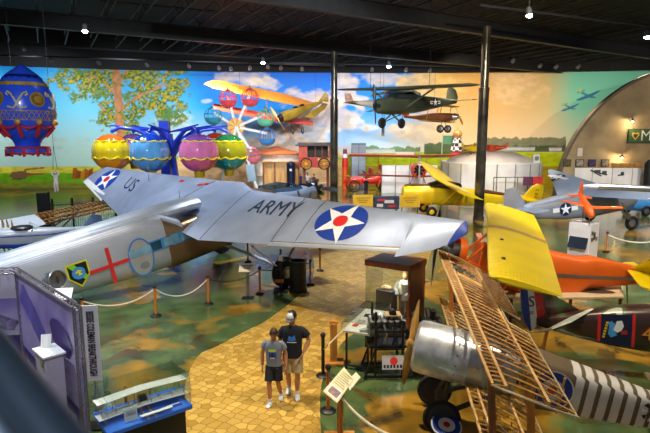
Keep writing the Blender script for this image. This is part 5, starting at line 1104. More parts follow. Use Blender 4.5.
for i, (px, w) in enumerate(((596, 1.0), (603, .7), (621, .5))): p = D(px, 173 + i, 40.95); MB().box(p, (w, .02, .1), MX.Rotation(.5 - .3 * i, 3, 'Y')).box(p + V((.1, 0, .12)), (w * .5, .02, .25)).build('sketch', mat('sketch_ink', '#3a3c44', .6, 0, .3, 4), o)
p = D(648, 172, 40); o = thing('propeller_blade_display', 'black upright propeller blade standing at the right end of the barrier', 'propeller', (p.x, 40, 0)); MB().tube([(p.x, 40, 0), (p.x, 40, 1.6), (p.x, 40, D(648, 164, 40).z), (p.x, 40, D(648, 159.5, 40).z)], [.12, .28, .3, .05], 10, True, 0, False, .3).build('blade', black, o); MB().cyl((p.x, 40, 0), (p.x, 40, .1), .4, n=16).build('base', black, o)
# --- light blue motor vehicle partly hidden at the right edge
p = G(652, 214); o = thing('pale_blue_car', 'pale blue car front half out of view at the right edge', 'car', p); fr = frame(p, rotz(.2)); cbm = mat('car_blue', '#5a80b8', .3, .2, .1, coat=.5)
MB(fr).fus([(-2.2, .8, .35, .95, 3), (-1.0, .9, .3, 1.1, 4), (1.8, .9, .3, 1.15, 4)], 18).build('body', cbm, o); MB(fr).fus([(-.7, .75, 1.0, 1.15, 3), (.1, .75, 1.0, 1.75, 4), (1.8, .75, 1.0, 1.75, 4)], 16).build('cabin', white_paint, o)
for x in (-1.3, 1.2):
    for y in (-.85, .85): wheel(o, fr @ V((x, y, .36)), fr.to_3x3() @ V((0, 1, 0)), .36, .2)

# --- cafe corner between the stall and the popcorn wagon
cafe_red = mat('chair_red', '#9a3424', .5, 0, .15, 4); cafe_top = mat('table_top_cream', '#c8b8a0', .4, 0, .1, 4)
tproto = None
for i, (px, py, lb) in enumerate(((268, 188.8, 'round cafe table nearest the wooden stall'), (288, 188.5, 'round cafe table in front of the dark blue bin'), (324, 190, 'round cafe table before the popcorn wagon'))):
    p = G(px, py); p.z = 0
    if tproto is None:
        tproto = thing('cafe_table', lb, 'table', p, None, 'cafe tables'); MB().cyl(p + V((0, 0, .72)), p + V((0, 0, .76)), .5, n=24).build('table_top', cafe_top, tproto); MB().cyl(p, p + V((0, 0, .72)), .04, n=10).build('stem', dark_metal, tproto); MB().cyl(p, p + V((0, 0, .04)), .3, n=18).build('base', dark_metal, tproto)
    else: dup(tproto, p, None, lb, 'cafe tables')
cproto = None
for i, (px, py, a, lb) in enumerate(((262.5, 188.6, 0, 'red cafe chair left of the table nearest the wooden stall'), (273.5, 189, 3.1, 'red cafe chair right of the table nearest the wooden stall'), (282.3, 188.3, 0, 'red cafe chair left of the table by the dark blue bin'), (294, 188.8, 3.1, 'red cafe chair right of the table by the dark blue bin'), (318, 190, 0, 'red cafe chair left of the table before the popcorn wagon'), (330, 190.4, 3.1, 'red cafe chair right of the table before the popcorn wagon'))):
    p = G(px, py); p.z = 0; R = rotz(a)
    if cproto is None:
        cproto = thing('cafe_chair', lb, 'chair', p, R, 'red cafe chairs'); fr = frame(p, R)
        MB(fr).box((0, 0, .45), (.42, .42, .04)).build('seat', cafe_red, cproto, bevel=.01); MB(fr).box((-.2, 0, .75), (.03, .42, .3)).build('backrest', cafe_red, cproto, bevel=.01)
        for x in (-.18, .18):
            for y in (-.18, .18): MB(fr).cyl((x, y, 0), (x, y, .9 if x < 0 else .44), .018, n=8).build('leg', dark_metal, cproto)
    else: dup(cproto, p, R, lb, 'red cafe chairs')
p = D(251, 173, 34); o = thing('upright_sign', 'pale blue upright sign panel standing behind the trimotor wing', 'sign', (p.x, 34, 0)); MB().box((p.x, 34, p.z), (.55, .04, 1.1), MX.Rotation(-.12, 3, 'Y')).build('panel', mat('sign_pale_blue', '#b8d4e8', .4, 0, .06), o); MB().cyl((p.x, 34.05, 0), (p.x, 34.05, p.z), .03, n=8).build('pole', steel, o); MB().cyl((p.x, 34.05, 0), (p.x, 34.05, .04), .3, n=16).build('base', dark_metal, o)
# =====================================================================  THE RIGHT FOREGROUND MACHINES
# --- orange aeroplane with a yellow wing across its body
ZW = 2.8
def UW(px, py, z): return U(px, py, z)
sLE, sTE = U(487, 228, 2.8), U(547, 243, 2.35); nLE, nTE = U(488, 276, 2.85), U(563, 297, 2.45); fLE, fTE = U(485, 203, 2.85), U(534, 215, 2.45)
fwd = (sLE - sTE); fwd.z = 0; fwd.normalize(); pO = .19; RO = pose(fwd, pO); mid = lp(sLE, sTE, .4)
FOr = frame(mid - V((0, 0, .55)), RO)
og = thing('parasol_aeroplane', 'orange aeroplane with bright yellow ribbed wing, uncowled nose beside the wooden skeleton biplane', 'aeroplane', (mid.x, mid.y, 0), RO)
orib = mat('orange_fabric', '#e2640f', .4, 0, .06, 1.5, coat=.25); yw = ribbed('yellow_ribbed', '#ecd012', 1, 16, 1.0, .38, 0, .05, .05)
u_ = (nLE - fLE).normalized()
def yell(a, b, c, d, nm, tip):
    secs = [(a, b, .12, .10), (lp(a, c, .9), lp(b, d, .9), .11, .09), (lp(c, d, .02), d, .08, .07), (lp(c, d, .12) + tip * .06, lp(d, c, .12) + tip * .05, .03, .03)]
    m = MB().wing(n=4, secs=secs); m.build(nm, yw, og); return m
yell(lp(sLE, nLE, .02), lp(sTE, nTE, .02), nLE, nTE, 'right_wing', u_); yell(lp(sLE, fLE, .02), lp(sTE, fTE, .02), fLE, fTE, 'left_wing', -u_)
MB().wing(n=2, secs=[(lp(sLE, nLE, .035) + V((0, 0, .015)), lp(sTE, nTE, .035) + V((0, 0, .015)), .12, .1), (lp(sLE, fLE, .035) + V((0, 0, .015)), lp(sTE, fTE, .035) + V((0, 0, .015)), .12, .1)]).build('centre_strip', mat('strip_tan', '#a88a58', .5, 0, .12, 4), og)
for t in (.35, .75): MB().ell(lp(lp(sLE, nLE, t), lp(sTE, nTE, t), .22) + V((0, 0, .11)), (.05, .05, .03), n=10, m=6).build('filler_cap', dark_metal, og)
# body: local x forward, tail to the right
T_ = D(640, 274, 14.6); tl_ = FOr.inverted() @ T_; LT = -tl_.x; zt_ = tl_.z; yt_ = tl_.y
sts = [(.95, .32, -.85, .10, 3.4, 0), (.8, .36, -.9, .16, 3.4, 0), (.2, .42, -1.05, .28, 3.6, 0), (-.8, .42, -1.08, .30, 3.6, 0), (-2.0, .36, -1.0 , .26, 3.6, yt_ * .3)]
for k in (.6, .8, 1.0): sts.append((-LT * k, .084 + .276 * (1 - k) / max(.01, 1 - 2.0 / LT), zt_ * k - .30 - .95 * (1 - k), zt_ * k + .20 + .25 * (1.0 - k), 3.6, yt_ * k))
MB(FOr).fus(sts, 22).build('fuselage', orib, og)
vis = -1
def fl(x): return float(np.interp(x, [-LT, -2, -.8, .2], [.084, .36, .42, .42])), float(np.interp(x, [-LT, -2, -.8], [yt_, yt_ * .3, 0]))
mb = MB(FOr); decal(mb, [(-LT * .98, zt_ * .98 - .10), (-LT * .98, zt_ * .98 - .17), (-.8, -.42), (-.8, -.32)], lambda x, z: V((x, fl(x)[1] + fl(x)[0] + .012, z)), .2); mb.build('silver_stripe', steel, og, recalc=False)
mb = MB(FOr); mb.lathe([(.05, .45), (.18, .4), (.2, .1), (.2, -.1)], (1.6, 0, -.2), (1, 0, 0), 16)
for i in range(7): a = 6.2832 * i / 7; mb.cyl((1.8, 0, -.2), (1.8, .42 * math.cos(a), -.2 + .42 * math.sin(a)), .085, n=10)
mb.build('engine', MATS['engine_metal'], og)
mb = MB(FOr); mb.lathe([(.40, 0), (.42, .1), (.40, .2)], (1.35, 0, -.22), (1, 0, 0), 24, False); mb.build('engine_ring', orib, og)
for (a, b) in (((1.4, .3, -.5), (.6, .3, .45)), ((1.4, -.3, -.5), (.6, -.3, .45)), ((.9, .36, -.1), (.7, .2, .5)), ((-.4, .36, -.1), (-.3, .2, .48)), ((-.4, -.36, -.1), (-.3, -.2, .48))): strut(og, FOr @ V(a), FOr @ V(b), orib, .07, .05, 'cabane_strut')
prop(og, FOr @ V((2.15, 0, -.2)), RO @ V((1, 0, 0)), 2.2, dark_metal, .35)
for s, le, te in ((-1, nLE, nTE), (1, fLE, fTE)):
    strut(og, FOr @ V((.3, s * .42, -.6)), lp(lp(sLE, le, .55), lp(sTE, te, .55), .25) - V((0, 0, .06)), orib, .10, .04, 'wing_strut'); strut(og, FOr @ V((-.4, s * .42, -.6)), lp(lp(sLE, le, .55), lp(sTE, te, .55), .6) - V((0, 0, .05)), orib, .10, .04, 'wing_strut')
    w = FOr @ V((1.0, s * .95, 0)); w.z = .38; wheel(og, w, RO @ V((0, 1, 0)), .38, .16, dm=orib)
    strut(og, w, FOr @ V((.9, s * .36, -.6)), orib, .09, .06, 'landing_leg'); strut(og, w, FOr @ V((.0, s * .36, -.65)), orib, .07, .05, 'landing_leg')
# orange fairing arms around the nose
for a, b in ((D(441, 243, 15.2), D(472, 268, 14.4)), (D(478, 236, 15.6), D(490, 268, 14.2)), (D(452, 262, 14.6), D(494, 272, 13.9))): MB().beam(a, b, .16, .22).build('nose_longeron', orib, og)
tdir = RO @ V((1, 0, 0)); tsd = RO @ V((0, 1, 0))
MB().wing([(T_ + tdir * .5, T_ - tdir * .5, .03, .03), (D(652, 258, 14.2), D(664, 262, 14.2), .02, .02)], up=tsd).build('tail_fin', yellow_paint, og)
MB().wing([(D(622, 263, 15.6), D(634, 262, 15.9), .02, .02), (T_ + tdir * .45 + V((0, 0, .08)), T_ - tdir * .5 + V((0, 0, .06)), .03, .03), (D(640, 286, 13.0), D(664, 296, 13.0), .02, .02)]).build('tailplane', yellow_paint, og)
tw = FOr @ V((-LT * .95, yt_, zt_ - .2)); tw.z = .12; wheel(og, tw, tsd, .12, .08); strut(og, tw, FOr @ V((-LT * .9, yt_ * .9, zt_ * .9 - .1)), steel, .05, .05, 'tail_leg')

# --- cream wing lying below on trestles, with a flat dark oval laid on top
z = 1.0; q = [U(523, 283, z), U(619, 281, z), U(624, 296, z), U(560, 297, z), U(500, 296, z)]
cw = thing('spare_wing_panel', 'cream coloured spare wing panel with dark oval patch below the orange fuselage', 'wing panel', (sum((p.x for p in q)) / 5, q[2].y, 0))
MB().prism([p for p in q], (0, 0, -.08)).build('panel', mat('cream_panel', '#cdb592', .5, 0, .08, 1.5), cw, bevel=.02)
cc = lp(U(560, 288, z + .004), U(618, 293, z + .004), .5); ex = (U(612, 292, z) - U(560, 288, z)); ey = V((-ex.y, ex.x, 0)).normalized()
mb = MB(); decal(mb, circ(0, 0, .5, 28), lambda u, v: cc + ex * u + ey * v * .5 + V((0, 0, .004))); mb.build('oval_patch', mat('oval_dark', '#3a2c20', .7, 0, .2, 3), cw, recalc=False)
for p in (lp(q[0], q[4], .5), lp(q[1], q[2], .5), lp(q[0], q[2], .5)): MB().cyl((p.x, p.y, 0), (p.x, p.y, z - .08), .05, n=8).build('trestle_leg', red_wood, cw)

# --- camouflaged fighter, tail towards us at the left
cam_m = bpy.data.materials.new('camouflage'); cam_m.use_nodes = True; nt = cam_m.node_tree; tc = nt.nodes.new('ShaderNodeTexCoord'); no = nt.nodes.new('ShaderNodeTexNoise'); no.inputs['Scale'].default_value = 1.35; no.inputs['Detail'].default_value = 1
rp = nt.nodes.new('ShaderNodeValToRGB'); rp.color_ramp.interpolation = 'CONSTANT'
for i, (p, c) in enumerate(((0, '#3a241c'), (.46, '#4f3020'), (.5, '#3f5a36'), (.57, '#b0b0a0'), (.63, '#5a3624'))):
    e = rp.color_ramp.elements[i] if i < 2 else rp.color_ramp.elements.new(p); e.position = p; e.color = (*lin(c), 1)
nt.links.new(tc.outputs['Object'], no.inputs['Vector']); nt.links.new(no.outputs['Fac'], rp.inputs['Fac']); nt.links.new(rp.outputs['Color'], nt.nodes['Principled BSDF'].inputs['Base Color']); nt.nodes['Principled BSDF'].inputs['Roughness'].default_value = .3; nt.nodes['Principled BSDF'].inputs['Coat Weight'].default_value = .4
tb = D(541, 322, 11.6); nb = D(665, 316, 10.9); fdc = nb - tb; fdc.z = 0; fdc.normalize(); RC_ = pose(fdc, .03); FC = frame((tb.x, tb.y, tb.z), RC_)
cf = thing('camouflaged_fighter', 'camouflaged biplane fighter with blue white and red striped rudder and chick emblem', 'aeroplane', (tb.x, tb.y, 0), RC_)
MB(FC).fus([(-.1, .04, -.08, .10, 2.2), (.5, .16, -.24, .24, 3), (1.4, .30, -.40, .46, 3.4), (2.4, .38, -.50, .58, 3.4), (3.6, .42, -.56, .64, 3.4), (4.6, .44, -.58, .66, 3)], 24).build('fuselage', cam_m, cf)
rpx = [(522, 289), (531, 287), (541, 289), (545, 300), (546, 313), (538, 326), (531, 331), (525, 322), (522, 305)]
rz = lambda px, py: D(px, py, 11.62)
for nm, pl, m in (('rudder_blue_band', [(521, 291), (524, 289), (527.5, 288.5), (531.5, 330.5), (530, 331), (525, 322), (521.5, 305)], insignia_blue), ('rudder_white_band', [(527.5, 288.5), (533.5, 288.3), (538, 325), (531.5, 330.5)], insignia_white), ('rudder_red_band', [(533.5, 288.3), (540, 289.5), (544.5, 301), (546, 312), (543, 320), (538, 325)], insignia_red)):
    MB().prism([rz(*p) for p in pl], (.0, .06, 0)).build(nm, m, cf)
MB().prism([rz(*p) for p in ((542, 292), (556, 296), (578, 309), (592, 315), (560, 318), (546, 315))], (0, .07, 0)).build('fin', cam_m, cf)
fnr = lambda u, v: D(531.5, 302, 11.6) + V((u, -.004, v)); mb = MB(); text_on(mb, 'S', .36, lambda u, v: fnr(u, v)); text_on(mb, 'III', .12, lambda u, v: fnr(u + .02, v - .26)); mb.build('rudder_lettering', black, cf, recalc=False)
MB().wing([(D(594, 309, 11.3), D(578, 313, 11.4), .03, .03), (D(572, 322, 10.9), D(545, 330, 10.9), .02, .02), (D(548, 331, 10.7), D(524, 333, 10.8), .015, .015)]).build('tailplane', mat('pale_tailplane', '#b8bcb0', .4, 0, .25, 2), cf)
MB().wing([(FC @ V((1.0, .2, .1)), FC @ V((.2, .15, .05)), .03, .03), (FC @ V((.7, 1.3, .1)), FC @ V((.0, 1.3, .05)), .02, .02)]).build('tailplane', cam_m, cf)
def fs2(x): return float(np.interp(x, [-.1, .5, 1.4, 2.4, 3.6, 4.6], [.04, .16, .30, .38, .42, .44]))
def cs(x0, z0): return lambda off: (lambda u, v: FC @ V((x0 + u, -fs2(x0 + u) * (1 - .12 * min(1, (abs(z0 + v) / .5)) ** 3) - off, z0 + v)))
X0 = (FC.inverted() @ D(618, 316, 10.8)).x
it = [('emblem_panel', [(-.30, -.27), (.30, -.32), (.30, .40), (-.30, .36)], navy, .012), ('red_border', [(-.36, -.25), (-.30, -.26), (-.30, .37), (-.36, .34)], insignia_red, .014), ('red_border', [(.30, -.32), (.36, -.33), (.36, .43), (.30, .41)], insignia_red, .014)]
flat_marks(cf, it, cs(X0, .0), .15)
chick = [('chick_body', [(-.02, .12), (.0, .2), (.1, .22), (.14, .1), (.1, .0), (.02, -.06), (-.06, 0)], insignia_white, .02), ('chick_wings', [(-.16, .16), (-.1, .19), (-.03, .14), (-.03, .0), (.02, -.12), (-.1, -.18), (-.16, -.1), (-.14, .05)], mat('chick_blue', '#4a9ae0', .5, 0, .15, 6), .018), ('chick_feet', [(.08, -.02), (.2, .02), (.22, -.08), (.1, -.1)], mat('chick_red', '#a02c20', .5, 0, .1), .02)]
flat_marks(cf, chick, cs(X0, .04), .08)
mb = MB(); fe = cs(X0, .0)(.024)
for k in range(6): decal(mb, rect(-.265 + .012 * k, -.16 + k * .065, -.215 + .012 * k, -.115 + k * .065), fe, .08)
mb.build('emblem_lettering', yellow_paint, cf, recalc=False)
X4 = (FC.inverted() @ D(648, 318, 10.7)).x; mb = MB(); fe = cs(X4, .0)(.014); text_on(mb, '4', .5, fe); mb.build('number_shadow', mat('number_red', '#b02a20', .5, 0, .1), cf, recalc=False)
mb = MB(); fe = cs(X4 + .0, .0)(.022); text_on(mb, '4', .38, fe); mb.build('number', mat('number_yellow', '#d8a030', .5, 0, .1), cf, recalc=False)
for y in (-.8, .8): w = FC @ V((4.4, y, 0)); w.z = .36; wheel(cf, w, RC_ @ V((0, 1, 0)), .36, .12, dm=navy); strut(cf, w, FC @ V((4.3, y * .4, -.45)), cam_m, .08, .05, 'landing_leg')
MB(FC).wing([(V((4.9, y, -.35)), V((3.7, y, -.38)), .05, .06) for y in (.3, 2, 3.6)]).build('lower_wing', cam_m, cf)
p = FC @ V((.15, 0, -.12)); MB().tube([p, V((p.x - .15, p.y, .0))], .04, 8).build('tail_skid', post_wood, cf)

# --- uncovered biplane showing its wooden ribs
cml = thing('skeleton_biplane', 'uncovered biplane with bare wooden wing ribs, round polished metal cowl and striped rear fuselage', 'aeroplane', G(460, 415))
fLEc, nLEc, fTEc, nTEc = U(437, 251, 2.4), U(491, 386, 2.4), U(498, 281, 2.05), U(579, 418, 2.05)
sparmat = wood('spar_wood', '#c89a5c', '#e2bc80', 'Y', 9, .45, .2); ribm = wood('rib_brown', '#a87434', '#d29e54', 'X', 12, .5, .1)
def skel(a, b, c, d, nm, nr, tu=.07, skipc=None, tipn=None, tipf=None):
    """a, c leading edge ends, b, d trailing edge ends: spars as parts, ribs of a panel as one lattice"""
    sh = lambda q: 2.45 * math.sqrt(q) * (1 - q) ** 1.05 + .04 * (1 - q)
    def pt(t, q, s=1): le, te = lp(a, c, t), lp(b, d, t); return le + (te - le) * q + V((0, 0, tu * sh(q) * (1 if s > 0 else -.45)))
    for q, w, h, pn in ((.015, .035, .04, 'leading_edge'), (.17, .036, .10, 'front_spar'), (.66, .036, .08, 'rear_spar')):
        p0, p1 = lp(a, c, 0) + (b - a) * q, lp(a, c, 1) + (d - c) * q
        MB().beam(p0 + V((0, 0, tu * .35)), p1 + V((0, 0, tu * .35)), w, h).build(pn, sparmat, cml)
    for half, (t0, t1) in enumerate(((0, .5), (.5, 1))):
        mb = MB()
        for i in range(nr):
            t = t0 + (t1 - t0) * (i + .5) / nr; end = .98
            if skipc and abs(t - .5) < skipc: end = .70
            qs = [.01, .06, .14, .25, .4, .55, .7, .85, .97]; qs = [q for q in qs if q <= end]
            for s in (1, -1): mb.tube([pt(t, q, s) for q in qs], .013 if s > 0 else .007, 4, True, 0, False)
            for q in (.14, .25, .4, .55, .66):
                if q < end: mb.beam(pt(t, q, 1), pt(t, q, -1), .018, .012, (1, 0, 0))
            # short nose riblets between the main ribs
            t2 = t + (t1 - t0) / nr / 2; mb.tube([pt(t2, q, 1) for q in (.01, .06, .12, .18)], .010, 4)
        mb.build('wing_ribs', ribm, cml, recalc=False)
    te = [pt(t, .985, 1) for t in np.linspace(0, .5 - (skipc or 0), 8)]; te2 = [pt(t, .985, 1) for t in np.linspace(.5 + (skipc or 0), 1, 8)]
    if skipc: te = te + [pt(.5 - skipc, .72), pt(.5 + skipc, .72)] + te2
    else: te = te + te2
    tipa = [pt(0, .985), pt(0, .7) + (a - c).normalized() * .12, pt(0, .4) + (a - c).normalized() * .16, pt(0, .1) + (a - c).normalized() * .1, pt(0, .01)]
    tipb = [pt(1, .01), pt(1, .1) + (c - a).normalized() * .1, pt(1, .4) + (c - a).normalized() * .16, pt(1, .7) + (c - a).normalized() * .12, pt(1, .985)]
    MB().tube(tipa[::-1] + te[1:-1] + tipb[::-1], .014, 6).build('edge_wire', mat('edge_tube', '#cbb48a', .4, .2, .1), cml)
    for t in (.12, .3, .7, .88):
        mb = MB(); mb.beam(pt(t, .17), pt(t + .12 if t < .5 else t - .12, .66), .012, .012); mb.beam(pt(t, .66), pt(t + .12 if t < .5 else t - .12, .17), .012, .012); mb.build('drag_wire', steel, cml)
    return pt
ptu = skel(fLEc, fTEc, nLEc, nTEc, 'upper', 15, .07, .06)
off = V((.12, .10, -1.30))
fl2, nl2, ft2, nt2 = fLEc + off, nLEc + off, fTEc + off, nTEc + off
sl = (nLEc - fLEc).normalized()
ptl = skel(fl2, ft2, nl2, nt2, 'lower', 13, .07, .09)
for t, q, m in ((.12, .17, post_wood), (.12, .66, post_wood), (.86, .17, red_wood), (.86, .66, post_wood)): strut(cml, ptu(t, q, -1), ptl(t, q, 1), m, .12, .05, 'interplane_strut')
for k in (0, 1): t, t2 = ((.12, .42), (.86, .58))[k]; MB().tube([ptu(t, .17, -1), ptl(t2, .17, 1)], .006, 4).build('bracing_wire', steel, cml); MB().tube([ptl(t, .17, 1), ptu(t2, .17, -1)], .006, 4).build('bracing_wire', steel, cml)
# covering bits: wooden walkway board and small silver blocks on the ribs
p = [ptu(.27, .2, 1), ptu(.27, .66, 1), ptu(.31, .66, 1), ptu(.31, .2, 1)]; MB().prism([v + V((0, 0, .02)) for v in p], (0, 0, .015)).build('rib_board', sparmat, cml)
for i in range(7): v = ptu(.16 + .012 * i, .2 + .07 * (i % 5), 1) + V((0, 0, .02)); MB().box(v, (.13, .1, .04), rotz(.3 * i)).build('metal_fitting', steel, cml)
# body
cc = U(440, 351, 1.52); rear = D(640, 404, 7.9)
fdm = cc - rear; pitm = math.atan2(fdm.z, math.hypot(fdm.x, fdm.y)); RM = pose((fdm.x, fdm.y), pitm); FM = frame(cc, RM); LM = fdm.length
mb = MB(FM); mb.lathe([(.30, .42), (.40, .45), (.46, .40), (.475, .28), (.475, -.1), (.46, -.5), (.40, -.52), (.40, -.1), (.40, .3)], (0, 0, 0), (1, 0, 0), 36, False)
for i in range(16): a = 6.2832 * i / 16; mb.ell((-.3, .462 * math.cos(a), .462 * math.sin(a)), .016, n=6, m=4, mi=1)
mb.build('cowl', [mat('burnished_metal', '#ccd0d4', .38, .65, .25, 5, bump=.15, bs=6), dark_metal], cml, label='round polished aluminium engine cowl')
mb = MB(FM)
for i in range(9): a = 6.2832 * i / 9; mb.cyl((.15, .1 * math.cos(a), .1 * math.sin(a)), (.15, .38 * math.cos(a), .38 * math.sin(a)), .06, n=8)
mb.lathe([(.12, .3), (.12, -.2)], (0, 0, 0), (1, 0, 0), 14); mb.build('rotary_engine', dark_metal, cml)
prop(cml, FM @ V((.52, 0, 0)), RM @ V((1, 0, 0)), 1.75, prop_wood, -.10, hub=.1, wk=1.7)
MB(FM).fus([(-.5, .44, -.46, .44, 2.2), (-.95, .40, -.44, .46, 2.6), (-1.3, .38, -.42, .40, 3)], 20).build('front_panels', steel, cml)
# bare frame between cowl and covered tail
for y, z0, z1 in ((.38, .30, .18), (-.38, .30, .18), (.38, -.40, -.34), (-.38, -.40, -.34)): MB(FM).beam((-1.2, y, z0), (-LM * .46, y * .9, z1 * 1.2), .035, .035).build('longeron', sparmat, cml)
for x in (-1.6, -2.0): 
    for y in (.37, -.37): MB(FM).beam((x, y, -.38), (x, y, .26), .03, .03).build('frame_upright', sparmat, cml)
MB(FM).box((-1.75, 0, -.1), (.4, .4, .08)).box((-1.95, 0, .12), (.06, .4, .4)).build('pilot_seat', mat('wicker', '#8a6436', .8, 0, .2, 8), cml)
dop = mat('khaki_dope', '#6b5c46', .45, 0, .1, 2)
xa = -LM * .48
def bw(x): return float(np.interp(-x, [-xa, LM, LM * 1.25], [.36, .20, .08])), float(np.interp(-x, [-xa, LM, LM * 1.25], [-.50, -.34, -.2])), float(np.interp(-x, [-xa, LM, LM * 1.25], [.45, .24, .14]))
MB(FM).fus([(x, bw(x)[0], bw(x)[1], bw(x)[2], 4.2) for x in (xa, -LM * .55, -LM * .7, -LM * .85, -LM, -LM * 1.12, -LM * 1.25)], 28).build('rear_fuselage', dop, cml)
cb = MB(FM).fus([(x, bw(x)[0] + .0, bw(x)[1], bw(x)[2], 4.2) for x in np.linspace(xa, -LM * 1.25, 14)], 28)
stripe_m = mat('stripe_white', '#d8d6d0', .45, 0, .05, 2)
for i in range(7):
    x0 = -LM * (.655 + i * .061); x1 = x0 - .13; rings = []
    for x in (x0, x1):
        w, zb, zt2 = bw(x); w += .008; zb -= .008; zt2 += .008; zc, hh = (zb + zt2) / 2, (zt2 - zb) / 2
        rings.append([V((x - .06 * (math.sin(a) < .7), w * math.copysign(abs(math.cos(a)) ** (2 / 4.2), math.cos(a)), zc + hh * math.copysign(abs(math.sin(a)) ** (2 / 4.2), math.sin(a)))) for a in [2 * math.pi * (j + .5) / 28 for j in range(28)]])
    MB(FM).loft(rings, False, True, True).build('white_stripe', stripe_m, cml, recalc=False)
s_ = 1 if (RM @ V((0, 1, 0))).y < 0 else -1
xr = -LM * .575
rfn = lambda off: (lambda u, v: FM @ V((xr - u, s_ * (bw(xr - u)[0] + .004 + off), v - .01)))
flat_marks(cml, [('roundel_rim', circ(0, 0, .335, 36), insignia_white, .008), ('roundel_blue', circ(0, 0, .31, 36), insignia_blue, .014), ('roundel_white', circ(0, 0, .185, 32), insignia_white, .02), ('roundel_red', circ(0, 0, .075, 24), insignia_red, .026)], rfn, .1)
# check star marking at the tail
xs_ = -LM * 1.04; sfn = lambda off: (lambda u, v: FM @ V((xs_ - u, s_ * (bw(xs_ - u)[0] + .004 + off), v)))
for k in range(8):
    a = 6.2832 * k / 8; mb = MB(); decal(mb, [(.05 * math.cos(a), .05 * math.sin(a)), (.17 * math.cos(a - .25), .17 * math.sin(a - .25)), (.17 * math.cos(a + .25), .17 * math.sin(a + .25))], sfn(.012), .1); mb.build('star_check', insignia_white if k % 2 == 0 else black, cml, recalc=False)
MB(FM).wing([(V((-LM * 1.1, y, .1)), V((-LM * 1.22, y, .1)), .03, .03) for y in (-1.2, -.6, .6, 1.2)]).build('tailplane', dop, cml)
p = FM @ V((-LM * 1.2, 0, -.12)); MB().tube([p, V((p.x, p.y, 0))], .03, 8).build('tail_skid', post_wood, cml)
# undercarriage
wn, wf_ = G(441, 436), G(434, 406); wn.z = .34; wf_.z = .34; ax = (wn - wf_).normalized()
o = wheel(cml, wf_, ax, .34, .08, dm=mat('dark_wheel_cover', '#1c1c20', .5, 0, .1))
o = MB(); o.torus(wn, ax, .30, .04, 30, 10); wo = o.build('wheel', rubber, cml)
MB().cyl(wn - ax * .02, wn + ax * .0, .26, n=24).build('wheel_cover', mat('wheel_grey', '#20242a', .5, 0, .1), wo)
e1 = V((0, 0, 1)); e1 = (e1 - ax * e1.dot(ax)).normalized(); e2 = ax.cross(e1)
dcv = U(446, 424, .42)
MB().tube([wn - ax * .25, wf_ + ax * .25], .025, 8).build('axle', dark_metal, cml)
for w in (wn, wf_):
    i_ = lp(wn, wf_, .12) if w is wn else lp(wn, wf_, .88)
    for x in (-.25, -1.0): strut(cml, i_, FM @ V((x, (.3 if (w is wn) == (s_ > 0) else -.3), -.40)), black, .09, .04, 'undercarriage_strut')
# cabane struts
for x, y in ((-.75, .36), (-.75, -.36), (-1.4, .36), (-1.4, -.36)):
    p = FM @ V((x, y, .36)); t = min(1, max(0, (p - fLEc).dot(sl) / (nLEc - fLEc).length)); strut(cml, p, ptu(t, .17 if x > -1 else .6, -1), post_wood, .13, .05, 'cabane_strut')
# round painted disc leaning by the near wheel
o = thing('roundel_disc', 'oval plate painted as blue white and red roundel leaning by the near wheel', 'plate', G(447, 432))
cdi = U(446.5, 425, .30); n_ = V((.05, -.35, .93)).normalized(); a1 = V((1, .1, 0)); a1 = (a1 - n_ * a1.dot(n_)).normalized(); a2 = n_.cross(a1)
MB().cyl(cdi - n_ * .02, cdi, .27, n=32).build('rim', insignia_white, o)
for k, (r, m) in enumerate(((.245, insignia_blue), (.15, insignia_white), (.06, insignia_red))):
    mb = MB(); decal(mb, circ(0, 0, r, 32), lambda u, v: cdi + a1 * u + a2 * v + n_ * (.006 + .005 * k), .3); mb.build(('blue_ring', 'white_ring', 'red_centre')[k], m, o, recalc=False)
MB().tube([cdi - n_ * .02 - a2 * .2, V((cdi.x, cdi.y - .1, 0))], .015, 6).build('prop_foot', dark_metal, o)

# --- pale aeroplane with an uncovered wooden outer wing at far left
le0, te0, le1, te1 = U(-30, 226, 2.05), U(-25, 247, 1.9), U(33, 215, 2.05), U(46, 224, 1.9); le2, te2 = U(106, 200, 2.05), U(116, 207, 1.9)
lpn = thing('half_covered_aeroplane', 'white and blue aeroplane at left edge with half its wing bare wooden ribs', 'aeroplane', G(20, 262))
MB().wing([(le0, te0, .08, .08), (lp(le0, le1, .6), lp(te0, te1, .6), .08, .08), (le1, te1, .08, .08)]).build('covered_wing', mat('white_fabric', '#ccd2da', .5, 0, .06, 1.5), lpn)
for q in (.02, .3, .68, .98): MB().beam(lp(le1, te1, q), lp(le2, te2, q), .05, .08).build('spar', honey_wood, lpn)
mb = MB()
for i in range(18):
    t = (i + .3) / 18; a, b = lp(le1, le2, t), lp(te1, te2, t); mb.tube([lp(a, b, q) + V((0, 0, .12 * math.sin(math.pi * min(1, q * 1.6)) * (1 - q))) for q in (0, .1, .3, .6, 1)], .022, 4); mb.tube([lp(a, b, q) - V((0, 0, .05)) for q in (0, .5, 1)], .018, 4)
mb.build('wing_ribs', wood('rib_tan', '#8f5a2a', '#b87c40', 'X', 9), lpn, recalc=False)
a, b = D(-6, 238, 17.6), D(78, 237, 18.6); fdl = (b - a); fdl.z = 0; fdl.normalize(); RL = pose(fdl); FL = frame(a, RL); LL = (b - a).length
MB(FL).fus([(-.3, .34, -.3, .26, 2.6), (LL * .3, .42, -.38, .30, 3), (LL * .65, .36, -.34, .26, 3), (LL * .9, .2, -.12, .22, 2.4), (LL * 1.05, .06, .05, .2, 2)], 20).build('fuselage', mat('hull_white', '#c8ccd4', .35, 0, .06, 1.5, coat=.3), lpn)
MB(FL).fus([(-.3, .355, -.31, -.12, 2.6), (LL * .3, .435, -.39, -.16, 3), (LL * .65, .375, -.35, -.14, 3), (LL * .88, .22, -.14, -.02, 2.4)], 18).build('blue_belly', blue_paint, lpn)
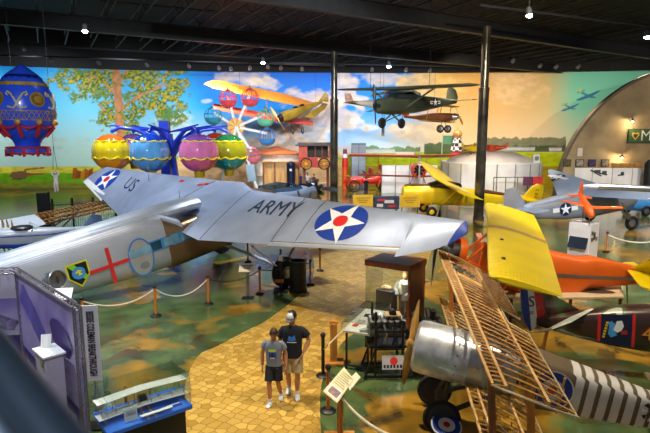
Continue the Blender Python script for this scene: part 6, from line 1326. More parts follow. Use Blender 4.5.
MB(FL).fus([(.0, .36, .02, .10, 3), (LL * .3, .44, .03, .12, 3), (LL * .65, .38, .02, .10, 3), (LL * .9, .21, .08, .14, 2.4)], 18).build('blue_stripe', blue_paint, lpn)
MB(FL).lathe([(.32, -.02), (.36, .06), (.30, .1), (.05, .04)], (LL * .33, 0, .26), (0, 0, 1), 16).build('cockpit', black, lpn); MB(FL).fus([(LL * .42, .22, .22, .5, 2.4), (LL * .5, .26, .22, .36, 2.4)], 12).build('windscreen', glass, lpn)
for x, y in ((.2, .3), (.2, -.3), (1.2, .3), (1.2, -.3)): p = FL @ V((x, y, .25)); strut(lpn, p, V((p.x, p.y + .1, 1.95)), dark_metal, .06, .05)
for a_, b_ in ((D(58, 232, 18.5), lp(lp(le1, te1, .3), lp(le2, te2, .3), .55)), (D(40, 236, 18.3), lp(lp(le1, te1, .7), lp(le2, te2, .7), .35))): strut(lpn, a_, b_, dark_metal, .08, .05, 'wing_strut')
for y in (-.6, .6): w = FL @ V((.7, y, 0)); w.z = .3; wheel(lpn, w, RL @ V((0, 1, 0)), .3, .12); strut(lpn, w, FL @ V((.7, y * .5, -.3)), dark_metal, .06, .05, 'landing_leg')
p = FL @ V((LL, 0, .05)); MB().tube([p, V((p.x, p.y, 0))], .03, 6).build('tail_skid', dark_metal, lpn)
p = D(94, 222, 19.5); MB().wing([(p + V((-.5, 0, -.2)), p + V((.35, 0, -.2)), .03, .03), (p + V((-.05, 0, .32)), p + V((.3, 0, .25)), .02, .02)], up=(0, 1, 0)).build('tail_fin', mat('fin_blue', '#8fa8d0', .4, 0, .1), lpn)
MB().beam(FL @ V((LL * .8, 0, .1)), p - V((0, 0, .2)), .16, .16).build('tail_boom', MATS['hull_white'], lpn)
# wooden propeller stack at the very left
p = G(8, 262); p.y = 19; p.x = (6 - 325) / F * 19; o = thing('propeller_stack', 'carved wooden propellers standing upright at the far left edge', 'propeller', p)
for i in range(3): a_ = D(1 + i * 5, 215 + i * 2, 19 + .1 * i); MB().tube([(a_.x, a_.y, 0), lp(V((a_.x, a_.y, 0)), a_, .5), lp(V((a_.x, a_.y, 0)), a_, .85) + V((.04, 0, 0)), a_], [.05, .07, .12, .02], 8, True, 0, False, .35).build('blade', prop_wood, o)
MB().cyl(p, p + V((0, 0, .1)), .35, n=18).build('base', dark_metal, o)

# --- black picket fence behind it
fp = [D(q, 200, dd) for q, dd in ((40, 27.5), (52, 27.5), (72, 28), (93, 28.5), (115, 29), (140, 30))]
bf = thing('iron_fence', 'black iron picket fence behind the bare wooden wing', 'fence', (fp[0].x, fp[0].y, 0)); zt = 1.9
for a_, b_ in zip(fp[:-1], fp[1:]):
    MB().beam((a_.x, a_.y, zt - .15), (b_.x, b_.y, zt - .15), .04, .05).build('top_rail', black, bf); MB().beam((a_.x, a_.y, .2), (b_.x, b_.y, .2), .04, .05).build('bottom_rail', black, bf)
    MB().cyl((a_.x, a_.y, 0), (a_.x, a_.y, zt + .2), .06, n=8).build('fence_post', black, bf)
    mb = MB()
    for k in range(1, 9): q = lp(a_, b_, k / 9); mb.cyl((q.x, q.y, .15), (q.x, q.y, zt), .014, n=5)
    mb.build('pickets', black, bf)
p = D(43, 205, 27); o = thing('dark_gate_panel', 'tall dark gate panel at the left end of the iron fence', 'gate', (p.x, 27, 0)); zt = D(43, 193, 27).z
MB().box((p.x, 27, zt / 2), (.6, .08, zt)).build('panel', black, o); MB().box((p.x + .34, 27, zt / 2), (.06, .1, zt + .1)).build('post', dark_metal, o)
# =====================================================================  EXHIBITS, BARRIERS AND VISITORS IN FRONT
# --- rope posts
rope_m = mat('cream_rope', '#cfc6b0', .8, 0, .1, 8); belt_m = mat('black_belt', '#1a1a1c', .7, 0, .1)
def post(p, label, m=None, h=.95):
    o = thing('barrier_post', label, 'barrier post', (p.x, p.y, 0), None, 'barrier posts along the trimotor and the path')
    MB().lathe([(.16, 0), (.16, .02), (.12, .05), (.04, .06)], (p.x, p.y, 0), (0, 0, 1), 20).build('base', black, o)
    MB().cyl((p.x, p.y, .05), (p.x, p.y, h - .06), .04, n=12).build('shaft', m or post_wood, o)
    MB().lathe([(.045, h - .08), (.06, h - .06), (.06, h - .02), (.03, h + .02), (.01, h + .03)], (p.x, p.y, 0), (0, 0, 1), 14).build('cap', black, o); return p
def rope(a, b, label, m, sag=.25, r=.02, z=.84):
    a = V((a.x, a.y, z)); b = V((b.x, b.y, z)); o = MB().tube([lp(a, b, t) - V((0, 0, sag * 4 * t * (1 - t))) for t in np.linspace(.02, .98, 13)], r, 7).build('barrier_rope', m)
    return tag(o, label, 'rope', 'ropes and belts between the barrier posts')
pA = post(G(156, 316), 'wooden barrier post in front of the trimotor door, leftmost of the row'); pB = post(G(208.5, 304), 'wooden barrier post right of the trimotor door under the wing'); pC = post(G(260, 294), 'wooden barrier post beside the slanted white sign'); pD = post(G(310.5, 285), 'wooden barrier post right of the black drum'); pE = post(G(320, 271), 'wooden barrier post on the yellow path farthest back')
pF = post(G(248, 262), 'thin dark barrier post behind the slanted white sign', dark_metal)
rope(pA, pB, 'cream rope sagging between the two leftmost wooden barrier posts', rope_m, .38); rope(pB, pC, 'dark belt between the second and third barrier post by the white sign', belt_m, .22)
pZ = post(G(84, 330), 'wooden barrier post hidden behind the lettered banner'); rope(pZ, pA, 'cream rope running left from the leftmost wooden barrier post', rope_m, .3)
rope(pC, pD, 'black belt passing behind the black drum', belt_m, .1)
pG = post(G(323, 376), 'dark slim barrier post left of the wooden lectern', black, 1.0); pH = post(G(328, 411), 'wooden barrier post with black top behind the text board'); pI = post(G(341, 442), 'nearest wooden barrier post in front of the text board')
rope(pH, pI, 'dark belt between the two posts by the text board', belt_m, .1); rope(pI, V((pI.x + .75, pI.y - 1.2, 0)), 'pale rope running down right from the nearest wooden post', rope_m, .1, .025)
for px, py, lb in ((560, 247, 'low barrier post behind the orange fuselage left of the kiosk'), (545, 242, 'low dark barrier post behind the yellow wing')):
    pass
a, b = G(606, 252), G(648, 258); post(V((a.x, a.y, 0)), 'wooden barrier post right of the kiosk'); post(V((b.x + .6, b.y, 0)), 'wooden barrier post at the right edge behind the yellow tail'); rope(a, V((b.x + .6, b.y, 0)), 'pale rope sagging right of the white kiosk', rope_m, .25, .03)
# --- small angled sign on a clear stem
p = G(248, 298); o = thing('angled_sign', 'small white angled reading sign on a clear stem in front of the trimotor', 'sign', p)
MB().box((p.x, p.y, .015), (.4, .3, .03)).build('base', black, o); MB().box((p.x, p.y, .5), (.10, .03, .96)).build('stem', glassy('clear_stem', '#d8e0e0', .3, .1), o)
MB().box((p.x, p.y - .05, 1.05), (.52, .03, .34), MX.Rotation(-.9, 3, 'X')).build('sign_plate', mat('sign_paper', '#d4c8b0', .6, 0, .08, 5), o)
for i in range(3): MB().box(V((p.x, p.y - .05, 1.05)) + MX.Rotation(-.9, 3, 'X') @ V((0, -.02, .09 - .07 * i)), (.38 - .08 * i, .008, .025), MX.Rotation(-.9, 3, 'X')).build('text_line', dark_metal, o)
# --- black drum and little things under the wing
p = G(298, 291); o = thing('black_drum', 'tall open black drum under the trimotor wing', 'drum', p); mb = MB(); mb.lathe([(.33, 0), (.33, .04), (.29, .05), (.29, 1.06), (.31, 1.08), (.31, 1.1), (.27, 1.1), (.27, .1), (.01, .1)], p, (0, 0, 1), 28); mb.build('shell', black, o)
for z in (.4, .75): MB().torus((p.x, p.y, z), (0, 0, 1), .293, .012).build('hoop', dark_metal, o)
p = G(281, 291); o = thing('engine_display_stand', 'black stand with small white card and propeller hub left of the drum', 'stand', p); MB().beam((p.x, p.y, 0), (p.x, p.y, 1.5), .07, .07).build('upright', black, o); MB().box((p.x, p.y, .03), (.5, .5, .06)).build('base', black, o); MB().box((p.x, p.y - .06, 1.2), (.16, .02, .22)).build('card', white_paint, o); MB().box((p.x - .05, p.y - .05, .38), (.3, .1, .1)).build('wooden_chock', post_wood, o)
for px, py, m, lb in ((303, 268, red_paint, 'red ribbon streamer hanging beside the black drum'),):
    p = D(px, 250, 18.6); o = MB().beam(p, (p.x + .05, p.y, p.z - 1.0), .06, .02).build('warning_streamer', m); tag(o, lb, 'streamer')

# --- purple exhibition wall at lower left
lav = mat('panel_lavender', '#7a68b0', .4, 0, .35, .7, col2='#c0b4dc'); deep = mat('panel_violet', '#3a2c70', .4, 0, .3, 1); pale = mat('panel_pale', '#c8c0dc', .45, 0, .1, 1); trs = mat('truss_grey', '#8a8694', .35, .6, .15, 4)
A0, B0 = U(17, 272, 2.55), U(77, 309, 2.55); L0 = U(-40, 276, 2.5)
bo = thing('exhibition_wall', 'purple exhibition wall with aeroplane pictures in a truss frame at lower left', 'exhibit wall', (A0.x, A0.y, 0))
def panel(a, b, m, nm, z0=.05):
    a, b = V((a.x, a.y, 0)), V((b.x, b.y, 0)); MB().beam(a + V((0, 0, 1.28)), b + V((0, 0, 1.28)), .04, 2.5).build(nm, m, bo); ux = (b - a).normalized(); return lambda off: plane_fn(a, ux, (0, 0, 1), off)
f1 = panel(A0, B0, lav, 'main_panel'); f2 = panel(L0, A0, pale, 'side_panel'); LB_ = (V((B0.x, B0.y, 0)) - V((A0.x, A0.y, 0))).length
q = lambda l: [(x * LB_, y) for x, y in l]
for pts, m, off in (([(.02, .1), (.98, .1), (.98, .75), (.02, 1.0)], deep, .03), ([(.05, 2.0), (.45, 1.3), (.6, .9), (.75, .9), (.6, 1.5), (.3, 2.1), (.12, 2.4)], mat('panel_wing', '#5a4ea8', .4, 0, .3, 2), .035), ([(.60, 2.0), (.64, 1.7), (.74, 1.55), (.86, 1.6), (.92, 1.8), (.86, 2.05), (.74, 2.15), (.65, 2.12)], deep, .04), ([(.1, .3), (.4, .3), (.4, .62), (.1, .8)], pale, .04), ([(.5, .25), (.92, .25), (.92, .6), (.5, .55)], lav, .04)):
    mb = MB(); decal(mb, q(pts), f1(off), .4); mb.build('picture', m, bo, recalc=False)
for k in range(7):
    mb = MB(); decal(mb, q(rect(.5, 1.42 - .07 * k, .88 - .05 * (k % 3), 1.445 - .07 * k)), f1(.04), .5); mb.build('text_line', pale, bo, recalc=False)
for pts, m in ((rect(.2, .3, .9, 1.2), deep), (rect(.5, 1.3, 1.2, 2.0), lav), ([(.3, 1.4), (.5, 1.7), (.9, 1.5), (.8, 1.3)], deep)):
    mb = MB(); decal(mb, [(x * 1.2, y) for x, y in pts], f2(.03), .4); mb.build('picture', m, bo, recalc=False)
def truss(a, b, nm):
    mb = MB(); d = (b - a).normalized(); sd = d.orthogonal().normalized(); u2 = d.cross(sd); c4 = [(sd * i + u2 * j) * .05 for i, j in ((1, 1), (-1, 1), (-1, -1), (1, -1))]
    for c in c4: mb.tube([a + c, b + c], .014, 6)
    n = int((b - a).length / .14)
    for i in range(n):
        for k in range(4): mb.tube([lp(a, b, i / n) + c4[k], lp(a, b, (i + 1) / n) + c4[(k + 1) % 4]], .007, 4)
    mb.build(nm, trs, bo, recalc=False)
truss(V((A0.x, A0.y, 2.58)), V((B0.x, B0.y, 2.58)), 'top_truss'); truss(V((B0.x, B0.y, 0)), V((B0.x, B0.y, 2.6)), 'truss_post'); truss(V((A0.x, A0.y, 0)), V((A0.x, A0.y, 2.6)), 'truss_post'); truss(V((L0.x, L0.y, 2.55)), V((A0.x, A0.y, 2.58)), 'top_truss')
# white counter case in front of it
p = D(49, 351, 8.4); hc_ = p.z; o = thing('counter_case', 'pale lilac counter case with round fitting before the purple wall', 'counter', (p.x, p.y, 0)); R = rotz(-.78); fr = frame((p.x, p.y, 0), R)
MB(fr).box((0, 0, hc_ / 2 - .015), (.5, .30, hc_ - .03)).build('body', mat('counter_lilac', '#b8b0c8', .45, 0, .06, 2), o, bevel=.02); MB(fr).box((0, 0, hc_), (.56, .36, .03)).build('top', white_paint, o); MB(fr).cyl((.14, -.15, hc_ - .14), (.14, -.18, hc_ - .14), .06, n=14).build('round_fitting', steel, o)
MB(fr).beam((-.15, .0, hc_ + .015), (-.24, .05, hc_ + .22), .16, .02).build('card_holder', white_paint, o)
# upright white banner with vertical lettering
a, b = U(81, 306, 2.35), U(94, 306, 2.35); a2 = V((a.x, a.y, .95)); w_ = (b - a).length
o = thing('lettered_banner', 'narrow white upright banner with black vertical lettering beside the purple wall', 'banner', (a.x, a.y, 0))
ux = V((1, .15, 0)).normalized(); MB().beam(a + ux * .16 + V((0, 0, -.8)), a + ux * .16 + V((0, 0, -.799)), .001, .001).build('spine', steel, o) if False else None
MB().prism([a, a + ux * .27, a + ux * .27 - V((0, 0, 1.42)), a - V((0, 0, 1.42))], (0, .02, 0)).build('sheet', mat('banner_white', '#dcdce0', .5, 0, .03), o)
cx_ = a + ux * .135 + V((0, -.016, -.71)); mb = MB(); text_on(mb, 'BESSIE COLEMAN BREAKTHROUGH', .17, lambda u, v: cx_ + ux * v + V((0, 0, -u)), 0, .45, .006); mb.build('lettering', black, o, recalc=False)
MB().cyl((a.x + .13, a.y + .06, 0), (a.x + .13, a.y + .06, a.z), .02, n=8).build('pole', steel, o); MB().box((a.x + .13, a.y + .06, .02), (.4, .3, .04)).build('foot', black, o)
# searchlight drum on a stand above the wall
p = D(54, 280, 13.6); p2 = V((p.x, p.y, 0)); o = thing('searchlight', 'round steel searchlight drum on a stand in front of the trimotor fuselage', 'searchlight', p2); dr = V((.85, -.5, .12)).normalized()
MB().lathe([(.02, -.28), (.18, -.25), (.25, -.12), (.26, .16), (.24, .18), (.22, .12), (.1, .1), (.02, .1)], p, dr, 24).build('drum', mat('searchlight_steel', '#7c7f84', .3, .7, .2, 5), o); MB().torus(p + dr * .17, dr, .25, .02).build('rim', steel, o); MB().cyl(p + dr * .08, p + dr * .1, .2, n=20).build('lens', mat('searchlight_lens', '#3a4048', .1, .3, .2, 5), o)
MB().tube([p - V((0, 0, .2)), p2], .05, 10).build('post', dark_metal, o); MB().cyl(p2, p2 + V((0, 0, .05)), .4, n=18).build('base', black, o)
MB().tube([p + V((.2, -.1, -.3)), p + V((.32, -.2, -.7)), p + V((.1, -.1, -1.2))], .07, 8).build('cable_duct', dark_metal, o)
p = D(63, 294, 12.4); o = thing('white_placard', 'white square placard below the searchlight', 'placard', (p.x, p.y, 0)); MB().box(p, (.42, .02, .34), rotz(.2) @ MX.Rotation(-.9, 3, 'X')).build('plate', white_paint, o); MB().cyl((p.x, p.y, 0), p, .02, n=8).build('pole', steel, o); MB().cyl((p.x, p.y, 0), (p.x, p.y, .03), .18, n=16).build('base', black, o)

# --- glazed display case with a model glider, lower left
K = [U(91, 414, .95), U(106, 434, .95), U(191, 405, .95), U(178, 386, .95)]
mid_ = (K[0] + K[1] + K[2] + K[3]) / 4; ex_ = (K[2] - K[1]); wx = ex_.length; ex_.normalize(); Rk2 = rotz(math.atan2(ex_.y, ex_.x)); fk = frame((mid_.x, mid_.y, 0), Rk2); dy = (K[3] - K[2]).length
dc_ = thing('display_case', 'glass display case with blue base on black pedestal holding a model aeroplane', 'display case', (mid_.x, mid_.y, 0), Rk2)
MB(fk).box((0, 0, .44), (wx * .86, dy * .8, .88)).build('pedestal', black, dc_); MB(fk).box((0, 0, .915), (wx, dy, .07)).build('blue_base', mat('case_blue', '#2f6fd8', .4, 0, .12, 2), dc_, bevel=.008)
hg = .5; 
for c, s in (((0, -dy / 2 + .02, .95 + hg / 2), (wx - .04, .008, hg)), ((0, dy / 2 - .02, .95 + hg / 2), (wx - .04, .008, hg)), ((-wx / 2 + .02, 0, .95 + hg / 2), (.008, dy - .04, hg)), ((wx / 2 - .02, 0, .95 + hg / 2), (.008, dy - .04, hg)), ((0, 0, .95 + hg), (wx - .03, dy - .03, .008))): MB(fk).box(c, s).build('glass_pane', glass, dc_)
md = thing('model_biplane', 'white winged model of an early biplane inside the glass display case', 'model aeroplane', fk @ V((0, 0, .951)), Rk2)
canv = mat('model_canvas', '#dcdcd6', .7, 0, .05, 3)
for z, y0 in ((.13, -.02), (.36, .04)): MB(fk).wing([(V((x, y0 - .12, z - abs(x) * .05)), V((x, y0 + .14, z - .02 - abs(x) * .05)), .012, .006) for x in (-.72, -.4, 0, .4, .72)]).build('wing', canv, md) if False else MB(fk).wing([(V((x, y0 - .12, .95 + z - abs(x) * .05)), V((x, y0 + .14, .93 + z - abs(x) * .05)), .012, .006) for x in (-.72, -.4, 0, .4, .72)]).build('wing', canv, md)
for x in (-.66, -.45, -.25, -.1, .1, .25, .45, .66):
    for y in (-.1, .1): MB(fk).cyl((x, y, .95 + .12 - abs(x) * .05), (x, y + .05, .95 + .36 - abs(x) * .05), .006, n=5).build('wing_strut', honey_wood, md)
for y in (-.28, -.34): MB(fk).box((.1, y, .99 + (-.28 - y) * .4), (.5, .05, .012)).build('elevator', canv, md)
for x in (-.06, .06): MB(fk).beam((x, -.4, .962), (x, .25, .962), .015, .02).build('skid', honey_wood, md); MB(fk).beam((x, -.1, .96), (x, -.05, 1.1), .012, .012).build('skid_strut', honey_wood, md)
MB(fk).box((0, .05, 1.12), (.12, .12, .07)).build('engine', dark_metal, md)
for x in (-.2, .2): MB(fk).box((x, .22, 1.18), (.03, .015, .3)).build('propeller', honey_wood, md)
o = thing('caption_card', 'white caption card standing at the front of the glass display case', 'card', fk @ V((-.28, -.24, .951)), Rk2); MB(fk).box((-.28, -.24, 1.06), (.2, .01, .21), MX.Rotation(-.2, 3, 'X')).build('card', white_paint, o)
for k in range(4): MB(fk).box((-.28, -.25 - .008 * (1.5 - k) , 1.12 - .035 * k), (.14, .006, .01), MX.Rotation(-.2, 3, 'X')).build('text_line', steel, o)
o = thing('blue_plaque', 'small dark blue plaque lying on the blue base of the glass case', 'plaque', fk @ V((.42, -.2, .951)), Rk2); MB(fk).box((.42, -.2, .957), (.26, .14, .012)).build('plate', blue_paint, o); MB(fk).box((.42, -.2, .965), (.22, .02, .004)).build('line', white_paint, o)

# --- tall case with a wooden back, an airman figure inside
fl_, fr_, br_ = U(366, 259.5, 2.05), U(410, 266, 2.05), U(424, 256, 2.05)
ux = (fr_ - fl_); wc_ = ux.length; ux.normalize(); uy = V((-ux.y, ux.x, 0)); dp = 1.0; c0 = (fl_ + fr_) / 2 + uy * dp / 2; Rz = rotz(math.atan2(ux.y, ux.x)); ft = frame((c0.x, c0.y, 0), Rz)
tc_ = thing('tall_display_case', 'tall glass display case with brown wooden top and side panel holding an airman figure', 'display case', (c0.x, c0.y, 0), Rz)
MB(ft).box((0, 0, 1.97), (wc_ + .06, dp + .06, .16)).build('top', red_wood, tc_, bevel=.01); MB(ft).box((wc_ / 2 - .02, 0, 1.1), (.05, dp, 1.6)).build('side_panel', red_wood, tc_); MB(ft).box((0, 0, .2), (wc_, dp, .4)).build('plinth', red_wood, tc_, bevel=.01)
for c, s in (((0, -dp / 2, 1.14), (wc_, .01, 1.5)), ((-wc_ / 2, 0, 1.14), (.01, dp, 1.5)), ((0, dp / 2, 1.14), (wc_, .01, 1.5))): MB(ft).box(c, s).build('glass_pane', glass, tc_)
for x_ in (-.3, .25):
    lq = ft @ V((x_, -.2, 1.86)); MB(ft).cyl((x_, -.2, 1.86), (x_, -.2, 1.89), .05, n=12).build('added_case_light', lamp_glow, tc_); spot(lq - V((0, 0, .03)), lq - V((0, 0, 1.5)), 24, 120, .8, (1, .9, .72), .05)  # glowing discs and spots added to brighten the inside of the case
mn = thing('airman_mannequin', 'mannequin in grey flying coat and tan cap standing inside the tall display case', 'mannequin', ft @ V((.26, .1, .401)), Rz)
mb = MB(ft); mb.tube([(.26, .1, .95), (.26, .1, 1.15), (.26, .1, 1.4), (.26, .1, 1.5)], [.2, .17, .2, .09], 14); 
for s in (-1, 1): mb.tube([(.26 + s * .19, .1, 1.42), (.26 + s * .24, .02, 1.2), (.26 + s * .12, -.18, 1.1)], [.08, .07, .05], 8); mb.tube([(.26 + s * .09, .1, .98), (.26 + s * .1, .1, .68), (.26 + s * .1, .1, .41)], [.1, .085, .07], 8)
mb.build('flying_suit', mat('coat_grey', '#8a8a84', .8, 0, .2, 5), mn)
mb = MB(ft); mb.ell((.26, .08, 1.63), (.085, .1, .12), n=14, m=10); mb.build('head', mat('dummy_skin', '#c8966c', .6, 0, .05), mn); mb = MB(ft); mb.ell((.26, .1, 1.67), (.1, .11, .11), n=14, m=8); mb.build('cap', mat('tan_leather', '#b8862c', .6, 0, .15), mn)
mb = MB(ft); mb.tube([(.20, .0, 1.48), (.18, -.06, 1.3), (.22, -.08, 1.12)], [.05, .06, .03], 8); mb.build('scarf', cream, mn)
o = thing('black_case', 'black suitcase with pale gloves on top inside the tall display case', 'suitcase', ft @ V((-.2, -.12, .401)), Rz); MB(ft).box((-.2, -.12, .80), (.5, .34, .8)).build('body', mat('trunk_black', '#2c2c30', .6, 0, .2), o, bevel=.02); MB(ft).tube([(-.35, -.12, 1.21), (-.2, -.15, 1.26), (-.08, -.1, 1.24)], [.05, .08, .05], 8).build('gloves', mat('glove_tan', '#c8a078', .8, 0, .1), o)
o = thing('folded_leather_map', 'tan folded leather helmet lying at the left front of the tall display case', 'helmet', ft @ V((-.3, -.4, .401)), Rz); MB(ft).ell((-.28, -.38, .47), (.2, .1, .07)).build('shell', MATS['tan_leather'], o)

# --- flat glass-topped table case
q4 = [U(342, 331, .95), U(369.5, 335, .95), U(390, 313, .95), U(365.5, 309, .95)]
e1_ = (q4[1] - q4[0]).normalized(); e2_ = ((q4[3] - q4[0]) + (q4[2] - q4[1])).normalized(); w1 = (q4[1] - q4[0]).length; w2 = (q4[3] - q4[0]).length; m4 = (q4[0] + q4[1] + q4[2] + q4[3]) / 4; R4 = rotz(math.atan2(e2_.y, e2_.x)); f4 = frame((m4.x, m4.y, 0), R4)
tb_ = thing('table_case', 'flat glass-topped table case with papers and badges on black legs', 'display case', (m4.x, m4.y, 0), R4)
MB(f4).box((0, 0, .95), (w2, w1, .04)).build('tray', mat('tray_white', '#d8d4cc', .6, 0, .05), tb_)
for c, s in (((0, -w1 / 2, 1.07), (w2, .008, .22)), ((0, w1 / 2, 1.07), (w2, .008, .22)), ((-w2 / 2, 0, 1.07), (.008, w1, .22)), ((w2 / 2, 0, 1.07), (.008, w1, .22)), ((0, 0, 1.18), (w2, w1, .008))): MB(f4).box(c, s).build('glass_pane', glass, tb_)
mb = None
for sx in (-1, 1):
    for sy in (-1, 1):
        MB(f4).beam((sx * w2 / 2, sy * w1 / 2, .97), (sx * w2 / 2, sy * w1 / 2, 1.18), .014, .014).build('corner_strip', steel, tb_); MB(f4).beam((sx * w2 * .42, sy * w1 * .4, 0), (sx * w2 * .42, sy * w1 * .4, .93), .04, .04).build('leg', black, tb_)
    MB(f4).beam((sx * w2 * .42, -w1 * .4, .1), (sx * w2 * .42, w1 * .4, .1), .03, .03).build('stretcher', black, tb_)
papers = [('photograph', 'white photograph at the near end of the table case', -.5, -.1, .22, .16, white_paint), ('photograph', 'grey photograph in the middle of the table case', -.15, .12, .24, .18, mat('paper_grey', '#a8a49c', .6, 0, .2, 9)), ('badge_card', 'red badge card at the near side of the table case', -.38, .16, .14, .12, red_paint), ('badge_card', 'red patch card towards the far end of the table case', .18, -.12, .18, .12, insignia_red), ('notebook', 'black notebook near the far end of the table case', .3, .12, .2, .14, black), ('letter', 'cream letter between the red cards of the table case', -.1, -.16, .22, .14, cream), ('letter', 'pale letter at the far end of the table case', .52, -.02, .2, .2, white_paint)]
for nm, lb, x, y, w, h, m in papers:
    o = MB(f4).box((x * w2 / 1.5, y * w1 / .7, .978), (w, h, .012), rotz(.3 * x)).build(nm, m); tag(o, lb, nm.replace('_', ' '), 'papers in the table case')

# --- inverted aero engine on a black steel frame with a printed plate
p = G(388, 379); R = rotz(.03); fe_ = frame((p.x, p.y + .35, 0), R); es = thing('engine_stand', 'aero engine on black steel frame with a small printed plate, right of the table case', 'engine stand', (p.x, p.y + .35, 0), R)
for y in (-.35, .35):
    MB(fe_).beam((-.52, y, .06), (.55, y, .06), .05, .05).build('base_bar', black, es)
    MB(fe_).beam((-.3, y, .06), (-.3, y, 1.55), .05, .05).build('upright', black, es); MB(fe_).beam((.3, y, .06), (.3, y, 1.35), .05, .05).build('upright', black, es)
    MB(fe_).beam((-.52, y, .06), (-.3, y, .7), .04, .04).build('brace', black, es)
for x in (-.5, .53): MB(fe_).beam((x, -.35, .06), (x, .35, .06), .05, .05).build('cross_bar', black, es)
for z in (.7, 1.1): MB(fe_).beam((-.3, -.35, z), (.35, -.35, z), .04, .04).build('cross_bar', black, es)
MB(fe_).box((0, 0, .72), (.9, .6, .04)).build('shelf', dark_metal, es)
mb = MB(fe_); mb.lathe([(.12, -.45), (.16, -.4), (.17, .35), (.1, .45)], (0, 0, 1.0), (1, 0, 0), 16)
for i in range(6):
    for s in (-1, 1): mb.lathe([(.055, .1), (.07, .14), (.07, .3), (.05, .34)], (-.36 + .14 * i, 0, 1.0), (0, .5 * s, .85), 10)
mb.build('engine_block', MATS['engine_metal'], es)
for i in range(4): MB(fe_).tube([(-.3 + .2 * i, -.2, 1.2), (-.25 + .2 * i, -.3, 1.0), (-.3 + .2 * i, -.26, .78)], .025, 7).build('exhaust_pipe', steel if i % 2 else black, es)
MB(fe_).cyl((-.45, 0, 1.0), (-.62, 0, 1.0), .06, .04, 12).build('crankshaft', steel, es)
for x, z, r in ((.42, .95, .1), (.1, 1.45, .08), (-.3, 1.35, .07)): MB(fe_).lathe([(.02, -.1), (r, -.08), (r, .08), (.02, .1)], (x, -.1, z), (0, 1, 0), 14).build('magneto', dark_metal, es)
MB(fe_).box((.12, -.05, 1.4), (.34, .3, .03)).build('top_tray', mat('tray_tan', '#b89c6c', .6, 0, .15), es)
pl = fe_ @ V((.10, -.42, .44)); MB(fe_).box((.08, -.42, .42), (.48, .02, .30), MX.Rotation(-.35, 3, 'X')).build('printed_plate', mat('plate_grey', '#b8b8bc', .4, .1, .08), es)
Rp = R @ MX.Rotation(-.35, 3, 'X'); pf = lambda u, v: fe_ @ (V((.08, -.42, .42)) + MX.Rotation(-.35, 3, 'X') @ V((u, -.014, v)))
mb = MB(); decal(mb, circ(.02, .03, .085, 20), pf); mb.build('red_emblem', insignia_red, es, recalc=False)
for k in range(6): mb = MB(); decal(mb, rect(-.21 + .072 * k, -.12, -.165 + .072 * k, -.05), pf); mb.build('plate_letter', black, es, recalc=False)
# --- black engine parts on a trolley behind the propeller
p = D(436, 312, 11.0); o = thing('radial_engine_display', 'dark aero engine parts on a low stand behind the polished cowl', 'engine', (p.x, p.y, 0)); fr = frame((p.x, p.y, 0), rotz(.2))
MB(fr).box((0, 0, .5), (.8, .5, .06)).build('stand_top', dark_metal, o)
for x in (-.35, .35):
    for y in (-.2, .2): MB(fr).beam((x, y, 0), (x, y, .5), .04, .04).build('leg', black, o)
mb = MB(fr); mb.lathe([(.1, -.25), (.2, -.2), (.2, .2), (.1, .25)], (-.1, 0, 1.2), (1, 0, 0), 16)
for i in range(7): a = 6.2832 * i / 7; mb.cyl((-.1, 0, 1.2), (-.1, .4 * math.cos(a), 1.2 + .4 * math.sin(a)), .07, n=8)
mb.build('engine', black, o); MB(fr).cyl((-.1, 0, .53), (-.1, 0, 1.05), .05, n=8).build('mount', dark_metal, o); MB(fr).ell((.25, -.1, .62), (.1, .1, .09)).build('red_lamp', insignia_red, o); MB(fr).tube([(-.3, .1, 1.2), (-.45, .1, 1.5)], .09, 8).build('intake', black, o)

# --- text board on a wooden stand, and the wooden lectern behind it
bd = [U(323, 391, 1.0), U(337, 403, .95), U(354, 379, 1.1), U(344, 367, 1.18)]
p = G(336, 428); o = thing('text_board', 'cream text board with photograph on a wooden stand at bottom centre', 'sign', p); n_ = ((bd[1] - bd[0]).cross(bd[3] - bd[0])).normalized(); n_ = n_ if n_.z > 0 else -n_
pm = mat('board_cream', '#d8d2a8', .5, 0, .05, 3); MB().prism(bd, n_ * -.025).build('board', pm, o)
bf_ = lambda off: (lambda u, v: bd[0] + (bd[3] - bd[0]) * u + (bd[1] - bd[0]) * v + n_ * off)
for k in range(7): mb = MB(); decal(mb, rect(.42 + .07 * k, .1, .44 + .07 * k, .85 - .1 * (k % 3)), bf_(.004)); mb.build('text_line', mat('board_text', '#8a8660', .6, 0, .1), o, recalc=False)
ph = [U(326.5, 397, .98), U(336, 411, .82), U(338, 403, .93), U(331, 392, 1.0)]
mb = MB(); decal(mb, rect(.04, .12, .34, .92), bf_(.005)); mb.build('photograph', white_paint, o, recalc=False); mb = MB(); decal(mb, rect(.08, .2, .30, .84), bf_(.009)); mb.build('photograph_print', mat('photo_mix', '#4a5a80', .5, 0, .7, 14, col2='#b07a50'), o, recalc=False)
cdp = [U(345, 383, 1.08), U(350, 390, 1.02), U(360.5, 377, 1.1), U(356, 372, 1.14)]; MB().prism(cdp, n_ * -.02).build('side_card', mat('card_cream', '#dcd6b8', .5, 0, .04), o)
mp = (bd[0] + bd[1] + bd[2] + bd[3]) / 4; MB().beam((mp.x, mp.y + .02, .05), mp - V((0, -.02, .03)), .09, .09).build('post', honey_wood, o); MB().box((mp.x, mp.y + .02, .03), (.55, .42, .06)).build('base', honey_wood, o, bevel=.01); MB().beam(mp - n_ * .05, (bd[2] + cdp[0]) / 2 - n_ * .05, .05, .02).build('card_arm', honey_wood, o)
p = G(333.5, 363); o = thing('wooden_lectern', 'wooden lectern with thin pale slanted top left of the table case', 'lectern', p); MB().box((p.x, p.y, .5), (.17, .17, 1.0)).build('post', honey_wood, o, bevel=.01); MB().box((p.x, p.y, .035), (.48, .42, .07)).build('base', honey_wood, o, bevel=.01)
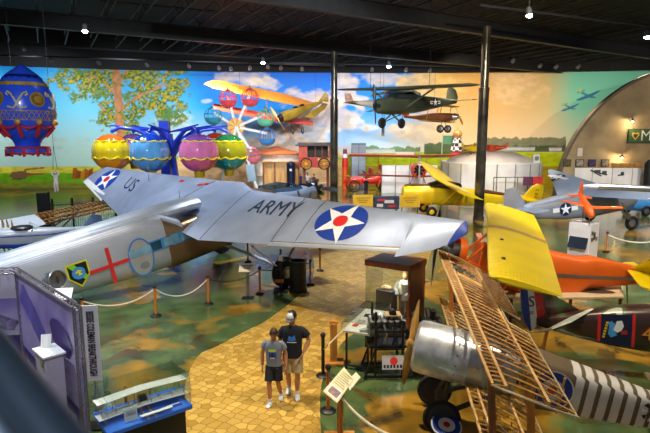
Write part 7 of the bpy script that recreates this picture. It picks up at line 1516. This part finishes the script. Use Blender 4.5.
t0, t1 = U(326, 347, .9), U(348, 325, 1.22); vw_ = (t0 - V((0, 0, H))).normalized(); MB().beam(t0, t1, .34, .025, (t1 - t0).normalized().cross(vw_)).build('slanted_top', mat('lectern_top', '#c8bca0', .5, 0, .08), o); MB().box((p.x, p.y, 1.02), (.2, .14, .06)).build('bracket', honey_wood, o)

# =====================================================================  PEOPLE
skin_m = mat('skin', '#b87852', .55, 0, .05, 6); skin2 = mat('skin_fair', '#c48a64', .55, 0, .05, 6); eye_w = mat('eye_white', '#e8e4e0', .3, 0, .02); eye_d = mat('eye_dark', '#2a1c14', .3, 0, .02); lip = mat('lip', '#a05a4a', .5, 0, .05)
def skinned(name, nodes, mats, parent, sub=2, extra=None, cut=None):
    """nodes: list of chains [(point, radius), ...] joined where points coincide; grown with Skin and Subdivision"""
    vs, es, rs, idx = [], [], [], {}
    for ch_ in nodes:
        prev = None
        for p, r in ch_:
            k = tuple(round(c, 4) for c in p)
            if k not in idx: idx[k] = len(vs); vs.append(k); rs.append(r)
            if prev is not None and prev != idx[k]: es.append((prev, idx[k]))
            prev = idx[k]
    me = bpy.data.meshes.new(name); me.from_pydata(vs, es, []); o = bpy.data.objects.new(name, me); COL.objects.link(o)
    m = o.modifiers.new('skin', 'SKIN'); m.use_smooth_shade = True
    if not me.skin_vertices: 
        pass
    sv = me.skin_vertices[0].data
    for i, r in enumerate(rs): sv[i].radius = r if isinstance(r, tuple) else (r, r); sv[i].use_root = (i == 0)
    s = o.modifiers.new('sub', 'SUBSURF'); s.levels = s.render_levels = sub
    dg = bpy.context.evaluated_depsgraph_get(); m2 = bpy.data.meshes.new_from_object(o.evaluated_get(dg))
    vv = [v.co.copy() for v in m2.vertices]; ff = [tuple(p.vertices) for p in m2.polygons]
    bpy.data.objects.remove(o); bpy.data.meshes.remove(me); bpy.data.meshes.remove(m2)
    return vv, ff
def person(label, loc, yaw, h, J, cloth, hair, cat='person', detail=True, sk=None, cap=None, group=None, bulk=1.0):
    """J: joint positions in fractions of the height h, facing -y"""
    R = rotz(yaw); fr = frame(loc, R) @ MX.Scale(h, 4); o = thing('person', label, cat, loc, R, group); sk = sk or skin_m
    P = {k: V(v) for k, v in J.items()}; pel, che, nk, hd = P['pelvis'], P['chest'], P['neck'], P['head']
    sp_ = lp(pel, che, .5)
    body = [[(pel, (.066, .052)), (sp_, (.060, .048)), (che, (.072, .055)), (nk, .030), (lp(nk, hd, .55), .030)]]
    for s in 'LR':
        sh, el, wr, hp, kn, an = [P[k + s] for k in ('sh', 'el', 'wr', 'hip', 'kn', 'an')]
        body.append([(che, (.072, .055)), (sh, .026), (lp(sh, el, .5), .028), (el, .025), (lp(el, wr, .35), .026), (wr, .017)])
        body.append([(pel, (.066, .052)), (hp, .050), (lp(hp, kn, .5), .044), (kn, .030), (lp(kn, an, .35), .032), (an, .019)])
    vv, ff = skinned('person', body, None, o, 2 if detail else 1)
    mb = MB(fr); mb.add(vv, ff, True)
    # head with face, joined to the body's mesh
    fd = P.get('look', V((0, -1, 0))).normalized(); up_ = (V((0, 0, 1)) - fd * fd.z).normalized(); sd = fd.cross(up_).normalized(); Rh = MX((sd, -fd, up_)).transposed()
    def hp_(x, y, z): return hd + Rh @ V((x, y, z))
    mb.ell(hd + Rh @ V((0, .004, .014)), (.047, .056, .060), Rh, 20, 14); mb.ell(hd + Rh @ V((0, -.014, -.022)), (.036, .040, .042), Rh, 16, 10)
    if detail:
        mb.loft([[hp_(-.006, -.050, .010), hp_(.006, -.050, .010), hp_(0, -.054, .012)], [hp_(-.011, -.050, -.014), hp_(.011, -.050, -.014), hp_(0, -.068, -.012)], [hp_(-.006, -.048, -.019), hp_(.006, -.048, -.019), hp_(0, -.054, -.019)]], True, True, True)
        for s in (-1, 1):
            mb.ell(hp_(s * .048, .006, -.002), (.006, .012, .018), Rh, 10, 8)
            mb.ell(hp_(s * .018, -.047, .008), (.009, .006, .006), Rh, 10, 6, 1); mb.ell(hp_(s * .018, -.0525, .008), (.0045, .003, .0045), Rh, 8, 6, 2); mb.box(hp_(s * .018, -.051, .020), (.02, .006, .004), Rh, 2)
        mb.ell(hp_(0, -.052, -.031), (.014, .005, .005), Rh, 10, 6, 3)
    # hands: palm, thumb, four unequal bent fingers
    for s, k in (('L', 1), ('R', -1)):
        el, wr = P['el' + s], P['wr' + s]; d = (wr - el).normalized(); fwd_ = V((0, -1, 0)); fwd_ = (fwd_ - d * fwd_.dot(d)).normalized(); nrm_ = d.cross(fwd_).normalized()
        if not detail: mb.ell(wr + d * .03, (.014, .02, .035), n=8, m=6); continue
        Rm = MX((nrm_, fwd_, d)).transposed(); mb.ell(wr + d * .026, (.010, .022, .032), Rm, 12, 8)
        inn = -nrm_ if (wr + nrm_ * .02).length_squared > (wr - nrm_ * .02).length_squared else nrm_
        inn = V((-k, 0, 0)); inn = (inn - d * inn.dot(d)).normalized()
        for i, L_ in enumerate((.036, .041, .038, .030)):
            b0 = wr + d * .050 + fwd_ * (.0155 - .0105 * i); b1 = b0 + d * L_ * .55 + inn * .003; b2 = b1 + d * L_ * .42 + inn * .012; mb.tube([b0 - d * .012, b0, b1, b2], [.0058, .0056, .0050, .0034], 7)
        t0 = wr + d * .016 + fwd_ * .016; t1 = t0 + d * .014 + fwd_ * .014 + inn * .004; t2 = t1 + d * .020 + fwd_ * .003 + inn * .006; mb.tube([t0, t1, t2], [.0075, .0064, .0045], 7)
    mb.build('body', [sk, eye_w, eye_d, lip], o, recalc=True)
    # clothes
    shirt, shorts, shoes, sl, leg = cloth
    def ring(c, w, d, k=2.4, n=22): return [c + V((w * math.copysign(abs(math.cos(a)) ** (2 / k), math.cos(a)), d * math.copysign(abs(math.sin(a)) ** (2 / k), math.sin(a)), 0)) for a in [2 * math.pi * q_ / n for q_ in range(n)]]
    def axr(z): return lp(pel, che, (z - pel.z) / (che.z - pel.z)) if z < che.z else lp(che, nk, (z - che.z) / (nk.z - che.z))
    hem = pel.z - .035; hs = che.z
    mb = MB(fr); mb.loft([ring(axr(hem) - V((0, 0, axr(hem).z - hem)), .092 * bulk, .068 * bulk), ring(axr(pel.z + .05), .090 * bulk, .066 * bulk), ring(axr(hs - .07), .094 * bulk, .066 * bulk), ring(axr(hs), .102 * bulk, .066 * bulk), ring(axr(hs + .045), .098 * bulk, .058 * bulk, 2.2), ring(axr(hs + .072), .078 * bulk, .048, 2.1), ring(axr(hs + .09), .054, .042, 2), ring(axr(hs + .10), .036, .036, 2)])
    for s in 'LR':
        sh, el, wr = P['sh' + s], P['el' + s], P['wr' + s]; e_ = lp(sh, el, min(sl, 1)); inn_ = lp(axr(hs + .055), sh, .5)
        pts = [inn_ + V((0, 0, .004)), lp(inn_, sh, .9) + V((0, 0, -.006)), lp(sh, e_, .5), e_]; rr_2 = [.026 * bulk, .031 * bulk, .039 * bulk, .042 * bulk]
        if sl > 1: pts += [lp(el, wr, sl - 1)]; rr_2 = [.040, .042, .038, .034, .026]
        mb.tube(pts, rr_2, 14)
    shirt_o = mb.build('shirt', shirt, o); smb = mb
    mb = MB(fr); cr = (P['hipL'] + P['hipR']) / 2; mb.loft([ring(cr + V((0, 0, -.055)), .040, .050), ring(cr + V((0, 0, -.03)), .082 * bulk, .062 * bulk), ring(cr + V((0, 0, .01)), .090 * bulk, .066 * bulk), ring(pel + V((0, 0, .04)), .082 * bulk, .060 * bulk)])
    for s in 'LR':
        hp, kn, an = P['hip' + s], P['kn' + s], P['an' + s]; e_ = lp(hp, kn, leg) if leg <= 1 else lp(kn, an, leg - 1)
        if leg <= 1: mb.tube([hp + V((0, 0, .01)), lp(hp, e_, .5), e_], [.052 * bulk, .056 * bulk, .058 * bulk], 16)
        else: mb.tube([hp + V((0, 0, .01)), lp(hp, kn, .5), kn, e_], [.052, .050, .042, .036], 14)
    mb.build('shorts' if leg <= 1 else 'trousers', shorts, o)
    for s in 'LR':
        an = P['an' + s]; td = V((P.get('toe' + s, V((0, -1, 0))).x, P.get('toe' + s, V((0, -1, 0))).y, 0)).normalized(); rings = []
        sd_ = V((-td.y, td.x, 0)); z0 = an.z - .036; tl_ = P.get('lift' + s, V((0, 0, 0))).z
        for t, w, hh in ((-.038, .016, .04), (-.025, .024, .052), (.01, .026, .050), (.045, .028, .034), (.078, .027, .026), (.098, .014, .016)):
            c = V((an.x, an.y, z0 + max(0, -t + .05) * tl_)) + td * t; rings.append([c + sd_ * (w * math.copysign(abs(math.cos(a)) ** .8, math.cos(a))) + V((0, 0, hh / 2 + hh / 2 * math.sin(a))) for a in [2 * math.pi * j / 12 for j in range(12)]])
        MB(fr).loft(rings).build('shoe', shoes, o)
        if leg <= 1 and detail: MB(fr).cyl(an + V((0, 0, .012)), lp(an, P['kn' + s], .22), .0225, .0245, 12).build('sock', white_paint, o)
    # hair or cap
    if cap:
        mb = MB(fr); rings = []
        for i in range(9):
            t = i / 8 * math.pi / 2; rings.append([hp_(.053 * math.cos(t) * math.cos(a), .004 + .062 * math.cos(t) * math.sin(a), .022 + .056 * math.sin(t)) for a in [2 * math.pi * j / 20 for j in range(20)]])
        mb.loft(rings); co = mb.build('cap', cap[0], o)
        mb = MB(fr); mb.loft([[hp_(.05 * math.sin(a), -.05 * math.cos(a) * 1.0, .022 + z) for a in np.linspace(-1.1, 1.1, 9)] + [hp_(.052 * math.sin(a), -.095 * math.cos(a) ** .7, .012 + z) for a in np.linspace(1.1, -1.1, 9)] for z in (0, .005)]); mb.build('brim', cap[1], co)
        mb = MB(fr); mb.loft([[hp_(.0545 * math.cos(t) * math.cos(a), .004 + .0635 * math.cos(t) * math.sin(a), .022 + .0575 * math.sin(t)) for a in np.linspace(-2.5, -.64, 9)] for t in (0.02, .4, .8, 1.15)], False, False); mb.build('cap_front', cap[2], co)
    mb = MB(fr); rings = []
    for i in range(8):
        t = -.35 + i / 7 * (math.pi / 2 + .35); ring = []
        for j in range(22):
            a = 2 * math.pi * j / 22; front = max(0, -math.sin(a)); tt = t + front * .75 * (1 - i / 7)
            ring.append(hp_(.050 * math.cos(tt) * math.cos(a), .006 + .060 * math.cos(tt) * math.sin(a), .016 + .062 * math.sin(tt)))
        rings.append(ring)
    mb.loft(rings); mb.build('hair', hair, o)
    return o, fr, smb
stand = dict(pelvis=(0, 0, .50), chest=(0, 0, .715), neck=(0, -.004, .825), head=(0, -.018, .905), look=(0, -1, -.1), shL=(.100, 0, .772), shR=(-.100, 0, .772), elL=(.135, .01, .62), elR=(-.135, .01, .62), wrL=(.14, -.035, .475), wrR=(-.14, -.035, .475), hipL=(.05, 0, .475), hipR=(-.05, 0, .475), knL=(.052, -.01, .27), knR=(-.052, -.01, .27), anL=(.055, .01, .042), anR=(-.055, .01, .042))
grey_t = mat('grey_tee', '#7c828a', .85, 0, .08, 9); blk_t = mat('black_tee', '#181c24', .85, 0, .12, 9); blk_s = mat('black_shorts', '#14161a', .8, 0, .12, 9); khaki = mat('khaki_shorts', '#b39a6c', .85, 0, .08, 9); shoe_w = mat('white_shoe', '#d8d8da', .5, 0, .05, 9); hair_b = mat('brown_hair', '#3a2618', .7, 0, .2, 20); hair_d = mat('dark_hair', '#2a2018', .7, 0, .2, 20)
# boy in front, mid-stride, looking down
b_foot = G(275, 406); jb = dict(stand); jb.update(chest=(.0, -.01, .705), neck=(.0, -.02, .815), head=(.012, -.045, .892), look=(.18, -1, -.42), hipL=(.05, 0, .475), hipR=(-.05, -.005, .475), knL=(.055, -.035, .272), anL=(.062, .105, .058), knR=(-.045, -.075, .272), anR=(-.04, -.06, .042), toeL=(.12, -1, 0), toeR=(-.12, -1, 0), elR=(-.145, .02, .62), wrR=(-.138, -.02, .48), elL=(.14, .03, .62), wrL=(.15, -.04, .485), liftL=(0, 0, .5))
bo_, fb_, sb = person('boy in grey T-shirt and black shorts walking on the yellow path, looking down', (b_foot.x - .02, b_foot.y + .12, 0), -.12, 1.67, jb, (grey_t, blk_s, shoe_w, .48, .80), hair_b)
fnb_ = drop_on(sb, lambda u, v: fb_ @ V((u, -.02, .67 + v)), .008, (fb_.to_3x3() @ V((0, 1, 0))), .5)
for pts, m, of in ((rect(-.045, -.075, .045, .045), mat('print_blue', '#2a50c0', .7, 0, .2, 12), 0), (rect(-.045, .012, .045, .045), mat('print_lime', '#b8d838', .7, 0, .1), .003), ([(-.03, -.03), (0, .005), (.03, -.03), (.02, -.055), (-.02, -.055)], navy, .003), (rect(-.03, -.07, .03, -.06), white_paint, .003)):
    mb = MB(); decal(mb, pts, lambda u, v: fnb_(u, v) - (fb_.to_3x3().normalized() @ V((0, 1, 0))) * of, .03); mb.build('shirt_print', m, bo_, recalc=False)
# man behind in black, hand at his pocket
m_foot = G(290.5, 401); jm = dict(stand); jm.update(neck=(0, -.015, .822), head=(.0, -.03, .902), look=(-.35, -1, -.45), elL=(.175, .03, .635), wrL=(.115, -.05, .515), elR=(-.14, .01, .62), wrR=(-.115, -.05, .49), anL=(.048, -.02, .042), anR=(-.05, .10, .05), knL=(.055, -.05, .272), knR=(-.05, -.02, .272), toeL=(.15, -1, 0), toeR=(-.15, -1, 0), liftR=(0, 0, .4))
mo_, fm_, sm_ = person('man in black T-shirt, khaki shorts and white and black cap walking behind the boy', (m_foot.x + .04, m_foot.y + .18, 0), -.05, 1.92, jm, (blk_t, khaki, shoe_w, .62, .86), hair_d, sk=skin2, bulk=1.12, cap=(black, black, white_paint))
fnm = drop_on(sm_, lambda u, v: fm_ @ V((u, -.02, .69 + v)), .008, (fm_.to_3x3() @ V((0, 1, 0))), .5)
lb_ = mat('print_sky', '#3f86e0', .7, 0, .15, 12)
for pts, m in (([(-.045, -.02), (-.03, .03), (0, .012), (.03, .035), (.045, -.02), (.02, -.03), (-.02, -.03)], lb_), (rect(-.05, -.05, .05, -.04), white_paint)):
    mb = MB(); decal(mb, pts, fnm, .03); mb.build('shirt_print', m, mo_, recalc=False)
# visitors far back
far = [(366, 196, .2, 1.75, blk_t, navy, 'person in dark clothes standing left of the left yellow sign board', None), (380, 190, 1.2, 1.7, navy, blk_s, 'person in dark blue standing by the antique car', None), (386.5, 190, -.4, 1.68, mat('orange_top', '#e06a28', .8, 0, .1), blk_s, 'person in orange top by the red biplane', None), (307.5, 189, .5, 1.75, mat('white_top', '#d8d8d8', .8, 0, .05), navy, 'person in white shirt beyond the trimotor nose', None), (300.5, 189, -.6, 1.7, mat('blue_top', '#2c4a9a', .8, 0, .1), blk_s, 'person in blue shirt left of the white shirted visitor', None), (314, 189.5, 2.4, 1.65, mat('maroon_top', '#7a3038', .8, 0, .1), khaki, 'person in maroon top right of the white shirted visitor', None)]
for px, py, yw_, h, a, b, lb, c in far:
    p = G(px, py); person(lb, (p.x, p.y, 0), yw_, h, stand, (a, b, shoe_w if yw_ > 0 else black, .6, 1.85), hair_d if h > 1.69 else hair_b, detail=False)
